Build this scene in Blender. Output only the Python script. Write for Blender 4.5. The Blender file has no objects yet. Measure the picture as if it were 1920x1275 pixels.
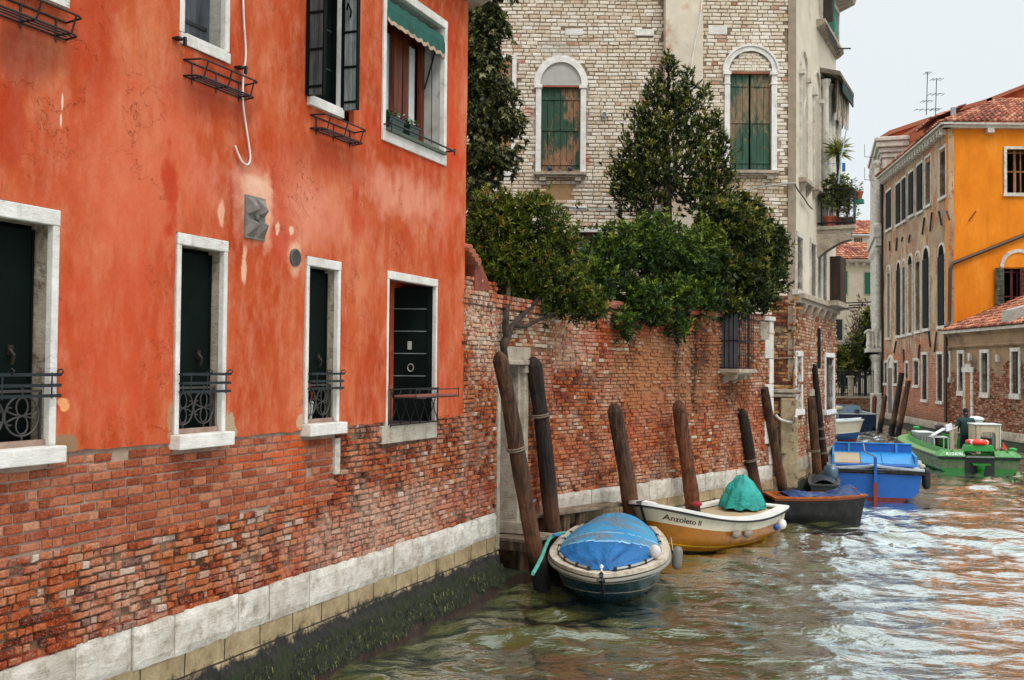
import bpy, bmesh, math, random
import numpy as np
from mathutils import Vector, Matrix, noise as mnoise
S = bpy.context.scene
COL = S.collection
R = math.radians
# ------------------------------------------------------------------ camera
CAMZ, FPX, PCX, PCY = 3.0, 1920.0, 960.0, 637.5
PITCH, ROLL = math.atan(52.5/1920.0), R(0.5)
cam_d = bpy.data.cameras.new('camera'); cam = bpy.data.objects.new('camera', cam_d); COL.objects.link(cam)
cam_d.sensor_width = 36.0; cam_d.lens = 36.0; cam_d.clip_start = .05; cam_d.clip_end = 3000
CM = Matrix.Translation((0, 0, CAMZ)) @ Matrix.Rotation(math.pi/2+PITCH, 4, 'X') @ Matrix.Rotation(ROLL, 4, 'Z')
cam.matrix_world = CM
S.camera = cam
CR = CM.to_3x3()
# ------------------------------------------------------------------ sky, sun, exposure
SUN_EL, SUN_AZ = R(52), R(150)      # azimuth the light comes from, clockwise from +Y
wd = bpy.data.worlds.new('World'); S.world = wd; wd.use_nodes = True
nt = wd.node_tree; nt.nodes.clear()
o_ = nt.nodes.new('ShaderNodeOutputWorld'); bg = nt.nodes.new('ShaderNodeBackground')
sky = nt.nodes.new('ShaderNodeTexSky'); sky.sky_type = 'NISHITA'; sky.sun_disc = False
sky.sun_elevation = SUN_EL; sky.sun_rotation = SUN_AZ; sky.dust_density = 3; sky.air_density = 1.2
# overcast: a thick pale cloud layer over the clear sky, brighter towards the zenith
tc = nt.nodes.new('ShaderNodeTexCoord'); sp = nt.nodes.new('ShaderNodeSeparateXYZ'); nt.links.new(tc.outputs['Generated'], sp.inputs[0])
rp = nt.nodes.new('ShaderNodeValToRGB'); nt.links.new(sp.outputs['Z'], rp.inputs[0])
e = rp.color_ramp.elements
e[0].position = 0.0; e[0].color = (.77, .825, .85, 1)
e[1].position = 1.0; e[1].color = (1, 1, 1, 1)
x_ = e.new(.35); x_.color = (.80, .855, .88, 1)
x_ = e.new(.7); x_.color = (.93, .97, 1, 1)
sc_ = nt.nodes.new('ShaderNodeVectorMath'); sc_.operation = 'SCALE'; nt.links.new(rp.outputs[0], sc_.inputs[0])
mr = nt.nodes.new('ShaderNodeMapRange'); nt.links.new(sp.outputs['Z'], mr.inputs[0])
mr.inputs[1].default_value = .33; mr.inputs[2].default_value = 1; mr.inputs[3].default_value = 12.0; mr.inputs[4].default_value = 33
nt.links.new(mr.outputs[0], sc_.inputs['Scale'])
mxs = nt.nodes.new('ShaderNodeMix'); mxs.data_type = 'RGBA'; mxs.inputs[0].default_value = .93
nt.links.new(sky.outputs[0], mxs.inputs[6]); nt.links.new(sc_.outputs[0], mxs.inputs[7])
nt.links.new(mxs.outputs[2], bg.inputs[0]); bg.inputs[1].default_value = .1
nt.links.new(bg.outputs[0], o_.inputs[0])
sd = bpy.data.lights.new('sun', 'SUN'); sd.energy = 1.5; sd.angle = R(18); sd.color = (1, .96, .9)
so = bpy.data.objects.new('sun', sd); COL.objects.link(so)
sv = Vector((math.sin(SUN_AZ)*math.cos(SUN_EL), math.cos(SUN_AZ)*math.cos(SUN_EL), math.sin(SUN_EL)))
so.rotation_euler = sv.to_track_quat('Z', 'Y').to_euler(); so.location = (0, 0, 40)
S.view_settings.view_transform = 'Standard'; S.view_settings.look = 'None'; S.view_settings.gamma = 1; S.view_settings.exposure = -0.13
# ------------------------------------------------------------------ helpers
UP = Vector((0, 0, 1))
def ray(px, py):
    return (CR @ Vector(((px-PCX)/FPX, -(py-PCY)/FPX, -1.0)))
def onz(px, py, z=0.0):
    r = ray(px, py); t = (z-CAMZ)/r.z
    return Vector((0, 0, CAMZ)) + r*t
def ony(px, py, y):
    r = ray(px, py); return Vector((0, 0, CAMZ)) + r*(y/r.y)
def lin(h):
    h = h.lstrip('#'); o = []
    for i in (0, 2, 4):
        c = int(h[i:i+2], 16)/255.0
        o.append(c/12.92 if c <= .04045 else ((c+.055)/1.055)**2.4)
    return (o[0], o[1], o[2], 1)
class Frame:
    """origin + three axes; P(a,b,c)"""
    def __init__(s, o, ex, ey, ez=UP): s.o = Vector(o); s.ex = Vector(ex).normalized(); s.ey = Vector(ey).normalized(); s.ez = Vector(ez).normalized()
    def P(s, a, b, c): return s.o + s.ex*a + s.ey*b + s.ez*c
class Wall(Frame):
    """u along the wall, d out of the wall, z up"""
    def __init__(s, p0, p1):
        d = Vector((p1[0]-p0[0], p1[1]-p0[1], 0)); s.L = d.length; d.normalize()
        Frame.__init__(s, (p0[0], p0[1], 0), d, (d.y, -d.x, 0))
    def hit(s, px, py, d=0.0):
        r = ray(px, py); c = Vector((0, 0, CAMZ)); o = s.P(0, d, 0)
        t = (o-c).dot(s.ey)/r.dot(s.ey); p = c + r*t
        return ((p-s.o).dot(s.ex), p.z)
    def u(s, px, py=600, d=0): return s.hit(px, py, d)[0]
    def z(s, px, py, d=0): return s.hit(px, py, d)[1]
class MB:
    def __init__(s): s.v = []; s.f = []; s.r = []; s.m = []; s.cr = 0.5; s.cm = 0
    def add(s, vs, fs, r=None, m=None):
        b = len(s.v); s.v += [tuple(p) for p in vs]
        for f in fs: s.f.append([i+b for i in f]); s.r.append(s.cr if r is None else r); s.m.append(s.cm if m is None else m)
    def box(s, F, a, b, c, r=None, m=None, bev=0):
        (a0, a1), (b0, b1), (c0, c1) = a, b, c
        vs = [F.P(x, y, z) for z in (c0, c1) for y in (b0, b1) for x in (a0, a1)]
        s.add(vs, [(0, 1, 3, 2), (4, 6, 7, 5), (0, 4, 5, 1), (2, 3, 7, 6), (0, 2, 6, 4), (1, 5, 7, 3)], r, m)
    def quad(s, a, b, c, d, r=None, m=None): s.add([a, b, c, d], [(0, 1, 2, 3)], r, m)
    def tube(s, pts, rad, n=8, cap=True, r=None, m=None, jag=0, rng=random):
        pts = [Vector(p) for p in pts]; k = len(pts)
        if not hasattr(rad, '__len__'): rad = [rad]*k
        vs = []; prev = None
        for i, p in enumerate(pts):
            t = (pts[min(i+1, k-1)]-pts[max(i-1, 0)])
            t = t.normalized() if t.length > 1e-9 else UP
            if prev is None:
                a = t.orthogonal().normalized()
            else:
                a = prev - t*prev.dot(t); a = a.normalized() if a.length > 1e-6 else t.orthogonal().normalized()
            prev = a; b = t.cross(a)
            for j in range(n):
                q = 2*math.pi*j/n; rr = rad[i]*(1+(rng.uniform(-jag, jag) if jag else 0))
                vs.append(p + (a*math.cos(q)+b*math.sin(q))*rr)
        fs = []
        for i in range(k-1):
            for j in range(n):
                fs.append((i*n+j, i*n+(j+1) % n, (i+1)*n+(j+1) % n, (i+1)*n+j))
        if cap: fs.append(tuple(range(n-1, -1, -1))); fs.append(tuple((k-1)*n+j for j in range(n)))
        s.add(vs, fs, r, m)
    def lathe(s, F, prof, n=16, r=None, m=None):
        vs = []
        for (rr, z) in prof:
            for j in range(n):
                q = 2*math.pi*j/n; vs.append(F.P(rr*math.cos(q), rr*math.sin(q), z))
        fs = []
        for i in range(len(prof)-1):
            for j in range(n): fs.append((i*n+j, i*n+(j+1) % n, (i+1)*n+(j+1) % n, (i+1)*n+j))
        fs.append(tuple(range(n-1, -1, -1))); fs.append(tuple((len(prof)-1)*n+j for j in range(n)))
        s.add(vs, fs, r, m)
    def ell(s, c, rx, ry=None, rz=None, nu=12, nv=8, ax=None, r=None, m=None):
        ry = rx if ry is None else ry; rz = rx if rz is None else rz; c = Vector(c)
        A = ax or Matrix.Identity(3); vs = [c + A @ Vector((0, 0, -rz))]
        for i in range(1, nv):
            t = -math.pi/2+math.pi*i/nv
            for j in range(nu):
                q = 2*math.pi*j/nu; vs.append(c + A @ Vector((rx*math.cos(t)*math.cos(q), ry*math.cos(t)*math.sin(q), rz*math.sin(t))))
        vs.append(c + A @ Vector((0, 0, rz))); fs = []
        for j in range(nu): fs.append((0, 1+(j+1) % nu, 1+j))
        for i in range(nv-2):
            for j in range(nu): a = 1+i*nu; fs.append((a+j, a+(j+1) % nu, a+nu+(j+1) % nu, a+nu+j))
        a = 1+(nv-2)*nu
        for j in range(nu): fs.append((a+j, a+(j+1) % nu, len(vs)-1))
        s.add(vs, fs, r, m)
    def prism(s, F, poly, c0, c1, plane='ac', r=None, m=None):
        """poly of (a,c) pairs extruded along b from c0 to c1"""
        n = len(poly)
        if plane == 'ac': vs = [F.P(a, c0, c) for a, c in poly]+[F.P(a, c1, c) for a, c in poly]
        elif plane == 'bc': vs = [F.P(c0, b, c) for b, c in poly]+[F.P(c1, b, c) for b, c in poly]
        else: vs = [F.P(a, b, c0) for a, b in poly]+[F.P(a, b, c1) for a, b in poly]
        fs = [tuple(range(n)), tuple(range(2*n-1, n-1, -1))]+[(i, i+n, (i+1) % n+n, (i+1) % n) for i in range(n)]
        s.add(vs, fs, r, m)
    def build(s, name, mat, parent=None, wall=None, smooth=False, bevel=0, norm=True, uvs=None, sub=0):
        me = bpy.data.meshes.new(name); me.from_pydata(s.v, [], s.f); me.update()
        at = me.attributes.new('rnd', 'FLOAT', 'FACE'); at.data.foreach_set('value', np.array(s.r, dtype=np.float32))
        mats = mat if isinstance(mat, (list, tuple)) else [mat]
        for m_ in mats: me.materials.append(m_)
        if len(mats) > 1: me.polygons.foreach_set('material_index', np.array(s.m, dtype=np.int32))
        if norm and len(s.f) < 60000:
            bm = bmesh.new(); bm.from_mesh(me); bmesh.ops.recalc_face_normals(bm, faces=bm.faces); bm.to_mesh(me); bm.free()
        if wall is not None:
            n = len(me.vertices); co = np.empty(n*3, dtype=np.float32); me.vertices.foreach_get('co', co); co = co.reshape(-1, 3)
            ex = np.array(wall.ex); oo = np.array(wall.o); uu = (co-oo) @ ex
            li = np.empty(len(me.loops), dtype=np.int32); me.loops.foreach_get('vertex_index', li)
            uv = me.uv_layers.new(name='UVMap'); uv.data.foreach_set('uv', np.stack([uu[li], co[li, 2]], 1).ravel().astype(np.float32))
        if smooth: me.polygons.foreach_set('use_smooth', [True]*len(me.polygons))
        ob = bpy.data.objects.new(name, me); COL.objects.link(ob)
        if parent is not None:
            ob.parent = parent; ob.matrix_parent_inverse = root_inv(parent)
        if bevel:
            b = ob.modifiers.new('b', 'BEVEL'); b.width = bevel; b.segments = 2; b.limit_method = 'ANGLE'
        if sub:
            b = ob.modifiers.new('s', 'SUBSURF'); b.levels = b.render_levels = sub
        return ob
def root_inv(p):
    m = Matrix.Identity(4); q = p
    chain = []
    while q is not None: chain.append(q); q = q.parent
    for q in reversed(chain):
        m = m @ q.matrix_parent_inverse @ Matrix.LocRotScale(q.location, q.rotation_euler, q.scale)
    return m.inverted()
def tag(o, label=None, cat=None, group=None, kind=None):
    if label: o['label'] = label
    if cat: o['category'] = cat
    if group: o['group'] = group
    if kind: o['kind'] = kind
    return o
def thing(name, label, cat, loc=(0, 0, 0), group=None):
    o = bpy.data.objects.new(name, None); COL.objects.link(o); o.location = loc; o.empty_display_size = .3
    return tag(o, label, cat, group)
def copy_tree(o, parent=None):
    c = o.copy(); COL.objects.link(c)
    if parent is not None: c.parent = parent
    for ch in list(o.children): copy_tree(ch, c)
    return c
def text_mesh(txt, F, size, mat, name, parent, depth=.004, shear=0, align='LEFT', space=1.0, off=0.0):
    cu = bpy.data.curves.new('txt', 'FONT'); cu.body = txt; cu.size = size; cu.extrude = depth; cu.shear = shear; cu.align_x = align; cu.space_character = space; cu.offset = off
    t = bpy.data.objects.new('txt', cu); COL.objects.link(t)
    dg = bpy.context.evaluated_depsgraph_get(); me = bpy.data.meshes.new_from_object(t.evaluated_get(dg))
    bpy.data.objects.remove(t); me.name = name
    M = Matrix((F.ex, F.ez, F.ey)).transposed().to_4x4(); M.translation = F.o; me.transform(M)
    me.materials.clear(); me.materials.append(mat)
    ob = bpy.data.objects.new(name, me); COL.objects.link(ob); ob.parent = parent; ob.matrix_parent_inverse = root_inv(parent)
    return ob
# ------------------------------------------------------------------ material kit
class G:
    def __init__(s, name):
        s.mat = bpy.data.materials.new(name); s.mat.use_nodes = True; s.t = s.mat.node_tree
        s.b = s.t.nodes['Principled BSDF']; s._pos = None; s._uv = None
    def node(s, ty, ins=None, **props):
        n = s.t.nodes.new(ty)
        for k, v in props.items(): setattr(n, k, v)
        for k, v in (ins or {}).items(): s.set(n.inputs[k], v)
        return n
    def set(s, sock, v):
        if isinstance(v, bpy.types.NodeSocket): s.t.links.new(v, sock)
        elif v is not None:
            if hasattr(sock.default_value, '__len__') and hasattr(v, '__len__') and len(v) == 3 and len(sock.default_value) == 4: v = (*v, 1)
            sock.default_value = v
    @property
    def pos(s):
        if s._pos is None: s._pos = s.node('ShaderNodeNewGeometry').outputs['Position']
        return s._pos
    @property
    def uv(s):
        if s._uv is None: s._uv = s.node('ShaderNodeUVMap', uv_map='UVMap').outputs[0]
        return s._uv
    @property
    def obj(s): return s.node('ShaderNodeTexCoord').outputs['Object']
    def rnd(s): return s.node('ShaderNodeAttribute', attribute_name='rnd').outputs['Fac']
    def map(s, vec, sc=(1, 1, 1), loc=(0, 0, 0), rot=(0, 0, 0)): return s.node('ShaderNodeMapping', {0: vec, 1: loc, 2: rot, 3: sc}).outputs[0]
    def noise(s, scale, detail=5, rough=.55, vec=None, dist=0, st=None, off=(0, 0, 0)):
        v = s.pos if vec is None else vec
        if st or off != (0, 0, 0): v = s.map(v, st or (1, 1, 1), off)
        return s.node('ShaderNodeTexNoise', {'Vector': v, 'Scale': scale, 'Detail': detail, 'Roughness': rough, 'Distortion': dist}).outputs[0]
    def noisec(s, scale, detail=3, vec=None):
        return s.node('ShaderNodeTexNoise', {'Vector': s.pos if vec is None else vec, 'Scale': scale, 'Detail': detail}).outputs[1]
    def vor(s, scale, vec=None, feature='F1', out=0, st=None, rand=1):
        v = s.pos if vec is None else vec
        if st: v = s.map(v, st)
        return s.node('ShaderNodeTexVoronoi', {'Vector': v, 'Scale': scale, 'Randomness': rand}, feature=feature).outputs[out]
    def ramp(s, fac, stops, interp='LINEAR'):
        n = s.node('ShaderNodeValToRGB', {0: fac}); cr = n.color_ramp; cr.interpolation = interp
        while len(cr.elements) > 1: cr.elements.remove(cr.elements[-1])
        for i, (p, c) in enumerate(stops):
            el = cr.elements[0] if i == 0 else cr.elements.new(p)
            el.position = p
            if not hasattr(c, '__len__'): c = (c, c, c)
            el.color = (c[0], c[1], c[2], 1)
        return n.outputs[0]
    def thr(s, fac, a, b): return s.node('ShaderNodeMapRange', {0: fac, 1: a, 2: b, 3: 0.0, 4: 1.0}).outputs[0]
    def mix(s, f, a, b, blend='MIX'):
        n = s.node('ShaderNodeMix', data_type='RGBA', blend_type=blend); s.set(n.inputs[0], f); s.set(n.inputs[6], a); s.set(n.inputs[7], b); return n.outputs[2]
    def math(s, op, a, b=0.0, clamp=False):
        n = s.node('ShaderNodeMath', {0: a, 1: b}, operation=op, use_clamp=clamp); return n.outputs[0]
    def bump(s, h, strength=.3, dist=.01, normal=None):
        n = s.node('ShaderNodeBump', {'Height': h, 'Strength': strength, 'Distance': dist})
        if normal is not None: s.set(n.inputs['Normal'], normal)
        return n.outputs[0]
    def spot(s, u, z, ru, rz, soft=.5, nz=.6, nsc=2.5):
        """irregular patch on a wall at (u,z): 1 inside, 0 outside"""
        v = s.map(s.uv, (1/ru, 1/rz, 1), (-u/ru, -z/rz, 0))
        ln = s.node('ShaderNodeVectorMath', {0: v}, operation='LENGTH').outputs['Value']
        w = s.noise(nsc, 5, .6)
        q = s.math('ADD', ln, s.math('MULTIPLY', s.math('SUBTRACT', w, .5), nz*5))
        return s.thr(q, 1.0+soft*.5, 1.0-soft*.5)
    def out(s, col=None, rough=.8, normal=None, metal=None, spec=None, **kw):
        if col is not None: s.set(s.b.inputs['Base Color'], col)
        s.set(s.b.inputs['Roughness'], rough)
        if normal is not None: s.set(s.b.inputs['Normal'], normal)
        if metal is not None: s.set(s.b.inputs['Metallic'], metal)
        if spec is not None: s.set(s.b.inputs['Specular IOR Level'], spec)
        for k, v in kw.items(): s.set(s.b.inputs[k.replace('_', ' ')], v)
        return s.mat
def plain(name, c, rough=.6, var=.25, scale=6, bump=.2, bscale=60, metal=0, dirt=None, dscale=3, dthr=(.55, .7), **kw):
    """paint/stone/wood with tonal variation and fine relief"""
    g = G(name); c = lin(c) if isinstance(c, str) else c
    n = g.noise(scale, 6, .6); d = tuple(x*(1-var) for x in c[:3]); l = tuple(min(1, x*(1+var)) for x in c[:3])
    col = g.ramp(n, [(.3, d), (.7, l)])
    if dirt is not None:
        dc = lin(dirt) if isinstance(dirt, str) else dirt
        col = g.mix(g.thr(g.noise(dscale, 7, .65, off=(3, 7, 1)), *dthr), col, dc)
    return g.out(col, rough, g.bump(g.noise(bscale, 4), bump, .01), metal, **kw)
# ================================================================== planes of the place
ZB = 1.0                                        # top of the stone base course
def two(pa, pb, z): a = onz(*pa, z); b = onz(*pb, z); return Wall(a[:2], b[:2])
WA = two((0, 1255), (925, 962), ZB)             # canal wall of the red house
WB = two((1000, 932), (1445, 871), ZB)          # garden wall
WY = 23.6
cx = ony(1490, 700, WY).x
WW = Wall((-6.5, WY), (cx, WY))                  # front of the pale brick palace
WR = Wall((cx, WY), tuple(ony(1566, 700, WY+5.0))[:2])           # its canal side
# ------------------------------------------------------------------ materials: walls
def brick_mat(name, stops, pale=.45, palec='#c9b6a2', dirty=.0, dirtc='#2a1a12', brown=None, spots=(), rough=.9, bstr=.5, dark=None):
    g = G(name); r = g.rnd()
    col = g.ramp(r, stops)
    # within-brick variation
    n1 = g.noise(28, 6, .65); col = g.mix(g.thr(n1, .3, .75), g.mix(.45, col, (.02, .008, .005), 'MULTIPLY'), col)
    col = g.mix(g.math('MULTIPLY', g.thr(g.noise(9, 5, .6, off=(5, 1, 2)), .55, .75), .35), col, (1.0, .75, .55), 'MULTIPLY')
    # lime bloom
    col = g.mix(g.math('MULTIPLY', g.thr(g.noise(75, 4, .6, off=(1, 6, 2)), .52, .62), .25), col, lin(palec)); col = g.mix(g.math('MULTIPLY', g.thr(g.noise(55, 5, .65, off=(4, 6, 2)), .54, .64), .55), col, (.045, .015, .01, 1))
    m = g.math('MULTIPLY', g.thr(g.noise(1.3, 8, .72, off=(9, 4, 0)), .62-pale*.3, .78-pale*.3), g.thr(g.noise(40, 4, .7), .3, .6))
    col = g.mix(g.math('MULTIPLY', m, .6), col, lin(palec))
    if dirty: col = g.mix(g.math('MULTIPLY', g.thr(g.noise(1.1, 8, .7, st=(1, 1, .35), off=(2, 2, 8)), .75-dirty*.35, .9-dirty*.35), .75), col, lin(dirtc))
    sn = g.thr(g.noise(22, 6, .7, off=(6, 6, 1)), .36, .58)
    for (u, z, ru, rz, c, k) in spots:
        col = g.mix(g.math('MULTIPLY', g.math('MULTIPLY', g.spot(u, z, ru, rz), k), sn), col, lin(c))
    return g.out(col, rough, g.bump(g.noise(45, 7, .7), bstr, .02), spec=.08)
def mortar_mat(name, a, b, spots=(), k=.8):
    g = G(name); col = g.ramp(g.noise(6, 8, .7), [(.3, lin(a)), (.7, lin(b))])
    for (u, z, ru, rz, c, kk) in spots:
        col = g.mix(g.math('MULTIPLY', g.spot(u, z, ru, rz), kk), col, lin(c))
    return g.out(col, .95, g.bump(g.noise(60, 6, .7), .6, .02), spec=.2)
OLD = [(0, lin('#5a2014')), (.08, lin('#702a16')), (.22, lin('#963816')), (.40, lin('#b04c20')), (.55, lin('#bc5c2a')), (.70, lin('#b25c34')), (.82, lin('#c06a3c')), (.90, lin('#bd7244')), (.95, lin('#bf8a70')), (1, lin('#d4c0ae'))]
NEW = [(0, lin('#8a4228')), (.3, lin('#a85436')), (.6, lin('#b46442')), (.9, lin('#bf7654')), (1, lin('#c98e70'))]
PALE = [(0, lin('#a85a34')), (.02, lin('#b8744c')), (.035, lin('#c2a080')), (.3, lin('#d8c4a8')), (.6, lin('#e4d4bc')), (.85, lin('#efe4d2')), (1, lin('#f6eee2'))]
def bricks(W, u0, u1, z0, z1, ch, bl, mode, d=.0, dep=.014, jit=.25, seed=1, wob=.0, gap=.010, rf=None):
    """real bricks standing proud of the mortar; mode(u,z) -> 0 none, else keep"""
    rg = random.Random(seed); V = []; Fc = []; Rr = []
    nz = int((z1-z0)/ch)
    ex, ey, ez = W.ex, W.ey, W.ez
    for i in range(nz):
        zc = z0+(i+.5)*ch; u = u0-rg.random()*bl
        while u < u1:
            l = bl*(rg.uniform(1-jit, 1+jit)) if rg.random() > .3 else bl*.55
            uc = u+l/2; zz = zc+(mnoise.noise(Vector((uc*.7, zc*1.3, seed)))*wob)
            k = mode(uc, zz)
            if k and rg.random() < k:
                hl = l/2-gap/2*rg.uniform(.7, 1.5); hh = ch/2-gap/2*rg.uniform(.7, 1.5)
                dd = d+dep*rg.uniform(1-jit*2.2, 1+jit*1.6); tz = rg.uniform(-.08, .08)*jit*2; tu = rg.uniform(-1, 1)*jit*.012
                q = ch*.13
                b = len(V)
                for (s1, s2) in ((-1, -1), (1, -1), (1, 1), (-1, 1)):
                    ju = rg.uniform(-1, 1)*q*jit*2; jz = rg.uniform(-1, 1)*q*jit*2
                    du = s1*hl+ju; dz = s2*hh+jz+du*tz*.3
                    V.append(W.P(uc+du, d-.004, zz+dz)); V.append(W.P(uc+du, dd-q*.55+s1*tu, zz+dz)); V.append(W.P(uc+du-s1*q, dd+s1*tu+rg.uniform(-1, 1)*.004*jit, zz+dz-s2*q))
                for j in range(4):
                    a = b+3*j; c = b+3*((j+1) % 4)
                    Fc.append((a, c, c+1, a+1)); Fc.append((a+1, c+1, c+2, a+2))
                Fc.append((b+2, b+5, b+8, b+11))
                rv = rg.random() if rf is None else rf(uc, zz, rg)
                Rr += [rv]*9
            u += l
    m = MB(); m.v = V; m.f = Fc; m.r = Rr; m.m = [0]*len(Fc)
    return m
def grid_sheet(W, ul, zl, holes, d=0.0, amp=0.0, sc=1.5, keep=None, jag=None, jagr=None, shear=None, thick=.03):
    """wall skin with openings; ul/zl = sorted grid lines"""
    m = MB(); idx = {}
    def vid(i, j):
        if (i, j) not in idx:
            u, z = ul[i], zl[j]
            if jag and j == 0: z += jag*(mnoise.noise(Vector((u*9, 3, 1)))+.5*mnoise.noise(Vector((u*31, 3, 1))))
            if shear and i == len(ul)-1: u = shear(z)
            idx[(i, j)] = len(m.v); m.v.append(tuple(W.P(u, d+(amp*mnoise.noise(Vector((u*sc, z*sc, 5)))+amp*.4*mnoise.noise(Vector((u*sc*4, z*sc*4, 9))) if amp else 0), z)))
        return idx[(i, j)]
    def back(i, j):
        key = ('b', i, j)
        if key not in idx:
            p = Vector(m.v[vid(i, j)]); idx[key] = len(m.v); m.v.append(tuple(p-W.ey*thick))
        return idx[key]
    live = {}
    for i in range(len(ul)-1):
        for j in range(len(zl)-1):
            uc = (ul[i]+ul[i+1])/2; zc = (zl[j]+zl[j+1])/2
            live[(i, j)] = not any(h[0] < uc < h[1] and h[2] < zc < h[3] for h in holes) and (keep is None or keep(uc, zc))
    for (i, j), on in live.items():
        if not on: continue
        m.f.append([vid(i, j), vid(i+1, j), vid(i+1, j+1), vid(i, j+1)]); m.r.append(.5); m.m.append(0)
        for (di, dj, a, b) in ((0, -1, (i, j), (i+1, j)), (1, 0, (i+1, j), (i+1, j+1)), (0, 1, (i+1, j+1), (i, j+1)), (-1, 0, (i, j+1), (i, j))):
            if not live.get((i+di, j+dj), False):
                m.f.append([vid(*b), vid(*a), back(*a), back(*b)]); m.r.append(.5); m.m.append(0)
    return m
def lines(a, b, step, extra):
    n = max(1, int((b-a)/step)); L = [a+(b-a)*i/n for i in range(n+1)]
    for e_ in extra:
        if a < e_ < b:
            k = min(range(1, len(L)-1), key=lambda q: abs(L[q]-e_)) if len(L) > 2 else None
            L = [x for x in L if abs(x-e_) > step*.35 or x in (a, b)]+[e_]
    return sorted(set(L))
# stone
def stone_mat(name, a, b, dirt='#6b5a45', dthr=(.56, .70), bstr=.7, bsc=35, rnd=True, streak=True):
    g = G(name); n = g.noise(4, 8, .65)
    col = g.ramp(n, [(.3, lin(a)), (.7, lin(b))])
    if rnd: col = g.mix(.35, col, g.ramp(g.rnd(), [(0, lin('#a89880')), (.5, lin('#cfc8bc')), (1, lin('#f2efe8'))]), 'MULTIPLY')
    col = g.mix(g.math('MULTIPLY', g.thr(g.noise(7, 9, .75, off=(4, 0, 2)), *dthr), .7), col, lin(dirt))
    if streak: col = g.mix(g.math('MULTIPLY', g.thr(g.noise(14, 6, .7, st=(1, 1, .15)), .58, .75), .35), col, lin(dirt))
    hh = g.math('ADD', g.noise(bsc, 8, .7, dist=.4), g.noise(9, 8, .75, st=(.6, .6, 3.5), off=(1, 1, 5), dist=.8))
    return g.out(col, .85, g.bump(hh, bstr, .025), spec=.3)
M_STONE = stone_mat('istrian_stone', '#bdb4a6', '#eae5dc', dirt='#7c6a50', dthr=(.50, .68))
M_STONED = stone_mat('weathered_stone', '#98897a', '#c9bda9', dthr=(.5, .66))
M_OCHRE = stone_mat('ochre_stone', '#8f7550', '#c9ad80', dirt='#4a3822', dthr=(.5, .65))
def wood_mat(name, a, b, st=(14, 14, 1.2), dark='#160d08', rough=.8):
    g = G(name); n = g.noise(1, 8, .7, st=st, dist=.5)
    col = g.ramp(n, [(.28, lin(dark)), (.45, lin(a)), (.7, lin(b))])
    col = g.mix(g.math('MULTIPLY', g.thr(g.noise(3, 6, .6), .5, .7), .5), col, lin(dark))
    return g.out(col, rough, g.bump(n, .8, .02), spec=.3)
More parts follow.
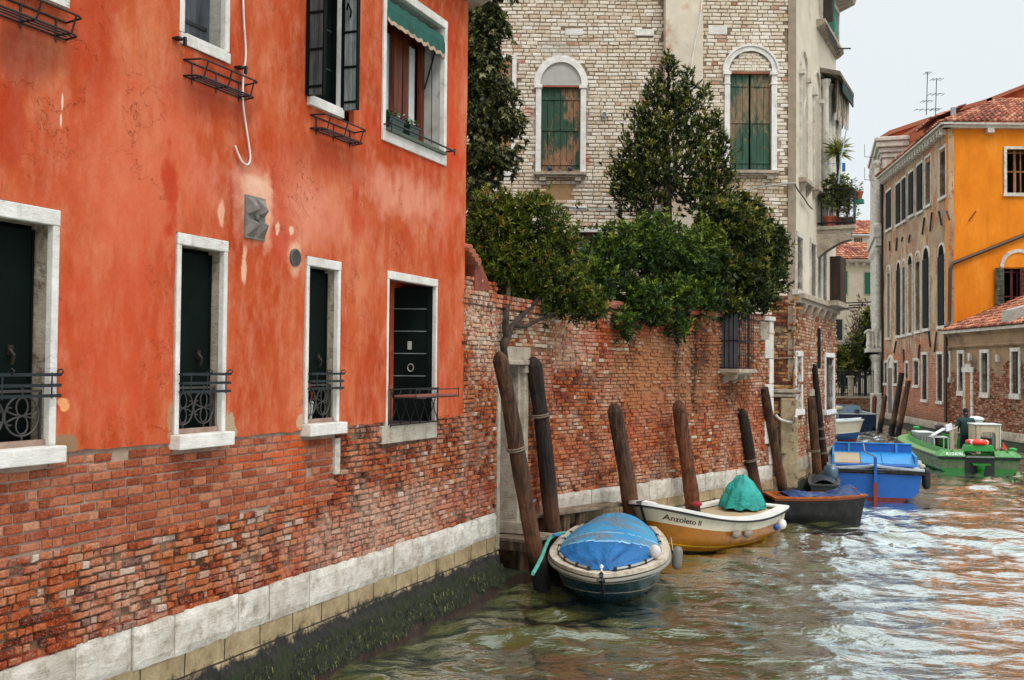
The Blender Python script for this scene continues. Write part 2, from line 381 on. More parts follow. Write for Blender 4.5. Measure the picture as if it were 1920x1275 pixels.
# ------------------------------------------------------------------ water
def build_water():
    ys = []; y = 4.0
    while y < 95: ys.append(y); y += .035+max(0, (y-8))*.006
    ys = np.array(ys); nx = 420
    t = np.linspace(0, 1, nx)
    X = np.empty((len(ys), nx)); Y = np.repeat(ys[:, None], nx, 1)
    for i, yy in enumerate(ys):
        x0 = -7.5; x1 = yy*.56+3
        X[i] = x0+(x1-x0)*t
    rg = np.random.RandomState(4); Z = np.zeros_like(X)
    ang0 = math.radians(78)
    for k in range(46):
        lam = math.exp(rg.uniform(math.log(.22), math.log(2.4))); th = ang0+rg.normal()*.62
        kx, ky = math.cos(th)*2*math.pi/lam, math.sin(th)*2*math.pi/lam
        A = .0066*lam**1.1*rg.uniform(.6, 1.3); ph = rg.uniform(0, 6.28)
        wx = .5*np.sin(X*.7+k)+.4*np.sin(Y*.55+2*k)
        s_ = np.sin(kx*(X+wx)+ky*Y+ph); Z += A*(1-2*np.abs(s_)**.75 if lam > .6 and k % 3 == 0 else s_)*np.clip(1.25-.15*0, 0, 2)
    # patches of calmer and rougher water
    Mk = .75+.35*np.sin(X*.45+.8*np.sin(Y*.3))*np.sin(Y*.27+1.3)
    Z *= Mk
    # wash behind the green boat and along the moored boats
    dx = X-15.0; dy = Y-29.3; w = np.exp(-(dx/1.8)**2-(dy/1.6)**2)
    Z += w*.045*np.sin(9*X+3*np.sin(7*Y))*np.cos(8*Y+2*np.sin(5*X))
    v = np.stack([X, Y, Z-.02], 2).reshape(-1, 3)
    ny = len(ys); ii = np.arange(ny-1)[:, None]*nx+np.arange(nx-1)[None]
    f = np.stack([ii, ii+1, ii+nx+1, ii+nx], 2).reshape(-1, 4)
    me = bpy.data.meshes.new('water'); me.vertices.add(len(v)); me.vertices.foreach_set('co', v.ravel().astype(np.float32))
    me.loops.add(f.size); me.loops.foreach_set('vertex_index', f.ravel().astype(np.int32))
    me.polygons.add(len(f)); me.polygons.foreach_set('loop_start', np.arange(0, f.size, 4, dtype=np.int32)); me.polygons.foreach_set('loop_total', np.full(len(f), 4, dtype=np.int32))
    me.update(calc_edges=True); me.polygons.foreach_set('use_smooth', [True]*len(f))
    g = G('canal_water'); n = g.noise(2.2, 3, .5, st=(1, 2.2, 1), dist=.6); n2 = g.noise(9, 4, .55, st=(1, 1.8, 1), dist=.4); n3 = g.noise(26, 3, .5, st=(1, 1.5, 1))
    h = g.math('ADD', g.math('MULTIPLY', n, .5), g.math('ADD', g.math('MULTIPLY', n2, .15), g.math('MULTIPLY', n3, .012)))
    col = g.ramp(g.noise(.5, 4, .5), [(.3, lin('#3e4222')), (.7, lin('#4f4f2c'))])
    bn_ = g.bump(h, .36, .16)
    g.out(col, .9, spec=0); gl = g.node('ShaderNodeBsdfGlossy', {'Color': (.88, .95, .96, 1), 'Roughness': .015, 'Normal': bn_}); lw = g.node('ShaderNodeLayerWeight', {'Blend': .5, 'Normal': bn_})
    fr_ = g.ramp(lw.outputs['Facing'], [(.25, .06), (.42, .12), (.55, .35), (.70, .84), (.85, 1)]); ms = g.node('ShaderNodeMixShader', {0: fr_, 1: g.b.outputs[0], 2: gl.outputs[0]})
    g.t.links.new(ms.outputs[0], g.t.nodes['Material Output'].inputs[0]); me.materials.append(g.mat)
    o = bpy.data.objects.new('water', me); COL.objects.link(o); tag(o, kind='structure')
    bed = MB(); bed.quad((-200, -60, -1.2), (400, -60, -1.2), (400, 700, -1.2), (-200, 700, -1.2))
    tag(bed.build('canal_bed', plain('bed_mud', '#3a3324')), kind='structure')
    far = MB(); far.quad((-40, -40, -.06), (60, -40, -.06), (60, 4.05, -.06), (-40, 4.05, -.06)); far.quad((22, 4, -.08), (60, 4, -.08), (60, 40, -.08), (22, 40, -.08))
    tag(far.build('water_beyond', me.materials[0]), kind='structure')
build_water()
# ================================================================== RED HOUSE
Z_PB = WA.z(868, 780)-.0                        # lower edge of the plaster (checked at both ends)
Z_PB = (WA.z(868, 780, .03)+WA.z(105, 848, .03)+WA.z(560, 808, .03))/3
UEND = WA.u(871, 600, .03); ULEFT = -4.0; ZTOP = WA.z(880, 6, .03)
def w4(u0, u1, z1, zs, zsb): return dict(u0=u0, u1=u1, z1=z1, zs=zs, zb=zsb)
uA = lambda x, y=650: WA.u(x, y, .03); zA = lambda x, y: WA.z(x, y, .03)
ZG1 = (zA(108, 388)+zA(425, 455)+zA(637, 493))/3
ZGS = (zA(104, 833)+zA(425, 808)+zA(635, 791))/3
GW = [w4(uA(108)-1.02, uA(107), ZG1, ZGS, ZGS-.115), w4(uA(329), uA(424), ZG1, ZGS, ZGS-.115),
      w4(uA(573), uA(637), ZG1, ZGS, ZGS-.115), w4(uA(725), uA(819), zA(819, 524), zA(817, 789), zA(817, 789)-.2)]
zu1 = zA(431, 122); zu2 = zA(637, 222); zu3 = zA(832, 311)
UW = [w4(uA(336, 60), uA(430, 60), zu1+2.1, zu1+.10, zu1), w4(uA(577, 150), uA(665, 150), zu2+2.25, zu2+.10, zu2),
      w4(uA(716, 150), uA(836, 150), zA(838, 42), zu3+.12, zu3)]
# one more pair beyond the left edge keeps the rhythm of the facade
HOLES = [(w['u0'], w['u1'], w['zb'], w['z1']) for w in GW+UW]
GPU, GPZ = WA.hit(477, 409, .03)                # stone air brick
red = thing('red_house', 'long red plastered house with exposed brick foot and white window surrounds on the left bank', 'house', WA.P(5, -2, 0))
def red_plaster():
    g = G('red_plaster'); u = g.uv
    n = g.noise(1.1, 9, .68, st=(1, 1, .55)); f = g.noise(7, 8, .7, st=(1, 1, .45), off=(1, 8, 3))
    col = g.ramp(n, [(.28, lin('#983214')), (.42, lin('#b04826')), (.54, lin('#bb5936')), (.68, lin('#cb7854'))])
    col = g.mix(g.math('MULTIPLY', g.thr(f, .46, .66), .5), col, lin('#cc8464'))
    col = g.mix(g.math('MULTIPLY', g.thr(g.noise(3.2, 9, .75, st=(1, 1, .3), off=(7, 7, 0)), .53, .66), .6), col, lin('#a83a16'))
    col = g.mix(g.math('MULTIPLY', g.thr(g.noise(16, 7, .7, st=(1, 1, .07), off=(3, 1, 0)), .55, .72), .45), col, lin('#ae441e'))
    def sp(px, py, rx, ry, c, k, **kw):
        nonlocal col
        a, b = WA.hit(px, py, .03); a2, _ = WA.hit(px+rx, py, .03); _, b2 = WA.hit(px, py-ry, .03)
        col = g.mix(g.math('MULTIPLY', g.spot(a, b, abs(a2-a), abs(b2-b), **kw), k), col, lin(c))
    sp(180, 70, 48, 120, '#a8300f', .65, nz=.3); sp(15, 230, 30, 80, '#a02c10', .65, nz=.35)
    sp(60, 90, 70, 70, '#6d3a30', .5, soft=1); sp(560, 390, 90, 60, '#dd8f76', .55, soft=1.2); sp(770, 370, 70, 40, '#e0987e', .6, soft=1)
    sp(800, 250, 70, 60, '#c03c1c', .7, soft=1); sp(250, 330, 110, 160, '#d4694c', .5, soft=1.4)
    sp(515, 380, 30, 110, '#b83e20', .6, soft=1)
    sp(225, 640, 90, 170, '#c24a2e', .5, soft=1); sp(410, 170, 60, 50, '#8a3a2c', .55, soft=1.2); sp(625, 300, 50, 35, '#9a3c28', .5, soft=1.2)
    sp(320, 360, 14, 70, '#b2351c', .8, nz=.5, nsc=5); sp(668, 400, 10, 60, '#b8391e', .5, soft=1, nsc=4)
    sp(480, 352, 22, 20, '#e8c0a4', .9, soft=.6, nz=.35, nsc=5); sp(500, 400, 10, 60, '#e3ab8c', .85, soft=.8, nz=.4, nsc=6); sp(475, 380, 30, 60, '#dba58a', .7, soft=1, nz=.4, nsc=5)
    sp(552, 483, 11, 30, '#e8b99a', .8, soft=.8, nz=.35, nsc=6)
    sp(458, 500, 5, 36, '#e8b99a', .75, nz=.5, nsc=8); sp(415, 400, 6, 22, '#e8b99a', .6, nz=.5, nsc=8); sp(520, 428, 3, 12, '#e8c9ae', .7, nsc=9); sp(546, 432, 4, 9, '#e8c9ae', .7, nsc=9)
    sp(117, 190, 2, 18, '#eec8b4', .9, nz=.3); sp(114, 225, 2, 12, '#eec8b4', .8, nz=.3)
    sp(120, 757, 12, 14, '#e59a66', .95, soft=.2, nz=.5, nsc=9); sp(122, 833, 24, 18, '#8d7154', .95, soft=.15, nz=.6, nsc=10)
    sp(432, 800, 12, 26, '#a8957a', .95, soft=.15, nz=.5, nsc=8); sp(562, 790, 6, 12, '#b59a7c', .9, soft=.15, nz=.5, nsc=9); sp(322, 800, 8, 40, '#a08262', .8, soft=.3, nz=.5, nsc=9)
    sp(845, 250, 10, 240, '#c33a14', .5, soft=1)
    # drip marks under the sill of the upper window
    for q, hh_, kk_ in ((738, 30, .35), (752, 48, .25), (779, 26, .4), (797, 52, .3), (822, 34, .4)): sp(q, 318+hh_*.5, 3.5, hh_, '#a5381f', kk_, nz=.5, nsc=6, soft=.9)
    ck = g.math('ABSOLUTE', g.math('SUBTRACT', g.noise(1.7, 7, .6, off=(8, 8, 8), dist=.6), .5)); ckm = g.math('MULTIPLY', g.thr(ck, .0035, .0005), g.thr(g.noise(.9, 3), .5, .58))
    col = g.mix(g.math('MULTIPLY', ckm, .7), col, lin('#6e2412'))
    h = g.math('ADD', g.math('MULTIPLY', g.noise(9, 8, .7), .6), g.math('MULTIPLY', g.noise(70, 5, .7), .25)); h = g.math('SUBTRACT', h, g.math('MULTIPLY', ckm, .5))
    return g.out(col, .88, g.bump(h, .45, .03), spec=.08)
M_RED = red_plaster()
ul = lines(ULEFT, UEND, .11, [h[0] for h in HOLES]+[h[1] for h in HOLES]); zl = lines(Z_PB, ZTOP, .11, [h[2] for h in HOLES]+[h[3] for h in HOLES])
uc_t = WA.u(878, 20, .03); uc_b = WA.u(868, 780, .03)
pl = grid_sheet(WA, ul, zl, [(h[0]-.001, h[1]+.001, h[2]+.001, h[3]+.001) for h in HOLES], d=.03, amp=.008, sc=1.3, jag=.035, thick=.06,
                shear=lambda z: uc_b+(uc_t-uc_b)*(z-Z_PB)/(ZTOP-Z_PB))
pl.build('plaster_wall', M_RED, red, WA, smooth=False)
# brick part: mortar bed and bricks
U_ST = uA(631, 850)                              # white stone strip between new and old brickwork
z_nb0 = (zA(0, 1061)+zA(560, 945))/2
UAEND = WA.u(931, 800)
def zoneA(u, z):
    if u > UAEND-.02: return 0
    for h in HOLES[:4]:
        if h[0]-.02 < u < h[1]+.02 and z > h[2]-.02: return 0
    if u < UEND-.05 and z > Z_PB+.02: return 0
    return 1
zn = lambda u: z_nb0+.035*mnoise.noise(Vector((u*1.3, 0, 0)))
def isnew(u, z): return u < U_ST and z > zn(u)
def dark_near(u, z): return 0
bn = bricks(WA, ULEFT, U_ST-.02, z_nb0-.1, Z_PB+.03, .070, .165, lambda u, z: zoneA(u, z) and isnew(u, z) and (.985), dep=.018, jit=.14, seed=3, gap=.012)
def rfA(u, z, rg):
    r = rg.random(); w = mnoise.noise(Vector((u*.9, z*1.6, 7)))
    if w > .12 and rg.random() < .35: r = .78+.22*rg.random()
    elif w < -.1 and rg.random() < .5: r *= .6
    return r
bo = bricks(WA, ULEFT, UAEND, ZB, 4.2, .059, .122, lambda u, z: zoneA(u, z) and (not isnew(u, z)) and (.975), dep=.028, jit=.38, seed=5, wob=.02, gap=.013, rf=rfA)
def px_spot(W, px, py, rx, ry, c, k, d=0):
    a, b = W.hit(px, py, d); a2, _ = W.hit(px+rx, py, d); _, b2 = W.hit(px, py-ry, d); return (a, b, abs(a2-a), abs(b2-b), c, k)
spA = [px_spot(WA, 905, 620, 30, 75, '#d8cbb4', .6), px_spot(WA, 780, 960, 110, 60, '#d3b9a4', .35), px_spot(WA, 640, 1000, 90, 50, '#c8a692', .35), px_spot(WA, 350, 1200, 200, 30, '#b0452c', .35),
       px_spot(WA, 880, 930, 60, 25, '#a8452e', .4), px_spot(WA, 560, 930, 14, 160, '#b04a2c', .3)]
M_BOLD = brick_mat('old_brick', OLD, pale=.45, dirty=.25, spots=spA)
M_BNEW = brick_mat('new_brick', NEW, pale=.25, dirty=.1, palec='#c09584', bstr=.35, spots=[px_spot(WA, 535, 845, 26, 40, '#c8500e', .75), px_spot(WA, 560, 900, 10, 60, '#c8500e', .45), px_spot(WA, 480, 860, 60, 12, '#c05020', .5)])
M_MORT = mortar_mat('mortar', '#38231a', '#927660', spots=[(0, ZB, 50, .09, '#b4543a', .7)]+spA)
M_MORTN = mortar_mat('new_mortar', '#806054', '#b09a8a')
bw = bn.build('new_brickwork', M_BNEW, red, WA, norm=False)
def backing(W, name, mat, parent, u0, u1, z0, z1, holes=(), d=0.0, thick=.3, **kw):
    m = grid_sheet(W, lines(u0, u1, .6, [h[0] for h in holes]+[h[1] for h in holes]), lines(z0, z1, .6, [h[2] for h in holes]+[h[3] for h in holes]), holes, d=d, thick=thick)
    return m.build(name, mat, parent, W)
backing(WA, 'mortar_bed', [M_MORTN], red, ULEFT, U_ST, z_nb0-.02, Z_PB+.1, HOLES[:4], d=.004, thick=.02)
bo.build('old_brickwork', M_BOLD, red, WA, norm=False)
backing(WA, 'mortar_bed', [M_MORT], red, ULEFT, UEND+.02, .9, Z_PB+.12, HOLES[:4], d=0, thick=.3)
# base course, footing, weed
def base_blocks(W, u0, u1, zt, h, d0, seed, lmin=.35, lmax=.95, skip=.0, top=.03):
    rg = random.Random(seed); m = MB(); u = u0
    while u < u1-.05:
        l = min(rg.uniform(lmin, lmax), u1-u); g_ = .006
        if u1-u-l < .15: l = u1-u
        dd = d0+rg.uniform(-.008, .012); a, b = u+g_, u+l-g_; z0 = zt-h+rg.uniform(-.008, .008); z1 = zt+rg.uniform(-.01, .01); e = .02
        r_ = rg.random(); n1, n2 = max(2, int(l/.06)), 5
        vs = []; fs = []
        for j in range(n2+1):
            for i in range(n1+1):
                s_, t_ = i/n1, j/n2; edge = min(s_*l, (1-s_)*l, t_*h, (1-t_)*h)
                q = dd-(.018 if edge < .005 else 0)+.006*mnoise.noise(Vector(((a+s_*l)*7, t_*h*16, seed)))*(edge > .005)+.005*mnoise.noise(Vector(((a+s_*l)*23, t_*h*40, seed)))
                zz = z0+(z1-z0)*t_; 
                if j in (0, n2): zz += .006*mnoise.noise(Vector(((a+s_*l)*11, j, seed)))
                vs.append(W.P(a+(b-a)*s_, q, zz))
        for j in range(n2):
            for i in range(n1): k = j*(n1+1)+i; fs.append((k, k+1, k+n1+2, k+n1+1))
        B = len(vs)
        vs += [W.P(a, -.1, z0), W.P(b, -.1, z0), W.P(b, -.1, z1), W.P(a, -.1, z1)]
        fs += [tuple([B, B+1]+[i for i in range(n1, -1, -1)]), tuple([B+3, B+2]+[n2*(n1+1)+i for i in range(n1, -1, -1)]),
               tuple([B+3, B]+[j*(n1+1) for j in range(n2+1)]), tuple([B+1, B+2]+[j*(n1+1)+n1 for j in range(n2, -1, -1)])]
        m.add(vs, fs, r=r_)
        u += l
    return m
base_blocks(WA, ULEFT, UAEND+.0, ZB, .33, .045, 2).build('stone_base', M_STONE, red, WA, norm=False)
def foot_mat():
    g = G('tidal_foot'); z = g.node('ShaderNodeSeparateXYZ', {0: g.pos}).outputs[2]
    zz = g.math('ADD', z, g.math('MULTIPLY', g.math('SUBTRACT', g.noise(5, 8, .75), .5), .42))
    st = g.noise(22, 7, .7, st=(1, 1, .3))
    och = g.ramp(g.noise(5, 8, .7), [(.3, lin('#8a7350')), (.7, lin('#c9b28a'))])
    jt = g.node('ShaderNodeTexBrick', {'Vector': g.uv, 'Scale': 1.0, 'Mortar Size': .008, 'Brick Width': .5, 'Row Height': .24}).outputs[1]; och = g.mix(jt, och, lin('#3c2e1e'))
    blk = g.ramp(st, [(.35, lin('#141310')), (.7, lin('#35302a'))])
    mos = g.ramp(st, [(.3, lin('#0c1206')), (.5, lin('#222a0c')), (.66, lin('#34380f')), (.76, lin('#7a7844'))])
    low = g.ramp(st, [(.35, lin('#1c0f08')), (.7, lin('#4a3020'))])
    col = g.mix(g.thr(zz, .50, .44), och, blk); col = g.mix(g.thr(zz, .38, .30), col, mos); col = g.mix(g.thr(zz, .10, .04), col, low)
    return g.out(col, .75, g.bump(g.noise(30, 8, .75, st=(1, 1, .4)), .9, .05), spec=.4)
M_FOOT = foot_mat()
def footing(W, u0, u1, parent, prof=((.03, .69), (.03, .5), (.05, .40), (.08, .33), (.12, .15), (.15, 0), (.2, -.5)), name='footing', step=.09):
    m = MB(); n = max(2, int((u1-u0)/step)); vs = []; k = len(prof)
    for i in range(n+1):
        u = u0+(u1-u0)*i/n
        for j, (d, z) in enumerate(prof):
            a = 0.012 if j < 2 else .035
            q = a*(mnoise.noise(Vector((u*2.3, z*5, 3)))+.6*mnoise.noise(Vector((u*9, z*14, 8))))
            vs.append(W.P(u, d+q, z+(q*.5 if 1 < j < k-1 else 0)))
    fs = [(i*k+j, (i+1)*k+j, (i+1)*k+j+1, i*k+j+1) for i in range(n) for j in range(k-1)]
    m.add(vs, fs)
    for uu, s_ in ((u0, 0), (u1, n)):
        b = len(m.v); m.v.append(tuple(W.P(uu, -.1, -.5))); m.v.append(tuple(W.P(uu, -.1, prof[0][1]))); m.f.append([b, b+1]+[s_*k+j for j in range(k)]); m.r.append(.5); m.m.append(0)
    return m.build(name, M_FOOT, parent, W, norm=False)
footing(WA, ULEFT, UAEND, red)
def weed(W, u0, u1, parent, n, seed, z0=.05, z1=.31, prof=lambda z: .16-.24*max(0, z-.02)):
    rg = random.Random(seed); m = MB()
    for i in range(n):
        u = rg.uniform(u0, u1); z = z0+(z1-z0)*rg.random()**.8+.06*mnoise.noise(Vector((u*2, 0, 0)))
        if mnoise.noise(Vector((u*2.5, z*7, 4))) < -.12*rg.random(): continue
        d = prof(z)+rg.uniform(-.02, .02); l = rg.uniform(.02, .065); w = rg.uniform(.0015, .005)
        t = rg.uniform(-.02, .02)
        m.quad(W.P(u-w, d, z), W.P(u+w, d+.004, z), W.P(u+w*.5+t, d+.016, z-l), W.P(u-w*.5+t, d+.013, z-l), r=rg.random())
    g = G('weed'); mat = g.out(g.ramp(g.rnd(), [(0, lin('#080a03')), (.5, lin('#171c08')), (.82, lin('#282e0e')), (.96, lin('#4c4e1c')), (1, lin('#7c7848'))]), .7, spec=.4)
    return tag(m.build('weed', mat, parent, norm=False), kind='stuff')
weed(WA, 1.2, UAEND, red, 32000, 11)
# white stone strip
m = MB(); zt = zA(631, 822); zb_ = zA(627, 890); m.box(WA, (U_ST-.045, U_ST+.05), (-.02, .045), (zb_, zt)); m.build('stone_strip', M_STONE, red, WA, bevel=.006)
# body, cornice and roof of the house
m = MB(); HD = -9.0
m.box(WA, (ULEFT-3, uc_b-.005), (HD, -.45), (-1, ZTOP)); 
m.quad(WA.P(uc_b-.003, .0, .5), WA.P(uc_b-.003, -.46, .5), WA.P(uc_t-.003, -.46, ZTOP), WA.P(uc_t-.003, .0, ZTOP)); m.quad(WA.P(ULEFT, .0, .5), WA.P(ULEFT, -.46, .5), WA.P(ULEFT, -.46, ZTOP), WA.P(ULEFT, .0, ZTOP))
m.build('house_body', M_RED, red, WA)
m = MB(); m.prism(WA, [(-.05, ZTOP), (.12, ZTOP+.02), (.30, ZTOP+.1), (.36, ZTOP+.12), (.36, ZTOP+.22), (-.05, ZTOP+.24)], ULEFT-3, uc_t+.22, 'bc'); m.build('cornice', M_STONED, red, WA)
def roof_mat(name='roof_tiles'):
    g = G(name); col = g.ramp(g.rnd(), [(0, lin('#5e3426')), (.4, lin('#95523a')), (.7, lin('#ad6a4c')), (1, lin('#c08c6c'))])
    col = g.mix(g.math('MULTIPLY', g.thr(g.noise(2, 8, .7), .5, .7), .6), col, lin('#6a5a48'))
    return g.out(col, .9, g.bump(g.noise(40, 6), .5, .02))
M_ROOF = roof_mat()
m = MB(); m.add([WA.P(ULEFT-3, .45, ZTOP+.24), WA.P(uc_t+.25, .45, ZTOP+.24), WA.P(uc_t+.25, -4.5, ZTOP+2.2), WA.P(ULEFT-3, -4.5, ZTOP+2.2), WA.P(uc_t+.25, -9.2, ZTOP+.24), WA.P(ULEFT-3, -9.2, ZTOP+.24)], [(0, 1, 2, 3), (3, 2, 4, 5), (0, 3, 5), (1, 4, 2), (0, 5, 4, 1)]); m.build('roof', M_ROOF, red, WA)
# --- windows
M_DKGREEN = plain('dark_green_paint', '#08120f', .7, .3, 3, .15, 20, dirt='#040707', dscale=2, Specular_IOR_Level=.08)
M_BLACK = plain('interior_dark', '#060707', .8, .3, Specular_IOR_Level=.05)
M_IRON = plain('wrought_iron', '#1b1c1f', .5, .3, 20, .3, 80, metal=.3)
M_IRONB = plain('blue_black_iron', '#1d2529', .4, .3, 20, .3, 80, metal=.3)
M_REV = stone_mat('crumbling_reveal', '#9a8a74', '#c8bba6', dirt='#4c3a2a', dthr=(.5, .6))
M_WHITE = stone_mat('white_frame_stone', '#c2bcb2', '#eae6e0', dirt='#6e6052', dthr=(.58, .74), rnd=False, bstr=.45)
def jbox(m, W, a, b, c, seed, r=None, amp=.004):
    """stone bar with slightly uneven faces: subdivided along its longest side"""
    m.box(W, a, b, c, r)
def win_frame(W, win, wd, w, fw=.07, lh=.1, dep=.3, out_=.038, sill_d=.13, sill_ext=.04, sill=True, mf=None, mrv=None):
    u0, u1, z1, zs, zb = w['u0'], w['u1'], w['z1'], w['zs'], w['zb']
    m = MB(); m.box(W, (u0, u0+fw), (-.02, out_), (zs, z1-lh)); m.box(W, (u1-fw, u1), (-.02, out_), (zs, z1-lh)); m.box(W, (u0, u1), (-.02, out_+.004), (z1-lh, z1))
    fr = m.build('frame', mf or M_WHITE, win, W, bevel=.007)
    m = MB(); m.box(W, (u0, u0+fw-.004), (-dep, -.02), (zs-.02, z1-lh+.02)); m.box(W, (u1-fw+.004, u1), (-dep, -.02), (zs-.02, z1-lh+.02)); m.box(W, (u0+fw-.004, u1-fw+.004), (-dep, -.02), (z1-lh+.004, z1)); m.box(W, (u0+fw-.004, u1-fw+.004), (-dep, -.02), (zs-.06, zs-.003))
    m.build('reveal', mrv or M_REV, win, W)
    if sill:
        m = MB(); m.box(W, (u0-sill_ext, u1+sill_ext*.3), (-.02, sill_d), (zb, zs)); m.build('sill', M_WHITE, win, W, bevel=.008)
    return win
def pane(W, parent, u0, u1, z0, z1, d, mat, name='pane', t=.03):
    m = MB(); m.box(W, (u0, u1), (d-t, d), (z0, z1)); return m.build(name, mat, parent, W)
def scroll(m, W, uc, zc, a, b, d, r=.007):
    E = lambda cu, cz, ra, rb, t0=0, t1=6.283, n=22: [W.P(cu+ra*math.cos(t0+(t1-t0)*i/n), d, cz+rb*math.sin(t0+(t1-t0)*i/n)) for i in range(n+1)]
    m.tube(E(uc, zc, a, b), r, 6)
    for s_ in (1, -1):
        m.tube(E(uc, zc+s_*b*.45, a*.34, b*.45), r*.9, 5)
        for q in (1, -1):
            m.tube([W.P(uc, d, zc), W.P(uc+q*a*.5, d, zc+s_*b*.10), W.P(uc+q*a*.86, d, zc+s_*b*.26), W.P(uc+q*a*.80, d, zc+s_*b*.44), W.P(uc+q*a*.6, d, zc+s_*b*.42)], r*.9, 5)
    m.tube([W.P(uc, d, zc-b), W.P(uc, d, zc-b-.05)], r, 5); m.tube([W.P(uc, d, zc+b), W.P(uc, d, zc+b+.05)], r, 5)
zr = [(zA(60, y1)+zA(380, y2)+zA(605, y3))/3 for y1, y2, y3 in ((703, 702, 700), (721, 720, 714), (740, 737, 727))]
for k, w in enumerate(GW):
    win = MB(); fw = (.06, .05, .048, .04)[k]; dep = (.17, .135, .135, .135)[k]
    u0, u1, z1, zs = w['u0'], w['u1'], w['z1'], w['zs']
    lh = (.11, .095, .09, .09)[k]
    a, b = u0+fw, u1-fw
    if k < 3:
        win.box(WA, (a-.01, b+.01), (-dep-.03, -dep), (zs-.03, z1-lh+.01)); wo = win.build('window', M_BLACK, red, WA)
        win_frame(WA, wo, None, w, fw, lh, dep)
        # inner shutter, closed, with a catch
        m = MB(); m.box(WA, (a+.01, b-.03), (-dep+.002, -dep+.04), (zs, z1-lh-.03)); m.box(WA, (b-.03, b-.015), (-dep+.002, -dep+.055), (zs, z1-lh-.03)); sh = m.build('shutter', M_DKGREEN, wo, WA, bevel=.004)
        m = MB(); zc = zr[0]+.10; uc = b-(.17 if k else .2); m.tube([WA.P(uc, -dep+.05, zc+.07), WA.P(uc, -dep+.09, zc+.03), WA.P(uc, -dep+.07, zc-.03)], .014, 6); m.box(WA, (uc-.02, uc+.02), (-dep+.04, -dep+.06), (zc+.03, zc+.1)); m.build('catch', plain('dull_brass', '#241810', .6, metal=.3), sh)
        # window basket: three rails that bulge outward
        m = MB(); o1 = .085
        for zz in zr:
            m.box(WA, (a-.02, b+.055), (o1-.012, o1), (zz-.011, zz+.011)); 
            m.tube([WA.P(a-.01, .0, zz), WA.P(a-.01, o1, zz)], .007, 5); m.tube([WA.P(b+.05, .0, zz), WA.P(b+.05, o1, zz)], .007, 5)
        for s_ in (.12, .5, .95):
            u = a+(b-a)*s_+.02; m.tube([WA.P(u, o1-.005, zr[2]-.02), WA.P(u, o1-.005, zr[0]+.015)], .006, 5)
        for u in (b+.05, a+(b-a)*.6):
            m.tube([WA.P(u, o1, zr[0]), WA.P(u, o1+.02, zr[0]+.025), WA.P(u, o1, zr[0]+.04), WA.P(u, o1-.03, zr[0]+.03), WA.P(u, o1-.035, zr[0])], .006, 5)
        m.build('basket', M_IRONB, wo)
        # scrolled grille
        m = MB(); n = 3 if k == 0 else 2; d = -.045; aa = (b-a-.02)/n/2; zb2 = zs+.04; zt2 = zr[2]+.03; bb = (zt2-zb2)/2-.03; zc = (zt2+zb2)/2
        for i in range(n): scroll(m, WA, a+.01+aa*(2*i+1), zc, aa*.97, bb, d)
        m.box(WA, (a, b), (d-.012, d+.012), (zs+.012, zs+.028)); m.box(WA, (a, b), (d-.01, d+.01), (zt2-.008, zt2+.01)); m.box(WA, (b-.012, b), (d-.01, d+.01), (zs, zt2)); m.box(WA, (a, a+.012), (d-.01, d+.01), (zs, zt2))
        m.build('grille', plain('grey_iron', '#4a4644', .5, .3, metal=.3), wo)
    else:
        dep = .40
        win.box(WA, (a-.01, b+.01), (-dep-.6, -dep-.58), (zs-.03, z1-lh+.01)); wo = win.build('window', M_BLACK, red, WA)
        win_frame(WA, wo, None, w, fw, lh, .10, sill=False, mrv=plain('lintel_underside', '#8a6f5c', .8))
        m = MB(); m.box(WA, (u0-.10, u1-.005), (-.02, .05), (w['zb'], w['zs'])); m.build('sill', stone_mat('stained_sill', '#b8ab98', '#dcd4c6', dirt='#7c6248', dthr=(.52, .68)), wo, WA, bevel=.008)
        m = MB(); m.box(WA, (a-.01, a), (-.6, -.02), (zs, z1-lh)); m.box(WA, (b, b+.01), (-.6, -.02), (zs, z1-lh)); m.box(WA, (a, b), (-.6, -.1), (zs-.06, zs)); m.build('lining', plain('lining_dark', '#1d2422', .7), wo, WA)
        # left shutter folded against the jamb, right shutter standing open inside
        m = MB(); m.box(WA, (a+.0, a+.05), (-.05, .02), (zs, z1-lh)); m.build('shutter', M_DKGREEN, wo, WA, bevel=.004)
        F = Frame(WA.P(b-.005, -.02, 0), (-WA.ey*.93-WA.ex*.36), WA.ex*.93-WA.ey*.36)
        m = MB(); m.box(F, (0, .50), (0, .035), (zs, z1-lh-.02)); m.box(F, (-.01, .06), (-.02, 0), (zs, z1-lh-.005))
        sh = m.build('shutter', M_DKGREEN, wo, WA, bevel=.004); m = MB()
        mge = plain('grey_edge', '#6f7a78', .5)
        for q in range(1, 6):
            m = MB(); zz = zs+(z1-lh-zs)*q/6; m.box(F, (.06, .5), (-.006, 0), (zz-.005, zz+.005)); m.build('strap', mge, sh)
        m = MB(); zz = zs+(z1-lh-zs)*.53; m.box(F, (.24, .29), (-.012, 0), (zz, zz+.1)); mpm = plain('pale_metal', '#b9b6aa', .4, metal=.7); m.build('latch', mpm, sh); m = MB(); F2 = Frame(F.P(.25, -.015, zz-.22), F.ex, F.ez, F.ey)
        m.tube([F2.P(.035*math.cos(t), .045*math.sin(t), 0) for t in [i*math.pi/7 for i in range(15)]], .007, 6); m.build('ring_pull', mpm, sh)
        # casement and curtain inside
        m = MB(); m.box(WA, (a+.07, a+.13), (-.5, -.42), (zs, z1-lh)); m.build('casement', plain('red_brown_wood', '#6a2c16', .5), wo, WA)
        m = MB()
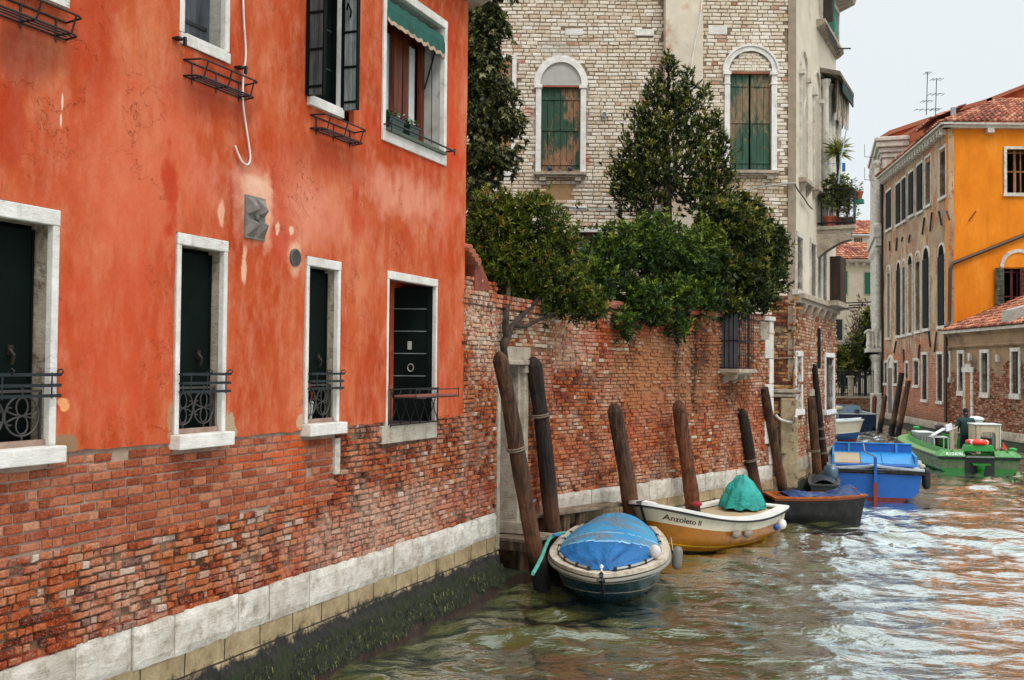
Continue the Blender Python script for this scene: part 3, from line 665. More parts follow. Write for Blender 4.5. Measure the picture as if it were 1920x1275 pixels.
        for i in range(16): uu = a+.16+.025*i; m.quad(WA.P(uu, -.5+.012*(-1)**i, zs), WA.P(uu+.025, -.5-.012*(-1)**i, zs), WA.P(uu+.025, -.5-.012*(-1)**i, z1-lh), WA.P(uu, -.5+.012*(-1)**i, z1-lh))
        m.build('curtain', plain('beige_curtain', '#8a7c68', .9), wo, WA, norm=False)
        # lattice balconette and its bracket shelf
        zt2 = WA.z(770, 729, .05); m = MB(); d = .07
        m.tube([WA.P(a-.03, d, zt2), WA.P(b+.02, d, zt2)], .009, 6); m.tube([WA.P(a-.0, d, zs-.0), WA.P(b+.02, d, zs-.0)], .008, 6)
        n = 5
        for i in range(n):
            uu = a+(b-a)*i/n; du = (b-a)/n
            P_ = lambda s_, t_: WA.P(uu+du*s_, d, zs+(zt2-zs)*t_)
            m.tube([P_(0, 0), P_(.15, .18), P_(.85, .82), P_(1, 1)], .006, 5); m.tube([P_(1, 0), P_(.85, .18), P_(.15, .82), P_(0, 1)], .006, 5)
        for uu in (a, b): m.tube([WA.P(uu, d, zs-.02), WA.P(uu, d, zt2)], .008, 5); m.tube([WA.P(uu, d, zt2), WA.P(uu, -.05, zt2)], .006, 5)
        m.build('grille', M_IRON, wo)
        m = MB(); zsf = WA.z(800, 744, .2); o1 = .36
        for uu in (a+.04, (a+b)/2, b-.02): m.tube([WA.P(uu, d, zt2), WA.P(uu, d, zsf), WA.P(uu, o1, zsf), WA.P(uu, o1, zt2+.02)], .007, 5)
        for dd, zz in ((o1, zt2-.0), (o1, zsf), (d, zsf), ((o1+d)/2, zsf)): m.tube([WA.P(a+.04, dd, zz), WA.P(b-.02, dd, zz)], .006, 5)
        bk = m.build('bracket_shelf', M_IRON, wo)
        m = MB(); m.box(WA, (a+.06, b-.04), (d+.01, o1-.01), (zsf+.008, zsf+.028)); m.build('shelf_board', plain('reddish_board', '#7e4a3c', .8), bk)
# upper windows
def wire_basket(u0, u1, z, parent, z_h=.13, dep=.2):
    m = MB(); 
    for zz, dd in ((z, dep), (z-z_h, dep*.8)):
        m.tube([WA.P(u0, .03, zz), WA.P(u0+.03, dd*.9, zz), WA.P(u0+.08, dd, zz), WA.P(u1-.08, dd, zz), WA.P(u1-.03, dd*.9, zz), WA.P(u1, .03, zz)], .008, 5)
    m.tube([WA.P(u0, .035, z), WA.P(u1, .035, z)], .008, 5); m.tube([WA.P(u0, .035, z-z_h), WA.P(u1, .035, z-z_h)], .007, 5)
    m.tube([WA.P(u0+.05, dep*.4, z-z_h), WA.P(u1-.05, dep*.4, z-z_h)], .007, 5); m.tube([WA.P(u0+.05, dep*.6, z-z_h), WA.P(u1-.05, dep*.6, z-z_h)], .007, 5)
    for s_ in (.12, .5, .88):
        u = u0+(u1-u0)*s_; m.tube([WA.P(u, .035, z-z_h-.04), WA.P(u, .035, z), ], .008, 5); m.tube([WA.P(u, .035, z-z_h), WA.P(u, dep*.8, z-z_h), WA.P(u, dep, z)], .008, 5)
    return m.build('basket', M_IRON, parent)
# U1: grey closed shutter, basket below
w = UW[0]; m = MB(); fw = .06; a, b = w['u0']+fw, w['u1']-fw; dep = .16
m.box(WA, (a-.01, b+.01), (-dep-.03, -dep), (w['zs']-.03, w['z1'])); wo = m.build('window', M_BLACK, red, WA)
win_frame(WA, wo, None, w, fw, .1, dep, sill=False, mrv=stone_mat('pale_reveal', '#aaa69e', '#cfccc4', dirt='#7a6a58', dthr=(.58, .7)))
m = MB(); m.box(WA, (a, b), (-.02, .055), (w['zb'], w['zs'])); m.box(WA, (w['u0'], w['u1']), (-.02, .052), (w['zb'], w['zb']+.09)); m.build('sill', M_WHITE, wo, WA, bevel=.006)
M_GSH = wood_mat('grey_shutter_wood', '#3a3d42', '#565a60', dark='#202226')
m = MB()
for i in range(4):
    s0 = a+.01+(b-a-.02)*i/4; m.box(WA, (s0+.002, s0+(b-a-.02)/4-.002), (-dep+.002, -dep+.035), (w['zs']+.01, w['z1']-.12))
sh = m.build('shutter', M_GSH, wo, WA, bevel=.004); m = MB()
zz = WA.z(370, 47, -.1); m.box(WA, (a+.02, b-.05), (-dep+.035, -dep+.045), (zz-.015, zz+.015)); m.build('hinge', M_IRON, sh, WA)
m = MB()
for (px_, py_) in ((334, 74), (449, 128)):
    m = MB(); u_, z_ = WA.hit(px_, py_, .05); m.box(WA, (u_-.05, u_+.02), (.03, .1), (z_-.008, z_+.008)); m.box(WA, (u_+.01, u_+.035), (.09, .11), (z_-.05, z_+.02)); m.build('shutter_catch', M_IRON, wo)
wire_basket(WA.u(344, 120, .03), WA.u(460, 150, .03), WA.z(400, 128, .1), wo)
# U2: shutters opened outwards
w = UW[1]; a, b = w['u0'], w['u1']; ao = WA.u(640, 200, .03)
w2 = dict(w); w2['u1'] = ao; w['u1'] = ao
m = MB(); m.box(WA, (a, ao), (-.31, -.28), (w['zs']-.03, w['z1'])); wo = m.build('window', M_BLACK, red, WA)
win_frame(WA, wo, None, w2, .03, .1, .10, sill=False, mrv=M_DKGREEN)
m = MB(); m.box(WA, (a, ao), (-.02, .07), (w['zb'], w['zs'])); m.build('sill', M_WHITE, wo, WA, bevel=.006)
m = MB(); m.box(WA, (a+.03, ao-.03), (-.12, -.085), (w['zs'], w['z1']-.1)); si = m.build('inner_shutter', M_DKGREEN, wo, WA); mge = plain('green_edge', '#2e4a44', .5)
for q in range(1, 5): m = MB(); zz = w['zs']+q*.4; m.box(WA, (a+.03, ao-.03), (-.085, -.079), (zz-.006, zz+.006)); m.build('strap', mge, si)
for (uu, sg, L) in ((a-.02, .0, .15), (ao+.0, 1.0, .14)):
    F = Frame(WA.P(uu, .07, 0), (WA.ey*.99+WA.ex*.05), WA.ex)
    m = MB(); zz0 = w['zs']-.02
    for i in range(3): m.box(F, (L*i/3+.002, L*(i+1)/3-.002), (-.02, .02), (zz0, w['z1']))
    sh = m.build('shutter', wood_mat('shutter_grey_green', '#3c4242', '#5c6262', dark='#1c2222') if not sg else wood_mat('shutter_pale_inner', '#6c7070', '#989a98', dark='#3a4040'), wo, WA, bevel=.003)
    m = MB(); m.box(F, (-.03, .0), (-.03, .03), (zz0, w['z1'])); m.box(F, (L, L+.012), (-.025, .025), (zz0, w['z1']))
    for q in range(6): zz = zz0+.08+q*.36; m.box(F, (0, L), (-.027, .027), (zz-.012, zz+.012))
    m.tube([F.P(L*.5, -.03, zz0+.95), F.P(L*.7, -.06, zz0+1.0), F.P(L*.5, -.08, zz0+1.08), F.P(L*.3, -.05, zz0+1.02)], .01, 5)
    m.build('strap', M_DKGREEN, sh)
wire_basket(WA.u(582, 220, .03), WA.u(665, 250, .03), WA.z(625, 227, .1), wo)
# U3: wide window with an awning
w = UW[2]; fw = .07; a, b = w['u0']+fw, w['u1']-fw; z1 = w['z1']-.1; zs = w['zs']; dep = .25
m = MB(); m.box(WA, (a, b), (-dep-.3, -dep-.27), (zs-.03, z1+.05)); wo = m.build('window', plain('room_dark', '#241a14', .8), red, WA)
win_frame(WA, wo, None, w, fw, .1, dep, sill=False, out_=.05, mrv=plain('grey_white_reveal', '#b4b0aa', .8, .15, dirt='#7c7064'))
m = MB(); m.box(WA, (w['u0'], w['u1']), (-.02, .055), (w['zb'], w['zs'])); m.build('sill', M_WHITE, wo, WA, bevel=.006)
m = MB(); m.box(WA, (a, b), (-.3, .09), (zs, zs+.035)); m.build('sill_tray', plain('green_tray', '#4c5648', .6), wo, WA)
Mw = wood_mat('brown_casement', '#5a2412', '#8a4424', st=(20, 20, 1.5), dark='#2a0f08', rough=.4)
m = MB(); dd = -dep+.0
L_ = b-a
for s0, s1 in ((0, .03), (.22, .30), (.47, .60), (.62, .72), (.94, 1.0)): m.box(WA, (a+L_*s0, a+L_*s1), (dd-.04, dd+.02), (zs+.03, z1))
m.box(WA, (a, b), (dd-.04, dd+.02), (zs+.03, zs+.12)); m.box(WA, (a, b), (dd-.04, dd+.02), (z1-.1, z1)); m.box(WA, (a, a+L_*.5), (dd-.04, dd+.03), (zs+.26, zs+.31)); m.build('casement', Mw, wo, WA, bevel=.006)
m = MB()
for i in range(28):
    uu = a+L_*(.03+.9*i/28); du = L_*.9/28; m.quad(WA.P(uu, dd-.08+.012*(-1)**i, zs+.1), WA.P(uu+du, dd-.08-.012*(-1)**i, zs+.1), WA.P(uu+du, dd-.08-.012*(-1)**i, z1-.25), WA.P(uu, dd-.08+.012*(-1)**i, z1-.25))
m.build('curtain', plain('white_curtain', '#c9ccca', .8, .1), wo, WA, norm=False)
m = MB(); m.tube([WA.P(b-.02, -.05, z1-.2), WA.P(b-.06, -.2, z1-.75)], .012, 6); m.tube([WA.P(b-.03, -.12, z1-.1), WA.P(b-.05, -.1, zs+.15)], .005, 5); m.build('awning_arm', M_IRON, wo)
# awning: rolled green cloth with scalloped valance
m = MB(); n = 30; r0, r1 = .0, .10
for i in range(n):
    ua = a-.0+(b-a)*i/n; ub = a+(b-a)*(i+1)/n
    sc1 = lambda s_: -.035*abs(math.sin(s_*math.pi*9))
    sa, sb = i/n, (i+1)/n
    T = lambda u, s_: [WA.P(u, -.16, z1-.02), WA.P(u, .02, z1-.10+.01*math.sin(s_*40)), WA.P(u, .05, z1-.20), WA.P(u, .055+.008*math.sin(s_*50), z1-.31+sc1(s_)), WA.P(u, .056+.008*math.sin(s_*50), z1-.355+sc1(s_))]
    A, B_ = T(ua, sa), T(ub, sb)
    for j in range(4): m.quad(A[j], B_[j], B_[j+1], A[j+1], m=1 if j == 3 else 0)
m.build('awning', [plain('green_awning_cloth', '#0b4e42', .8, .25), plain('fringe', '#a89078', .9)], wo, WA, norm=False)
m = MB(); z_r = WA.z(780, 250, .16); m.tube([WA.P(w['u0']+.0, .16, WA.z(716, 222, .16)), WA.P(w['u1']+.0, .16, WA.z(716, 222, .16))], .012, 6); zr_ = WA.z(716, 222, .16)
for uu in (w['u0']+.02, w['u1']-.02): m.tube([WA.P(uu, .03, zr_), WA.P(uu, .16, zr_)], .01, 6)
m.tube([WA.P(w['u0'], .16, zr_-.1), WA.P(w['u0'], .16, zr_+.03)], .01, 5); m.tube([WA.P(w['u1'], .16, zr_-.05), WA.P(w['u1'], .16, zr_+.03)], .012, 5); m.build('rail', M_IRONB, wo)
# two planters on the tray
def small_plant(F, n, rad, h, rg, m, ll=.05, colr=(0, 1), droop=0):
    for i in range(n):
        q = rg.uniform(0, 6.28); rr = rad*rg.random()**.5; zz = rg.uniform(0, h); p = F.P(rr*math.cos(q), rr*math.sin(q), zz)
        d = Vector((math.cos(q), math.sin(q), rg.uniform(-.3-droop, 1))).normalized(); s_ = d.cross(UP).normalized() if abs(d.z) < .95 else Vector((1, 0, 0)); l = ll*rg.uniform(.6, 1.3); w_ = l*.28
        m.add([p, p+d*l*.5+s_*w_, p+d*l, p+d*l*.5-s_*w_], [(0, 1, 2, 3)], r=rg.uniform(*colr))
def leafmat(name, stops, rough=.45, tr=.15):
    g = G(name); col = g.ramp(g.rnd(), stops); g.b.inputs['Subsurface Weight'].default_value = 0
    col = g.mix(g.math('MULTIPLY', g.thr(g.noise(1.6, 3), .4, .65), .35), col, g.mix(1, col, (.45, .5, .3), 'MULTIPLY'))
    return g.out(col, rough, spec=.25)
M_PL = leafmat('flower_leaf', [(0, lin('#1c3a1a')), (.7, lin('#4f7a3a')), (.75, lin('#8fa070')), (.9, lin('#e8e0e8')), (1, lin('#6b3a7a'))])
for k, (px_, lab) in enumerate(((742, 'dark green plastic planter with trailing flowers, left one on the awning window ledge'), (775, 'shorter dark green planter with white flowers, right one on the awning window ledge'))):
    uu = WA.u(px_+4, 245, 0); t = thing('planter', lab, 'planter', WA.P(uu, -.08, zs+.037), 'planters on the ledge of the awning window')
    F = Frame(WA.P(uu, -.08, zs+.037), WA.ex, WA.ey); m = MB(); hw = .17 if k == 0 else .12
    m.add([F.P(x*hw*(.85 if z == 0 else 1), y*.07*(.8 if z == 0 else 1), z) for z in (0, .17) for x, y in ((-1, -1), (1, -1), (1, 1), (-1, 1))], [(0, 1, 2, 3), (4, 5, 6, 7), (0, 1, 5, 4), (1, 2, 6, 5), (2, 3, 7, 6), (3, 0, 4, 7)]); m.box(F, (-hw-.01, hw+.01), (-.08, .08), (.165, .18)); m.build('pot', plain('green_plastic', '#15332b', .4), t)
    m = MB(); rg = random.Random(k+3)
    for s_ in (-.6, 0, .6): small_plant(Frame(F.P(s_*hw, 0, .18), F.ex, F.ey), 60, .08, .08, rg, m, .045)
    m.build('flowers', M_PL, t, norm=False)
fb = thing('flower_basket', 'small white basket of orange red flowers in the third ground floor window', 'flower basket', WA.P(WA.u(581, 780, -.08), -.09, ZGS)); Ff = Frame(WA.P(WA.u(581, 780, -.08), -.09, ZGS+.03), WA.ex, WA.ey)
m = MB(); m.lathe(Ff, [(.028, 0), (.04, .15), (.045, .16), (.045, .18), (.03, .18)], 10); m.build('basket', plain('white_wicker', '#cfcabd', .8), fb); m = MB(); small_plant(Frame(Ff.P(0, 0, .2), Ff.ex, Ff.ey), 60, .04, .14, random.Random(4), m, .035); m.build('flowers', leafmat('red_petals', [(0, lin('#2c3a1a')), (.4, lin('#c8280c')), (1, lin('#f0501c'))]), fb, norm=False)
# top-left basket belongs to a window above the frame
m = MB(); ub0, ub1 = WA.u(-60, 20, .03), WA.u(112, 20, .03); zc = WA.z(60, 14, .15); w = w4(ub0+.02, ub1-.02, zc+2.0, zc+.25, zc+.12)
m.box(WA, (w['u0'], w['u1']), (.03, .05), (w['zs'], ZTOP-.2)); wo = m.build('window', M_GSH, red, WA); wire_basket(ub0, WA.u(125, 20, .03), zc+.04, wo, .12, .22)
m = MB(); m.box(WA, (w['u0']-.04, w['u1']+.04), (.0, .1), (w['zb'], w['zs'])); m.build('sill', M_WHITE, wo)
# air brick
m = MB(); hu = abs(WA.u(495, 410, .03)-WA.u(458, 410, .03))/2; hz = (WA.z(477, 370, .03)-WA.z(477, 450, .03))/2
F = Frame(WA.P(GPU, 0, GPZ), WA.ex, WA.ey); m.box(F, (-hu, hu), (.0, .045), (-hz, hz))
def pyr(cu, cz, ru, rz, h=.05):
    m.add([F.P(cu-ru, .045, cz), F.P(cu, .045, cz-rz), F.P(cu+ru, .045, cz), F.P(cu, .045, cz+rz), F.P(cu, .045+h, cz)], [(0, 1, 4), (1, 2, 4), (2, 3, 4), (3, 0, 4)])
for sx in (-1, 1):
    for sz in (-1, 1): m.add([F.P(sx*hu*.9, .046, sz*hz*.9), F.P(sx*hu*.1, .046, sz*hz*.9), F.P(sx*hu*.1, .046, sz*hz*.1), F.P(sx*hu*.9, .046, sz*hz*.1), F.P(sx*hu*.45, .14, sz*hz*.35)], [(0, 1, 4), (1, 2, 4), (2, 3, 4), (3, 0, 4)])
m.ell(F.P(0, .06, 0), .025); m.build('air_brick', plain('grey_stone', '#76706a', .85, .3, 12, .5), red, WA)
m = MB(); vu, vz = WA.hit(552, 483, .03); F = Frame(WA.P(vu, 0, vz), WA.ex, WA.ez, WA.ey); m.lathe(F, [(.0, .03), (.085, .03), (.085, .05), (.07, .055), (.07, .045), (0, .045)], 18)
for q in range(-4, 5): m.box(F, (-.065*math.cos(q/5), .065*math.cos(q/5)), (q*.014-.003, q*.014+.003), (.045, .055))
m.build('round_vent', plain('vent_grey', '#5a5450', .7), red)
# loose white cable
def wpath(W, pts, d): return [W.P(*(lambda h: (h[0], d, h[1]))(W.hit(x, y, d))) for x, y in pts]
def smooth_path(pts, k=4):
    out = []; n = len(pts); pts = [Vector(p) for p in pts]
    for i in range(n-1):
        p0, p1, p2, p3 = pts[max(i-1, 0)], pts[i], pts[i+1], pts[min(i+2, n-1)]
        for j in range(k):
            t = j/k; out.append(.5*((2*p1)+(-p0+p2)*t+(2*p0-5*p1+4*p2-p3)*t*t+(-p0+3*p1-3*p2+p3)*t**3))
    return out+[pts[-1]]
m = MB(); m.tube(smooth_path(wpath(WA, [(455, -60), (457, 30), (461, 100), (456, 150), (456, 195), (462, 240), (468, 280), (469, 300), (463, 309), (452, 300), (441, 273)], .06)), .009, 6)
m.build('loose_cable', plain('white_cable', '#d8d4cc', .5), red)
print('RED', 'Z_PB', Z_PB, 'ZTOP', ZTOP, 'UEND', UEND, 'UAEND', UAEND, 'ZG', ZG1, ZGS, 'WA.L', WA.L, WA.o, WA.ex, 'WB', WB.o, WB.ex, WB.L, 'cx', cx)
# ================================================================== GARDEN WALL, WATER DOOR, LANDING
def isect(A, B):
    # u on A where it meets B
    d = B.o-A.o; den = A.ex.x*B.ex.y-A.ex.y*B.ex.x
    return (d.x*B.ex.y-d.y*B.ex.x)/den
UC = isect(WA, WB); UB0 = isect(WB, WA)
UBE = WB.u(1446, 800)
ZBT = (WB.z(1130, 590)+WB.z(1440, 590))/2; ZAT = WA.z(900, 556)
gw = thing('garden_wall', 'old brick garden wall with peeling plaster running back from the water door', 'wall', WB.P(3, 0, 0))
spB = [px_spot(WB, 1290, 700, 110, 85, '#8f6244', .8), px_spot(WB, 1215, 690, 45, 70, '#a56f4a', .7), px_spot(WB, 1060, 640, 60, 45, '#d2aa92', .55), px_spot(WB, 1120, 625, 28, 45, '#98321c', .6),
       px_spot(WB, 1300, 690, 6, 90, '#2a1810', .75), px_spot(WB, 1268, 680, 6, 70, '#3a2216', .7), px_spot(WB, 1315, 650, 14, 60, '#241610', .7), px_spot(WB, 1185, 650, 10, 50, '#4a2a1c', .6), px_spot(WB, 1370, 730, 30, 40, '#3c261c', .7),
       px_spot(WB, 1205, 610, 60, 20, '#963a24', .6), px_spot(WB, 1400, 800, 40, 60, '#b06a4c', .5), px_spot(WB, 1230, 800, 60, 50, '#a4573a', .45), px_spot(WB, 1100, 840, 120, 40, '#b5644a', .4), px_spot(WB, 1050, 740, 30, 40, '#7a2c18', .35)]
def rfB(u, z, rg):
    r = rg.random(); w = mnoise.noise(Vector((u*.8, z*1.2, 17)))
    if z > 3.0 and u < 2.6 and rg.random() < .45: r = .86+.14*rg.random()
    elif w < 0 and rg.random() < .4: r *= .6
    return r
M_BB = brick_mat('garden_brick', [(p, (min(1, c[0]*1.06), c[1]*1.22, c[2]*1.15, 1)) for p, c in OLD], pale=.5, dirty=.45, spots=spB); M_MB = mortar_mat('garden_mortar', '#4e3024', '#a07658', spots=spB)
HB = []
bricks(WB, UB0+.02, UBE-.05, ZB, ZBT-.02, .062, .145, lambda u, z: .95-(.25 if (WB.u(1200) < u < WB.u(1345) and z > 2.4) else 0), dep=.026, jit=.36, seed=9, wob=.03, gap=.013, rf=rfB).build('brickwork', M_BB, gw, WB, norm=False)
backing(WB, 'mortar_bed', [M_MB], gw, UB0-.02, UBE, .9, ZBT, d=0, thick=.4)
M_BA = brick_mat('door_side_brick', [(0, lin('#8c3a22')), (.2, lin('#b0603c')), (.45, lin('#c08a62')), (.7, lin('#cbb397')), (1, lin('#ddd0bd'))], pale=.6, dirty=.3)
bricks(WA, UEND+.0, UAEND, Z_PB+.3, ZAT-.1, .062, .145, lambda u, z: .96 if z < 3.2 else .98, dep=.016, jit=.34, seed=19, wob=.02, gap=.012, rf=lambda u, z, rg: rg.random()*(.55 if z < 3.2 else 1)).build('brickwork', M_BA, gw, WA, norm=False)
backing(WA, 'mortar_bed', [mortar_mat('door_mortar', '#7e5a44', '#b89c82')], gw, UEND-.0, UAEND+.02, .9, ZAT-.05, d=-.002, thick=.4)
bricks(WA, UEND+.0, UC, ZAT-.12, ZAT+.1, .062, .14, lambda u, z: 1, dep=.05, jit=.2, seed=29, gap=.01).build('brick_coping', M_BOLD, gw, WA, norm=False)
m = MB(); m.box(WA, (UEND, UC), (-.4, .02), (ZAT-.12, ZAT+.07)); m.build('coping_core', M_MB, gw, WA)
def coping():
    m = MB(); n = 60
    for i in range(n):
        a = UB0+(UBE-UB0)*i/n; b = UB0+(UBE-UB0)*(i+1)/n
        j = lambda u: .035*mnoise.noise(Vector((u*3, 1, 2)))
        prof = [(-.42, ZBT), (.05, ZBT), (.06, ZBT+.07), (-.02, ZBT+.13), (-.3, ZBT+.13)]
        A = [WB.P(a, d+j(a+d*9), z+j(a+z)) for d, z in prof]; B_ = [WB.P(b, d+j(b+d*9), z+j(b+z)) for d, z in prof]
        for k in range(4): m.quad(A[k], B_[k], B_[k+1], A[k+1])
    return m.build('coping', brick_mat('coping_plaster', [(0, lin('#9a3a22')), (1, lin('#b5563a'))], pale=.6, dirty=.6), gw, WB)
coping()
base_blocks(WB, UB0+.02, UBE+.03, ZB, .33, .05, 12, .3, .75).build('stone_base', M_STONE, gw, WB, norm=False)
footing(WB, UB0, UBE+.02, gw)
weed(WB, UB0, UBE, gw, 5000, 12)
# small sloping buttress with a tiled tip against the red house
m = MB(); p = [WA.hit(x, y, -.1) for x, y in ((873, 480), (878, 482), (895, 520), (905, 545), (873, 545))]
m.prism(WA, [(a, z) for a, z in p], -.45, .04); m.build('buttress', plain('rust_plaster', '#7e3a26', .9, .3, 4, .5, 30, dirt='#4a3024'), gw, WA)
m = MB(); tu, tz = WA.hit(884, 473, 0)
for i in range(4): m.tube([WA.P(UEND+.03+i*.09, .1, tz+.02-i*.05), WA.P(UEND+.03+i*.09, -.5, tz+.1-i*.05)], .055, 8)
m.build('ridge_tiles', M_ROOF, gw)
# water door
ud0, ud1 = WA.u(929, 800), WA.u(984, 800); zd0 = WA.z(960, 1004); zd1 = WA.z(960, 684); zl1 = WA.z(960, 650)
wdoor = thing('water_door', 'narrow dark water door with pale stone jambs beside the leaning mooring post', 'door', WA.P((ud0+ud1)/2, 0, zd0))
m = MB(); m.box(WA, (ud0-.03, ud0+.07), (-.4, .05), (zd0-.1, zd1)); m.build('jamb', M_STONED, wdoor, WA, bevel=.01)
m = MB(); m.box(WA, (ud1-.20, ud1-.1), (-.45, -.02), (zd0-.02, zd1)); m.box(WA, (ud1-.13, ud1+.02), (-.3, .05), (zd0+.12, zd1-.1)); m.box(WA, (ud1-.22, ud1+.05), (-.32, .09), (zd0-.02, zd0+.16)); m.box(WA, (ud1-.19, ud1+.04), (-.3, .08), (zd1-.12, zd1)); m.build('jamb', M_STONED, wdoor, WA, bevel=.012)
m = MB(); m.box(WA, (ud0-.03, ud1+.05), (-.4, .07), (zd1, zl1)); m.box(WA, (ud0+.07, ud1+.05), (-.35, .10), (zd1, zd1+.07)); m.build('lintel', M_STONED, wdoor, WA, bevel=.015)
m = MB(); m.box(WA, (ud0+.06, ud1-.2), (-.42, -.38), (zd0, zd1)); m.build('door_leaf', plain('door_dark', '#12100e', .7), wdoor, WA)
m = MB(); m.box(WA, (ud0+.06, ud0+.36), (-.14, -.08), (zd0, zd0+.62)); m.build('half_gate', plain('dark_green_gate', '#12302a', .5, .3, dirt='#0b1512'), wdoor, WA, bevel=.01)
# wall above the door up to the corner
bricks(WA, UAEND, UC+.02, zl1+.01, ZAT-.12, .062, .14, lambda u, z: .97, dep=.02, jit=.34, seed=23, wob=.02, gap=.012, rf=lambda u, z, rg: rg.random()).build('brickwork', M_BA, gw, WA, norm=False); bricks(WA, ud1+.03, UC+.02, .9, zl1, .062, .14, lambda u, z: .97, dep=.02, jit=.34, seed=24, gap=.012).build('brickwork', M_BOLD, gw, WA, norm=False)
m = MB(); m.box(WA, (UAEND, UC+.02), (-.4, .0), (zl1, ZAT-.04)); m.build('wall_over_door', M_MB, gw, WA)
m = MB(); m.box(WA, (ud1+.0, UC+.05), (-.4, .0), (-.5, zl1)); m.build('corner_masonry', M_MB, gw, WA)
# quoins
rg = random.Random(5); m = MB(); z = ZB; i = 0
while z < ZBT-.05:
    h = rg.uniform(.28, .55); h = min(h, ZBT-z); w_ = .34 if i % 2 else .15; m.box(WB, (UBE-w_, UBE+.03), (-.42, .045), (z+.006, z+h-.006), r=rg.random()); z += h; i += 1
m.box(WB, (UBE-.42, UBE+.05), (-.45, .08), (ZBT, ZBT+.09)); m.build('quoins', stone_mat('quoin_stone', '#cfc9c0', '#efece6', dthr=(.62, .75)), gw, WB, bevel=.01)
m = MB(); m.box(WB, (UBE-.55, UBE-.17), (-.3, .05), (ZBT-.42, ZBT-.02)); m.build('old_block', M_STONED, gw, WB, bevel=.03)
m = MB(); m.box(Frame(WB.P(UBE-.15, -.1, 0), (.2, .98, 0), (-.98, .2, 0)), (-.1, 1.9), (.0, .3), (-1, ZBT)); m.build('return_wall', M_MB, gw, WB)
# iron cage window
cu0 = WB.u(1350, 650); czb, czt = WB.z(1380, 690, .3), WB.z(1380, 588, .3); cd_ = .40
cu1 = WB.u(1412, 650, cd_)
m = MB(); m.box(WB, (cu0, cu1), (-.05, .012), (czb, czt)); cw = m.build('window', M_BLACK, gw, WB)
m = MB(); m.box(WB, (cu0-.06, cu1+.06), (0, cd_+.06), (czb-.10, czb-.02)); m.box(WB, (cu0+.02, cu1-.02), (0, cd_-.02), (czb-.14, czb-.09)); m.build('sill', M_STONED, cw, WB, bevel=.012)
for uu in (cu0+.08, cu1-.14):
    m = MB(); m.prism(WB, [(0, czb-.14), (cd_-.1, czb-.14), (cd_-.12, czb-.22), (.1, czb-.25), (0, czb-.32)], uu, uu+.1, 'bc'); m.build('bracket', M_STONED, cw, WB)
m = MB(); m.box(WB, (cu0+.01, cu0+.02), (.02, cd_-.02), (czb, czt)); m.build('side_pane', plain('dull_glass', '#55595b', .4, .25), cw, WB)
m = MB()
for zz in (czb, (czb+czt)/2, czt): m.box(WB, (cu0, cu1), (cd_-.012, cd_+.002), (zz-.01, zz+.01)); m.box(WB, (cu0-.004, cu0+.008), (0, cd_), (zz-.01, zz+.01)); m.box(WB, (cu1-.008, cu1+.004), (0, cd_), (zz-.01, zz+.01))
n = 8
for i in range(n+1): uu = cu0+(cu1-cu0)*i/n; m.tube([WB.P(uu, cd_, czb-.02), WB.P(uu, cd_, czt)], .009, 5)
for i in range(1, 4): dd = cd_*i/4; m.tube([WB.P(cu0-.0, dd, czb-.02), WB.P(cu0, dd, czt)], .009, 5); m.tube([WB.P(cu1, dd, czb-.02), WB.P(cu1, dd, czt)], .009, 5)
for i in range(n):
    uc_ = cu0+(cu1-cu0)*(i+.5)/n
    for zc in (czb+.2, czb+.55, czb+.9): m.tube([WB.P(uc_+.045*math.cos(t), cd_, zc+.06*math.sin(t)) for t in [j*math.pi/5 for j in range(11)]], .005, 4)
m.build('cage', M_IRON, cw)
# landing at the door: planks on posts, wet stone step
M_PLANK = wood_mat('grey_plank', '#6b5c4c', '#a4937c', st=(3, 3, 3), dark='#2c2118'); M_POST = wood_mat('wet_post', '#3a2a1e', '#6b5340', st=(16, 16, 1.5), dark='#120c08')
ld = thing('landing_stage', 'small weathered plank landing on short posts below the water door', 'landing stage', WA.P(ud0+.5, .3, 0))
zpf = zd0-.03; m = MB(); n = 4
Fp = Frame(onz(936, 1000, zpf), onz(1010, 1008, zpf)-onz(936, 1000, zpf), UP.cross(onz(1010, 1008, zpf)-onz(936, 1000, zpf)))
Lp = (onz(1012, 1008, zpf)-onz(936, 1000, zpf)).length
for i in range(3): m.box(Fp, (-.05, Lp), (-.30+.26*i, -.30+.26*i+.25), (-.055, 0), r=.3*i)
m.build('planks', M_PLANK, ld, bevel=.006)
for a, b in ((.05, -.2), (Lp-.2, -.2), (.1, .3), (Lp-.15, .35)):
    m = MB(); m.tube([Fp.P(a, b, -.05), Fp.P(a+.02, b, -1.3)], [.06, .07], 9, jag=.06); m.build('post', M_POST, ld)
m = MB(); m.box(Fp, (-.05, Lp-.05), (-.34, -.30), (-.16, -.03)); m.build('beam', M_POST, ld)
st = MB(); p0 = onz(932, 1083, .12); p1 = onz(992, 1068, .12); Fs = Frame(p0, p1-p0, UP.cross(p1-p0)); Ls = (p1-p0).length
st.box(Fs, (-.2, Ls), (.0, .9), (-1, 0)); st.box(Fs, (.0, .28), (.35, .7), (.0, .28)); st.box(Fs, (-.3, .1), (.4, 1.2), (.3, .42))
sst = st.build('wet_step', M_FOOT, None, bevel=.03); tag(sst, 'wet mossy stone step just above the water below the small plank landing', 'stone step')
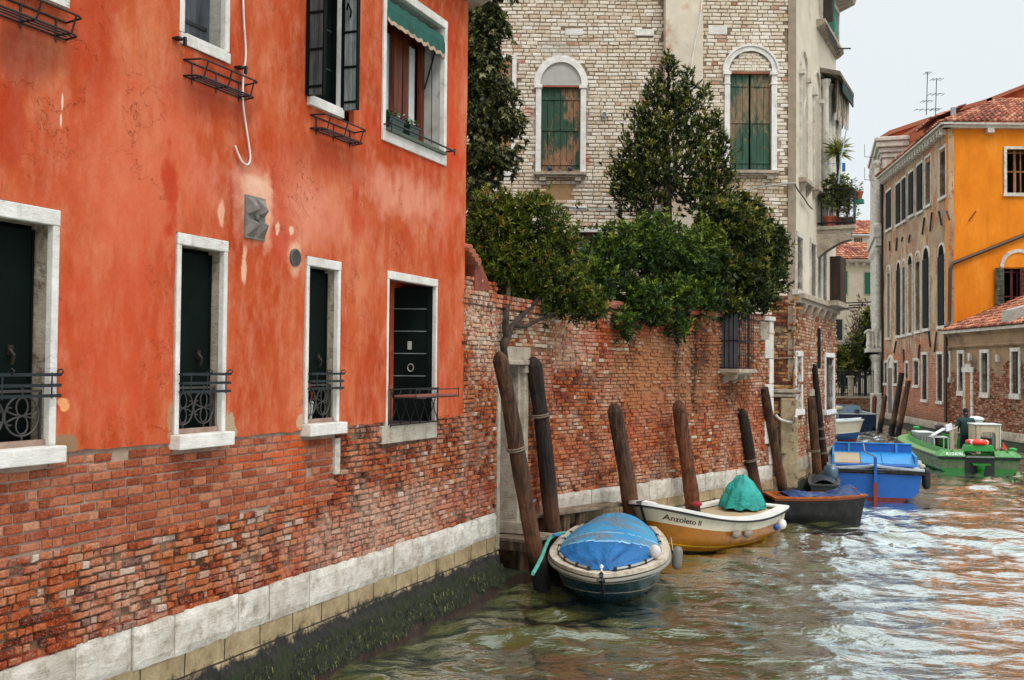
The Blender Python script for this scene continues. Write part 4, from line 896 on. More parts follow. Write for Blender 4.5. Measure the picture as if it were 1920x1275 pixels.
# catwalk plank along the garden wall
pa, pb = onz(1000, 967, .78), onz(1160, 945, .78); Fg = Frame(pa, pb-pa, UP.cross(pb-pa)); Lg = (pb-pa).length
cwk = thing('catwalk', 'long grey plank walkway on stubby posts along the foot of the garden wall', 'walkway', Fg.P(Lg/2, 0, -.78))
m = MB(); m.box(Fg, (-.1, Lg+.2), (0, .17), (-.05, 0)); m.box(Fg, (-.05, Lg+.1), (.19, .36), (-.05, -.003)); m.build('planks', M_PLANK, cwk, bevel=.006)
for x_ in (1012, 1088, 1145):
    p = onz(x_, 960, .78); a = (p-pa).dot(Fg.ex); m = MB(); m.tube([Fg.P(a, .12, -.05), Fg.P(a, .12, -1.9)], [.085, .095], 10, jag=.06); m.build('post', wood_mat('stub_post', '#5a4632', '#8d7455', st=(16, 16, 1.5), dark='#1a110b'), cwk)
# ------------------------------------------------------------------ mooring posts
def pile_mat(name, a, b, dk='#0e0907', topz=None, bright='#7a4c30', zb=(.9, 1.6)):
    g = G(name); n = g.noise(1, 9, .72, st=(16, 16, 1.1), dist=.6); z = g.node('ShaderNodeSeparateXYZ', {0: g.pos}).outputs[2]
    col = g.ramp(n, [(.28, lin(dk)), (.45, lin(a)), (.68, lin(b))])
    w = g.math('ADD', z, g.math('MULTIPLY', g.math('SUBTRACT', g.noise(5, 6, .7), .5), .5))
    col = g.mix(g.math('MULTIPLY', g.thr(w, zb[1], zb[0]), .4), col, lin(bright))
    col = g.mix(g.thr(w, .62, .38), col, lin('#0d0b09'))
    g.set(g.node('ShaderNodeMath').inputs[0], 0)
    col = g.mix(g.math('MULTIPLY', g.thr(g.noise(4, 7, .7, off=(2, 8, 1)), .5, .64), .6), col, lin(dk))
    return g.out(col, .8, g.bump(g.math('ADD', n, g.math('MULTIPLY', g.noise(9, 5, .6), .6)), 1, .03), spec=.3)
M_PILE = pile_mat('mooring_wood', '#3a261a', '#6b4b36'); M_PILE2 = pile_mat('mooring_wood_dark', '#1c1512', '#3e2c22', zb=(.8, 1.3)); M_PILER = pile_mat('mooring_wood_red', '#44281a', '#7a4e34', bright='#8a5030', zb=(1.0, 2.2))
def mooring(tx, ty, bx, by, rpx, lab, mat=None, zb=0.0, topY=None, rings=(), name='mooring_post', cap=True, seed=1, bend=.03, z_at=None, grp='mooring posts along the canal'):
    """top pixel, waterline pixel, radius in photo pixels near the water"""
    B_ = onz(bx, by, zb); Y = B_.y; topY = 1.15*(ony(tx, ty, Y).x-B_.x) if topY is None else topY; T_ = ony(tx, ty, Y+topY); rad = rpx/1920*Y
    rg = random.Random(seed); n = 14; ax = (T_-B_); L = ax.length; d = ax.normalized(); bb = B_-d*1.2
    pts = []; rr = []; sd = d.orthogonal()
    for i in range(n+1):
        t = i/n; p = bb+(T_-bb)*t+sd*bend*math.sin(t*math.pi)*(.5+.5*math.sin(t*5+seed)); pts.append(p); rr.append(rad*(1.05-.18*t+.05*math.sin(t*17+seed)))
    o = thing(name, lab, 'mooring post', B_, grp)
    m = MB(); nn = 14
    if cap: pts += [T_+d*rad*.5, T_+d*rad*.9]; rr += [rr[-1]*.72, rr[-1]*.3]
    m.tube(pts, rr, nn, jag=.05, rng=rg); m.build('shaft', mat or M_PILE, o, smooth=False)
    m = MB(); any_ = False
    for t in rings:
        p = B_+(T_-B_)*t; r_ = rad*1.02; a = d.orthogonal().normalized(); b = d.cross(a)
        for k in range(2): m.tube([p+d*k*.03+(a*math.cos(q)+b*math.sin(q))*r_ for q in [j*math.pi/7 for j in range(15)]], .011, 5); any_ = True
    if any_: m.build('rope_ring', plain('old_rope', '#6f6252', .9), o)
    return o
mooring(938, 674, 1015, 1106, 16, 'thick brown mooring post leaning left in front of the water door', M_PILE, rings=(.62,), bend=.06, seed=2)
mooring(1001, 684, 1044, 1062, 16, 'dark mooring post just right of the thick leaning post, at the round blue boat', M_PILE2, rings=(.75,), seed=3, bend=.04)
mooring(1153, 770, 1193, 1032, 16, 'stout mooring post with charred pointed top at the bow of the yellow boat', M_PILE, seed=4)
mooring(1273, 763, 1303, 1000, 14, 'straight brown mooring post behind the middle of the yellow boat', M_PILER, seed=5)
mooring(1393, 776, 1424, 968, 11, 'slim mooring post leaning left behind the turquoise tarpaulin', M_PILE2, seed=6, rings=(.55,))
mooring(1433, 727, 1474, 958, 9, 'thin pole leaning left against the end of the garden wall', M_PILE, seed=7, cap=False)
# ================================================================== PALE BRICK PALACE
pal = thing('brick_palace', 'tall pale brick palace with two arched green shuttered windows behind the garden trees', 'building', WW.P(4, -3, 0))
uW = lambda x, y=300: WW.u(x, y); zW = lambda x, y: WW.z(x, y)
ZLOW = zW(1470, 556); PTOP = 12.6
Wn = []
def archwin(xl, xr, xo0, xo1, ysp, ysl, ytop):
    return dict(a=uW(xl), b=uW(xr), oa=uW(xo0), ob=uW(xo1), zsp=zW((xl+xr)/2, ysp), zs=zW((xl+xr)/2, ysl), zt=zW((xl+xr)/2, ytop))
A1 = archwin(1014, 1087, 1003, 1098, 160, 324, 108); A2 = archwin(1368, 1445, 1357, 1456, 135, 321, 88)
def in_arch(A, u, z):
    uc = (A['oa']+A['ob'])/2; r = (A['ob']-A['oa'])/2
    if A['oa'] < u < A['ob'] and A['zs']-.12 < z <= A['zsp']: return True
    return z > A['zsp'] and ((u-uc)/r)**2+((z-A['zsp'])/(A['zt']-A['zsp']))**2 < 1
BL1 = (uW(905), uW(967), zW(940, 165), zW(940, 104)); BL2 = (uW(900), uW(966), zW(940, 330), zW(940, 225))
LW = (uW(1070), uW(1146), zW(1110, 520), zW(1110, 427))
CH = (uW(1243), uW(1313))
blocks = [(uW(a), uW(b), zW(a, d), zW(a, c)) for a, b, c, d in ((1057, 1092, 53, 67), (1187, 1226, 54, 68), (1326, 1363, 47, 66), (1067, 1102, 386, 396), (918, 944, 52, 68))]
def modeW(u, z):
    if in_arch(A1, u, z) or in_arch(A2, u, z): return 0
    for q in (BL1, BL2, LW, (CH[0], CH[1], -5, 99)):
        if q[0] < u < q[1] and q[2] < z < q[3]: return 0
    for q in blocks:
        if q[0] < u < q[1] and q[2] < z < q[3]: return 0
    if u > uW(1477) and z > ZLOW: return 0
    if uW(1020) < u < uW(1078) and zW(1050, 375) < z < zW(1050, 345): return 0
    return 1
spW = [px_spot(WW, 1050, 358, 30, 26, '#a88458', .6), px_spot(WW, 1400, 350, 60, 20, '#a8895c', .7), px_spot(WW, 1005, 240, 16, 90, '#a8a094', .55), px_spot(WW, 1093, 240, 12, 100, '#a8a094', .6), px_spot(WW, 1050, 92, 40, 22, '#a8a094', .7),
       px_spot(WW, 1100, 300, 8, 20, '#a4512c', .8), px_spot(WW, 985, 210, 12, 10, '#a4512c', .6), px_spot(WW, 1300, 440, 80, 40, '#b09870', .4), px_spot(WW, 1410, 210, 60, 90, '#d8cfc0', .3)]
M_PB = brick_mat('pale_brick', PALE, pale=.75, palec='#e9ddca', dirty=.05, dirtc='#7a6a58', spots=spW, bstr=.3)
M_PM = mortar_mat('palace_mortar', '#5e4e3e', '#927e66', spots=spW)
M_LB = brick_mat('corner_brick', [(0, lin('#3a1a12')), (.3, lin('#6e2c1a')), (.5, lin('#8c4a2a')), (.7, lin('#a8743a')), (.85, lin('#b98a4c')), (1, lin('#c8a070'))], pale=.3, dirty=.4)
def rfW(u, z, rg):
    r = rg.random()
    if rg.random() < .02: r = .01
    elif r < .06 and rg.random() < .5: r = .5
    return r
bricks(WW, uW(700), uW(1490), 3.2, PTOP, .088, .235, lambda u, z: modeW(u, z) and (u < uW(1448) or z > ZLOW), dep=.014, jit=.2, seed=31, wob=.03, gap=.017, rf=rfW).build('pale_brickwork', M_PB, pal, WW, norm=False)
bricks(WW, uW(1444), uW(1489), .5, ZLOW, .075, .2, lambda u, z: 0 if (u > uW(1463) and z < zW(1470, 738)) else .95, dep=.03, jit=.34, seed=33, wob=.03, gap=.012).build('ochre_brickwork', M_LB, pal, WW, norm=False)
backing(WW, 'mortar_bed', [M_PM], pal, 0, WW.L, 0, PTOP, [(A1['a'], A1['b'], A1['zs'], A1['zsp']), (A2['a'], A2['b'], A2['zs'], A2['zsp']), (LW[0]+.08, LW[1]-.08, LW[2], LW[3]-.1)], d=-.002, thick=.35)
for q in blocks: m = MB(); m.box(WW, (q[0]+.01, q[1]-.01), (-.02, .03), (q[2]+.01, q[3]-.01)); m.build('stone_block', M_WHITE, pal, WW, bevel=.01)
# blocked-up windows
for q in (BL1, BL2):
    m = MB(); m.box(WW, (q[0]+.1, q[1]-.1), (-.03, -.01), (q[2]+.1, q[3]-.1)); wo = m.build('blocked_window', M_PM, pal, WW)
    m = MB(); f = .1
    m.box(WW, (q[0], q[0]+f), (-.02, .04), (q[2]+f, q[3]-f)); m.box(WW, (q[1]-f, q[1]), (-.02, .04), (q[2]+f, q[3]-f)); m.box(WW, (q[0], q[1]), (-.02, .042), (q[3]-f, q[3])); m.box(WW, (q[0], q[1]), (-.02, .042), (q[2], q[2]+f)); m.build('frame', M_WHITE, wo, WW, bevel=.008)
    bricks(WW, q[0]+f, q[1]-f, q[2]+f+.01, q[3]-f, .085, .24, lambda u, z: u < q[1]-f-.06, d=-.01, dep=.02, jit=.2, seed=37).build('infill', brick_mat('orange_infill', [(0, lin('#8e5434')), (.5, lin('#b5704a')), (1, lin('#c79a72'))], pale=.45), wo, WW, norm=False)
# arched windows
def arc_pts(uc, zc, ru, rz, n=22, t0=0, t1=math.pi): return [(uc+ru*math.cos(t0+(t1-t0)*i/n), zc+rz*math.sin(t0+(t1-t0)*i/n)) for i in range(n+1)]
def arch_ring(m, W, uc, zc, ri, ro, ki, ko, d0, d1, n=22):
    I = arc_pts(uc, zc, ri, ki, n); O = arc_pts(uc, zc, ro, ko, n)
    for i in range(n):
        vs = [W.P(I[i][0], d, I[i][1]) for d in (d0, d1)]+[W.P(O[i][0], d, O[i][1]) for d in (d0, d1)]+[W.P(I[i+1][0], d, I[i+1][1]) for d in (d0, d1)]+[W.P(O[i+1][0], d, O[i+1][1]) for d in (d0, d1)]
        m.add(vs, [(1, 3, 7, 5), (0, 4, 5, 1), (2, 3, 7, 6), (0, 2, 3, 1), (4, 5, 7, 6)])
def old_shutter_mat(name, grn, orange, thr, seed):
    g = G(name); st = g.noise(5.5, 9, .78, st=(2.6, 1, .7), off=(seed, 0, 3)); n2 = g.noise(1.2, 4, .6, st=(1, 1, .5), off=(seed, 2, 5))
    col = g.ramp(g.noise(14, 7, .7, st=(1, 1, .15)), [(.3, lin(grn[0])), (.65, lin(grn[1]))])
    o = g.ramp(g.noise(26, 7, .7, st=(1, 1, .2)), [(.3, lin(orange[0])), (.7, lin(orange[1]))])
    k = g.thr(g.math('ADD', st, g.math('MULTIPLY', g.math('SUBTRACT', n2, .5), .9)), thr-.02, thr+.05)
    return g.out(g.mix(k, col, o), .8, g.bump(g.noise(20, 7, .7, st=(1, 1, .1)), .6, .02))
M_OS1 = old_shutter_mat('peeling_shutter', ('#12301f', '#254a34'), ('#6a4630', '#98704e'), .53, 3); M_OS2 = old_shutter_mat('green_peeling_shutter', ('#163426', '#305440'), ('#5a4632', '#8a7656'), .55, 8)
for A, kind in ((A1, 0), (A2, 1)):
    a, b, oa, ob, zsp, zs, zt = (A[k] for k in ('a', 'b', 'oa', 'ob', 'zsp', 'zs', 'zt')); uc = (oa+ob)/2; ro = (ob-oa)/2; ko = zt-zsp
    m = MB(); m.box(WW, (a, b), (-.25, -.22), (zs, zsp)); wo = m.build('arched_window', M_BLACK, pal, WW)
    m = MB(); I = arc_pts(uc, zsp, ro*.86, ko*.86); m.prism(WW, I, -.06, .008); m.build('lunette', plain('grey_render', '#a6a29a', .9, .12, 5, .3) if not kind else M_PM, wo, WW)
    if kind: bricks(WW, oa, ob, zsp+.02, zt, .07, .18, lambda u, z: ((u-uc)/(ro*.78))**2+((z-zsp)/(ko*.78))**2 < 1, d=.006, dep=.014, jit=.22, seed=41, rf=lambda u, z, rg: rg.random()*.9).build('lunette_bricks', M_PB, wo, WW, norm=False)
    m = MB(); arch_ring(m, WW, uc, zsp, ro*.82, ro*1.0, ko*.82, ko*1.0, -.05, .06); arch_ring(m, WW, uc, zsp, ro*1.0, ro*1.07, ko*1.0, ko*1.08, -.03, .09 if kind else .04); fr = m.build('arch', M_WHITE, wo, WW)
    m = MB()
    for (p, q) in ((oa, a), (b, ob)):
        m.box(WW, (p+.01, q), (-.22, .05), (zs, zsp)); m.box(WW, (p-.03, q+.02), (-.2, .08), (zsp-.08, zsp+.0)); 
        if kind: m.box(WW, (p-.02, q+.01), (-.2, .065), (zsp-.3, zsp-.27))
    m.build('frame', M_WHITE, wo, WW, bevel=.008)
    m = MB(); m.box(WW, (oa-.02, ob+.02), (-.2, .17), (zs-.07, zs)); m.box(WW, (oa+.03, ob-.03), (0, .12), (zs-.12, zs-.07)); m.box(WW, (oa+.1, oa+.25), (0, .12), (zs-.2, zs-.12)); m.box(WW, (ob-.25, ob-.1), (0, .12), (zs-.2, zs-.12)); m.build('sill', M_STONED, wo, WW, bevel=.006)
    m = MB(); m.box(WW, (a, b), (-.1, .02), (zsp-.045, zsp-.002)); m.build('lintel_board', plain('rusty_lintel', '#8a4f34', .8), wo, WW)
    for k in (0, 1):
        p, q = (a, (a+b)/2-(.0 if not kind else .018)) if k == 0 else ((a+b)/2+(.0 if not kind else .018), b)
        m = MB(); nb = 3
        for i in range(nb): m.box(WW, (p+(q-p)*i/nb+.004, p+(q-p)*(i+1)/nb-.004), (-.10, -.06), (zs+.01, zsp-.05))
        sh = m.build('shutter', M_OS1 if not kind else M_OS2, wo, WW, bevel=.004)
        for zz in (zs+.22, (zs+zsp)/2, zsp-.3): m = MB(); m.box(WW, (p+.01, q-.01), (-.06, -.04), (zz-.035, zz+.035)); m.build('batten', M_OS1 if not kind else M_OS2, sh, WW, bevel=.004)
for px_ in (1031, 1069):
    p = WW.P(uW(px_), .0, A1['zs']+.08); m = MB(); m.ell(p+Vector((0, -.08, 0)), .055, .07, .06); m.ell(p+Vector((.03, -.1, .07)), .028); m.add([p+Vector((-.05, -.05, .02)), p+Vector((-.13, -.03, -.02)), p+Vector((-.05, -.08, -.02))], [(0, 1, 2)])
    tag(m.build('pigeon', plain('pigeon_grey', '#3a3f4a', .7), smooth=True), 'dark pigeon resting on the left end of the peeling window sill' if px_ == 1031 else 'dark pigeon resting on the right end of the peeling window sill', 'pigeon', 'pigeons on the arched window sill')
# lower window half hidden by the trees
q = LW; m = MB(); m.box(WW, (q[0]+.08, q[1]-.08), (-.24, -.2), (q[2], q[3]-.1)); wo = m.build('window', M_BLACK, pal, WW)
m = MB(); m.box(WW, (q[0], q[1]), (-.2, .05), (q[3]-.11, q[3])); m.box(WW, (q[0]+.01, q[0]+.1), (-.2, .04), (q[2], q[3]-.11)); m.box(WW, (q[1]-.1, q[1]-.01), (-.2, .04), (q[2], q[3]-.11)); m.build('frame', M_WHITE, wo, WW, bevel=.008)
m = MB(); m.box(WW, (q[0]+.1, q[1]-.1), (-.12, -.08), (q[2], q[3]-.12)); m.build('shutter', M_OS2, wo, WW)
# chimney breast, vent, cables
m = MB(); m.box(WW, (CH[0], CH[1]), (-.1, .32), (3, PTOP)); m.build('chimney_breast', plain('stained_render', '#c4b8a4', .9, .15, 2, .4, 25, dirt='#a9703f', dscale=1.6, dthr=(.56, .72)), pal, WW, bevel=.01)
m = MB(); F = Frame(WW.P(uW(1132), 0, zW(1132, 216)), WW.ex, UP, WW.ey); m.lathe(F, [(.07, 0), (.07, .1), (.05, .12), (.05, .05), (0, .05)], 12); m.build('vent_pipe', plain('white_metal', '#c8c8c4', .5), pal)
m = MB(); m.tube(smooth_path([WW.P(uW(x, y), .05, zW(x, y)) for x, y in ((1040, 384), (1080, 390), (1130, 392), (1200, 391), (1250, 390))]), .012, 5); m.build('cable', plain('cable_grey', '#8c9a92', .7), pal)
m = MB(); m.tube(smooth_path([WW.P(uW(x, y), .36, zW(x, y)) for x, y in ((1312, -10), (1308, 40), (1298, 90), (1291, 140), (1288, 200))]), .010, 5); m.build('cable', plain('cable_white', '#d8d8d4', .6), pal)
m = MB(); m.tube(smooth_path([WW.P(uW(x, y), .1, zW(x, y)) for x, y in ((1372, 368), (1410, 355), (1440, 350), (1470, 346), (1490, 345))]), .02, 6); m.build('pipe', plain('pipe_grey', '#9a9a92', .6), pal)
# corner strip, stone cap and stone pier at the foot
m = MB(); m.box(WW, (uW(1477), WW.L+.02), (-.1, .03), (ZLOW-1.9, PTOP)); m.build('corner_pilaster', plain('brown_grey_render', '#8d7d6a', .9, .2, 5, .5), pal, WW)
m = MB(); z1_ = zW(1470, 746); m.box(WW, (uW(1462), WW.L+.05), (-.1, .12), (.3, z1_)); m.build('stone_pier', stone_mat('pier_stone', '#8f7c5e', '#c2b090', dirt='#55402a', dthr=(.52, .66)), pal, WW, bevel=.04)
m = MB(); m.box(WW, (uW(1449), WW.L+.03), (-.1, .10), (z1_+.02, z1_+.10)); m.box(WW, (uW(1449), WW.L+.05), (-.1, .14), (z1_+.12, z1_+.2)); m.build('stone_band', M_STONED, pal, WW, bevel=.015)
# canal side
M_PLAS = plain('grey_beige_plaster', '#c8bca8', .9, .12, 1.6, .3, 30, dirt='#94846c', dscale=1.3, dthr=(.54, .74))
uR = lambda x, y=300, d=0: WR.u(x, y, d); zR = lambda x, y, d=0: WR.z(x, y, d)
URE = WR.L; ZCOR = (zR(1492, 556)+zR(1560, 582))/2
Rw = []     # (u0,u1,z0,z1)
lowin = [(uR(1491.5), uR(1501), zR(1496, 768), zR(1496, 668)), (uR(1546), uR(1561), zR(1553, 768), zR(1553, 670))]
ldoor = (uR(1517), uR(1527), -.2, zR(1522, 742))
midw = [(uR(1491.5), uR(1502), zR(1497, 545), zR(1497, 446)), (uR(1518), uR(1527), zR(1522, 556), zR(1522, 458)), (uR(1530.5), uR(1537), zR(1534, 560), zR(1534, 466)), (uR(1540), uR(1547), zR(1543, 566), zR(1543, 470))]
hs = lowin+[ldoor]+midw
pl2 = grid_sheet(WR, lines(0, URE, .5, [h[i] for h in hs for i in (0, 1)]), lines(-.5, ZCOR, .5, [h[i] for h in hs for i in (2, 3)]), lowin+[ldoor], d=0, thick=.3); pl2.build('mortar_bed', [M_PM], pal, WR)
M_RB = brick_mat('canal_side_brick', [(0, lin('#7e3a24')), (.25, lin('#a8583a')), (.55, lin('#b9805c')), (.8, lin('#c49a78')), (1, lin('#d6c4ae'))], pale=.55, dirty=.3)
bricks(WR, 0, URE, .95, ZCOR, .075, .24, lambda u, z: 0 if any(h[0]-.03 < u < h[1]+.03 and h[2]-.05 < z < h[3]+.05 for h in lowin+[ldoor]) else .97, dep=.02, jit=.28, seed=51, wob=.03, gap=.014).build('canal_side_brickwork', M_RB, pal, WR, norm=False)
grid_sheet(WR, lines(0, URE, .5, [h[i] for h in midw for i in (0, 1)]), lines(ZCOR, PTOP+1.5, .5, [h[i] for h in midw for i in (2, 3)]), midw, d=.02, thick=.3, amp=.01).build('plaster', M_PLAS, pal, WR)
base_blocks(WR, 0, URE, .95, .33, .05, 22).build('stone_base', M_STONED, pal, WR, norm=False); footing(WR, 0, URE, pal)
for h in lowin+midw:
    m = MB(); m.box(WR, (h[0], h[1]), (-.2, -.17), (h[2], h[3])); wo = m.build('window', M_BLACK if h is not lowin[1] else plain('grey_blind', '#8b8880', .8), pal, WR)
    m = MB(); f = .09; m.box(WR, (h[0]-f, h[0]), (-.18, .05), (h[2], h[3])); m.box(WR, (h[1], h[1]+f), (-.18, .05), (h[2], h[3])); m.box(WR, (h[0]-f, h[1]+f), (-.18, .055), (h[3], h[3]+.12)); m.box(WR, (h[0]-f-.03, h[1]+f+.03), (-.18, .09), (h[2]-.12, h[2])); m.build('frame', M_WHITE if h in lowin else M_STONE, wo, WR, bevel=.006)
m = MB(); m.box(WR, (ldoor[0], ldoor[1]), (-.28, -.25), (-.3, ldoor[3])); wo = m.build('door', M_BLACK, pal, WR); m = MB(); m.box(WR, (ldoor[0]-.12, ldoor[1]+.12), (-.2, .06), (ldoor[3], ldoor[3]+.16)); m.build('lintel', M_STONED, wo, WR)
m = MB(); u_ = uR(1532); m.box(WR, (u_-.03, u_+.03), (.02, .09), (zR(1533, 690), zR(1533, 616))); m.build('iron_bar', M_IRON, pal)
# ledge with corbels between brick and plaster
m = MB(); m.box(WR, (0, URE), (0, .22), (ZCOR-.02, ZCOR+.10)); m.box(WR, (0, URE), (0, .14), (ZCOR-.12, ZCOR-.02))
for i in range(6): u_ = .5+i*.85; m.prism(WR, [(0, ZCOR-.12), (.2, ZCOR-.12), (.12, ZCOR-.3), (0, ZCOR-.42)], u_, u_+.14, 'bc')
m.box(WR, (uR(1538, 570), URE), (0, .45), (ZCOR+.0, ZCOR+.13)); m.build('ledge', M_STONED, pal, WR, bevel=.01)
# blind arched niches
for (x0, x1, yt, ysp, ysl) in ((1497.5, 1511, 93, 140, 340), (1522, 1535, 132, 180, 355)):
    u0, u1 = uR(x0), uR(x1); uc = (u0+u1)/2; zsp = zR((x0+x1)/2, ysp); zt = zR((x0+x1)/2, yt); zs = zR((x0+x1)/2, ysl); ro = (u1-u0)/2
    m = MB(); m.box(WR, (u0+.05, u1-.05), (.0, .025), (zs, zsp)); wo = m.build('blind_window', plain('niche_render', '#a89e8a', .9, .15), pal, WR)
    m = MB(); arch_ring(m, WR, uc, zsp, ro*.84, ro, (zt-zsp)*.9, zt-zsp, -.02, .07, 14); m.box(WR, (u0, u0+.08), (0, .07), (zs, zsp)); m.box(WR, (u1-.08, u1), (0, .07), (zs, zsp)); m.box(WR, (u0-.06, u0+.12), (0, .14), (zsp-.1, zsp)); m.box(WR, (u1-.12, u1+.06), (0, .14), (zsp-.1, zsp)); m.build('frame', M_STONE, wo, WR)
    m = MB(); m.box(WR, (u0-.1, u1+.1), (0, .2), (zs-.1, zs)); m.prism(WR, [(0, zs-.1), (.18, zs-.1), (.1, zs-.25), (0, zs-.35)], u0, u0+.12, 'bc'); m.prism(WR, [(0, zs-.1), (.18, zs-.1), (.1, zs-.25), (0, zs-.35)], u1-.12, u1, 'bc'); m.build('sill', M_STONED, wo, WR)
# body
m = MB(); F = Frame((WR.P(URE, -.3, 0)), -WR.ex, -WR.ey)
bk = [WW.P(0, -.36, 0), WW.P(WW.L-.3, -.36, 0), WR.P(.3, -.32, 0), WR.P(URE-.01, -.32, 0), WR.P(URE-.01, -9, 0), WW.P(0, -8, 0)]
m.add([(p.x, p.y, -1) for p in bk]+[(p.x, p.y, PTOP+.4) for p in bk], [(0, 1, 2, 3, 4, 5), (11, 10, 9, 8, 7, 6)]+[(i, (i+1) % 6, (i+1) % 6+6, i+6) for i in range(6)])
m.build('building_body', M_PLAS, pal)
m = MB(); m.quad(WR.P(URE, 0, -.5), WR.P(URE, -9, -.5), WR.P(URE, -9, PTOP+1.5), WR.P(URE, 0.02, PTOP+1.5)); m.build('end_wall', M_PLAS, pal, WR)
m = MB(); zc_ = PTOP+.5
m.prism(WR, [(0, zc_), (.5, zc_+.2), (.6, zc_+.5), (0, zc_+.6)], -.4, URE+.2, 'bc'); m.prism(WW, [(0, zc_), (.5, zc_+.2), (.6, zc_+.5), (0, zc_+.6)], 0, WW.L+.4, 'bc'); m.build('cornice', M_STONED, pal)
print('P2', 'ZBT', ZBT, 'ZAT', ZAT, 'UC', UC, 'UB0', UB0, 'px', 'zd0', zd0, 'zd1', zd1, 'UBE', UBE, 'PTOPvis', WW.z(1400, 0), WR.z(1565, 0), 'ZCOR', ZCOR)
# garden ground
m = MB(); cg = [WB.P(UB0, -.3, 1.1), WB.P(UBE, -.3, 1.1), WW.P(WW.L-.2, .1, 1.1), WW.P(0, .1, 1.1), WA.P(UEND-2, -6, 1.1), WA.P(UEND, -.3, 1.1), WA.P(UC-.1, -.35, 1.1)]
m.add(cg, [tuple(range(len(cg)))]); tag(m.build('garden_ground', plain('garden_soil', '#3a3020', .95)), kind='structure')
# ================================================================== TREES
def crown(m, lobes, n, ll, seed, up=.4, splay=.9, droop=0, tipr=(.6, 1), wr=.30, k=8, shell=.22, irr=.35):
    """rosettes of leaves spread through irregular lobes (centre, rx, rz, ry)"""
    rg = random.Random(seed); w = [l[1]*l[2] for l in lobes]
    V = m.v; F = m.f; Rn = m.r; Mi = m.m
    for i in range(n):
        c, rx, rz, ry = rg.choices(lobes, w)[0]
        d = Vector((rg.gauss(0, 1), rg.gauss(0, 1), rg.gauss(0, 1))).normalized()
        s_ = min(1.15, abs(1-abs(rg.gauss(0, shell)))) if rg.random() < .78 else rg.uniform(.2, .8)
        if rg.random() < .05: s_ = rg.uniform(1.1, 1.4)
        s_ *= 1+irr*1.5*mnoise.noise(Vector((c.x+d.x*1.7, c.y+d.y*1.7, c.z+d.z*1.7))*1.5)+.5*irr*mnoise.noise(Vector((c.x+d.x*5, c.y+d.y*5, c.z+d.z*5)))
        p = c+Vector((d.x*rx, d.y*ry, d.z*rz))*s_
        t = (d*.8+Vector((0, 0, up-droop))+Vector((rg.gauss(0, .35), rg.gauss(0, .35), rg.gauss(0, .35)))).normalized()
        a = t.orthogonal().normalized(); b = t.cross(a); q0 = rg.uniform(0, 6.28); base = rg.uniform(*tipr)*(.45+.55*max(0, min(1, s_))) if True else 0
        base = .31+.52*rg.random()+ .25*max(-1, min(1, (d.z+.2)))  # upper leaves of each lobe lighter, under ones darker: light put into leaf tone
        for j in range(k):
            q = q0+j*2.4; h = .55*ll*j/k; sp = splay*(1.25-.75*j/k)+rg.gauss(0, .15)
            ld = (t*math.cos(sp)+(a*math.cos(q)+b*math.sin(q))*math.sin(sp)).normalized(); ld = (ld+Vector((0, 0, -.5*droop))).normalized()
            l = ll*rg.uniform(.5, 1.3); pp = p+t*h; sd_ = ld.cross(t); sd_ = sd_.normalized() if sd_.length > .05 else a; nn = sd_.cross(ld)*.12*l; ww = sd_*l*wr*.5
            bI = len(V); e1 = pp+ld*l*.5; 
            V += [tuple(pp), tuple(e1+ww+nn), tuple(pp+ld*l-nn*.6), tuple(e1-ww+nn)]
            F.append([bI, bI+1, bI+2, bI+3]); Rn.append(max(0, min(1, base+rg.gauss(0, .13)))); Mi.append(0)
def lob(L, Yf):
    out = []
    for q in L:
        x, y, rx, rz = q[:4]; Y = Yf(x) if callable(Yf) else Yf
        if len(q) > 4: Y += q[4]
        s_ = Y/1920; out.append((ony(x, y, Y), rx*s_, rz*s_, max(.28, rx*s_*.8)))
    return out
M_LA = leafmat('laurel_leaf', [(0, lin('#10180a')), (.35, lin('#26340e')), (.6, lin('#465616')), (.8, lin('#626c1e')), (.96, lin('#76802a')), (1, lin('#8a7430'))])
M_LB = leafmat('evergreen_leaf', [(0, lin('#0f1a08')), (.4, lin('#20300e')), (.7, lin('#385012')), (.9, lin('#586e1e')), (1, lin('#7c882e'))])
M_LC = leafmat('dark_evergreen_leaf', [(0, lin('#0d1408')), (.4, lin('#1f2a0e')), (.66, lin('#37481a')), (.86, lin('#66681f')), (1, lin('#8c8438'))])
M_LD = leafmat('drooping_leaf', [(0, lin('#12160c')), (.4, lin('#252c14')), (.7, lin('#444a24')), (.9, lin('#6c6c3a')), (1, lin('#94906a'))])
M_BARK = wood_mat('bark', '#2c221b', '#4a3c30', st=(9, 9, 2.5), dark='#120d0a')
def tree(name, lab, base, lobes, n, ll, seed, mat, trunks, tr=.07, **kw):
    t = thing(name, lab, 'tree', base)
    m = MB(); crown(m, lobes, n, ll, seed, **kw); m.build('crown', mat, t, norm=False)
    m = MB()
    for pts, r0, r1 in trunks:
        P_ = smooth_path(pts, 5); nn = len(P_); m.tube(P_, [r0+(r1-r0)*i/(nn-1) for i in range(nn)], 8, jag=.08, rng=random.Random(seed))
    m.build('trunk', M_BARK, t)
    return t
YB = lambda x: WB.P(WB.u(max(990, x), 700), 0, 0).y
def limbs(base, lobes, r=.03):
    return [([base, base.lerp(l[0], .5)+Vector((0, 0, -.1)), l[0]], r, r*.3) for l in lobes]
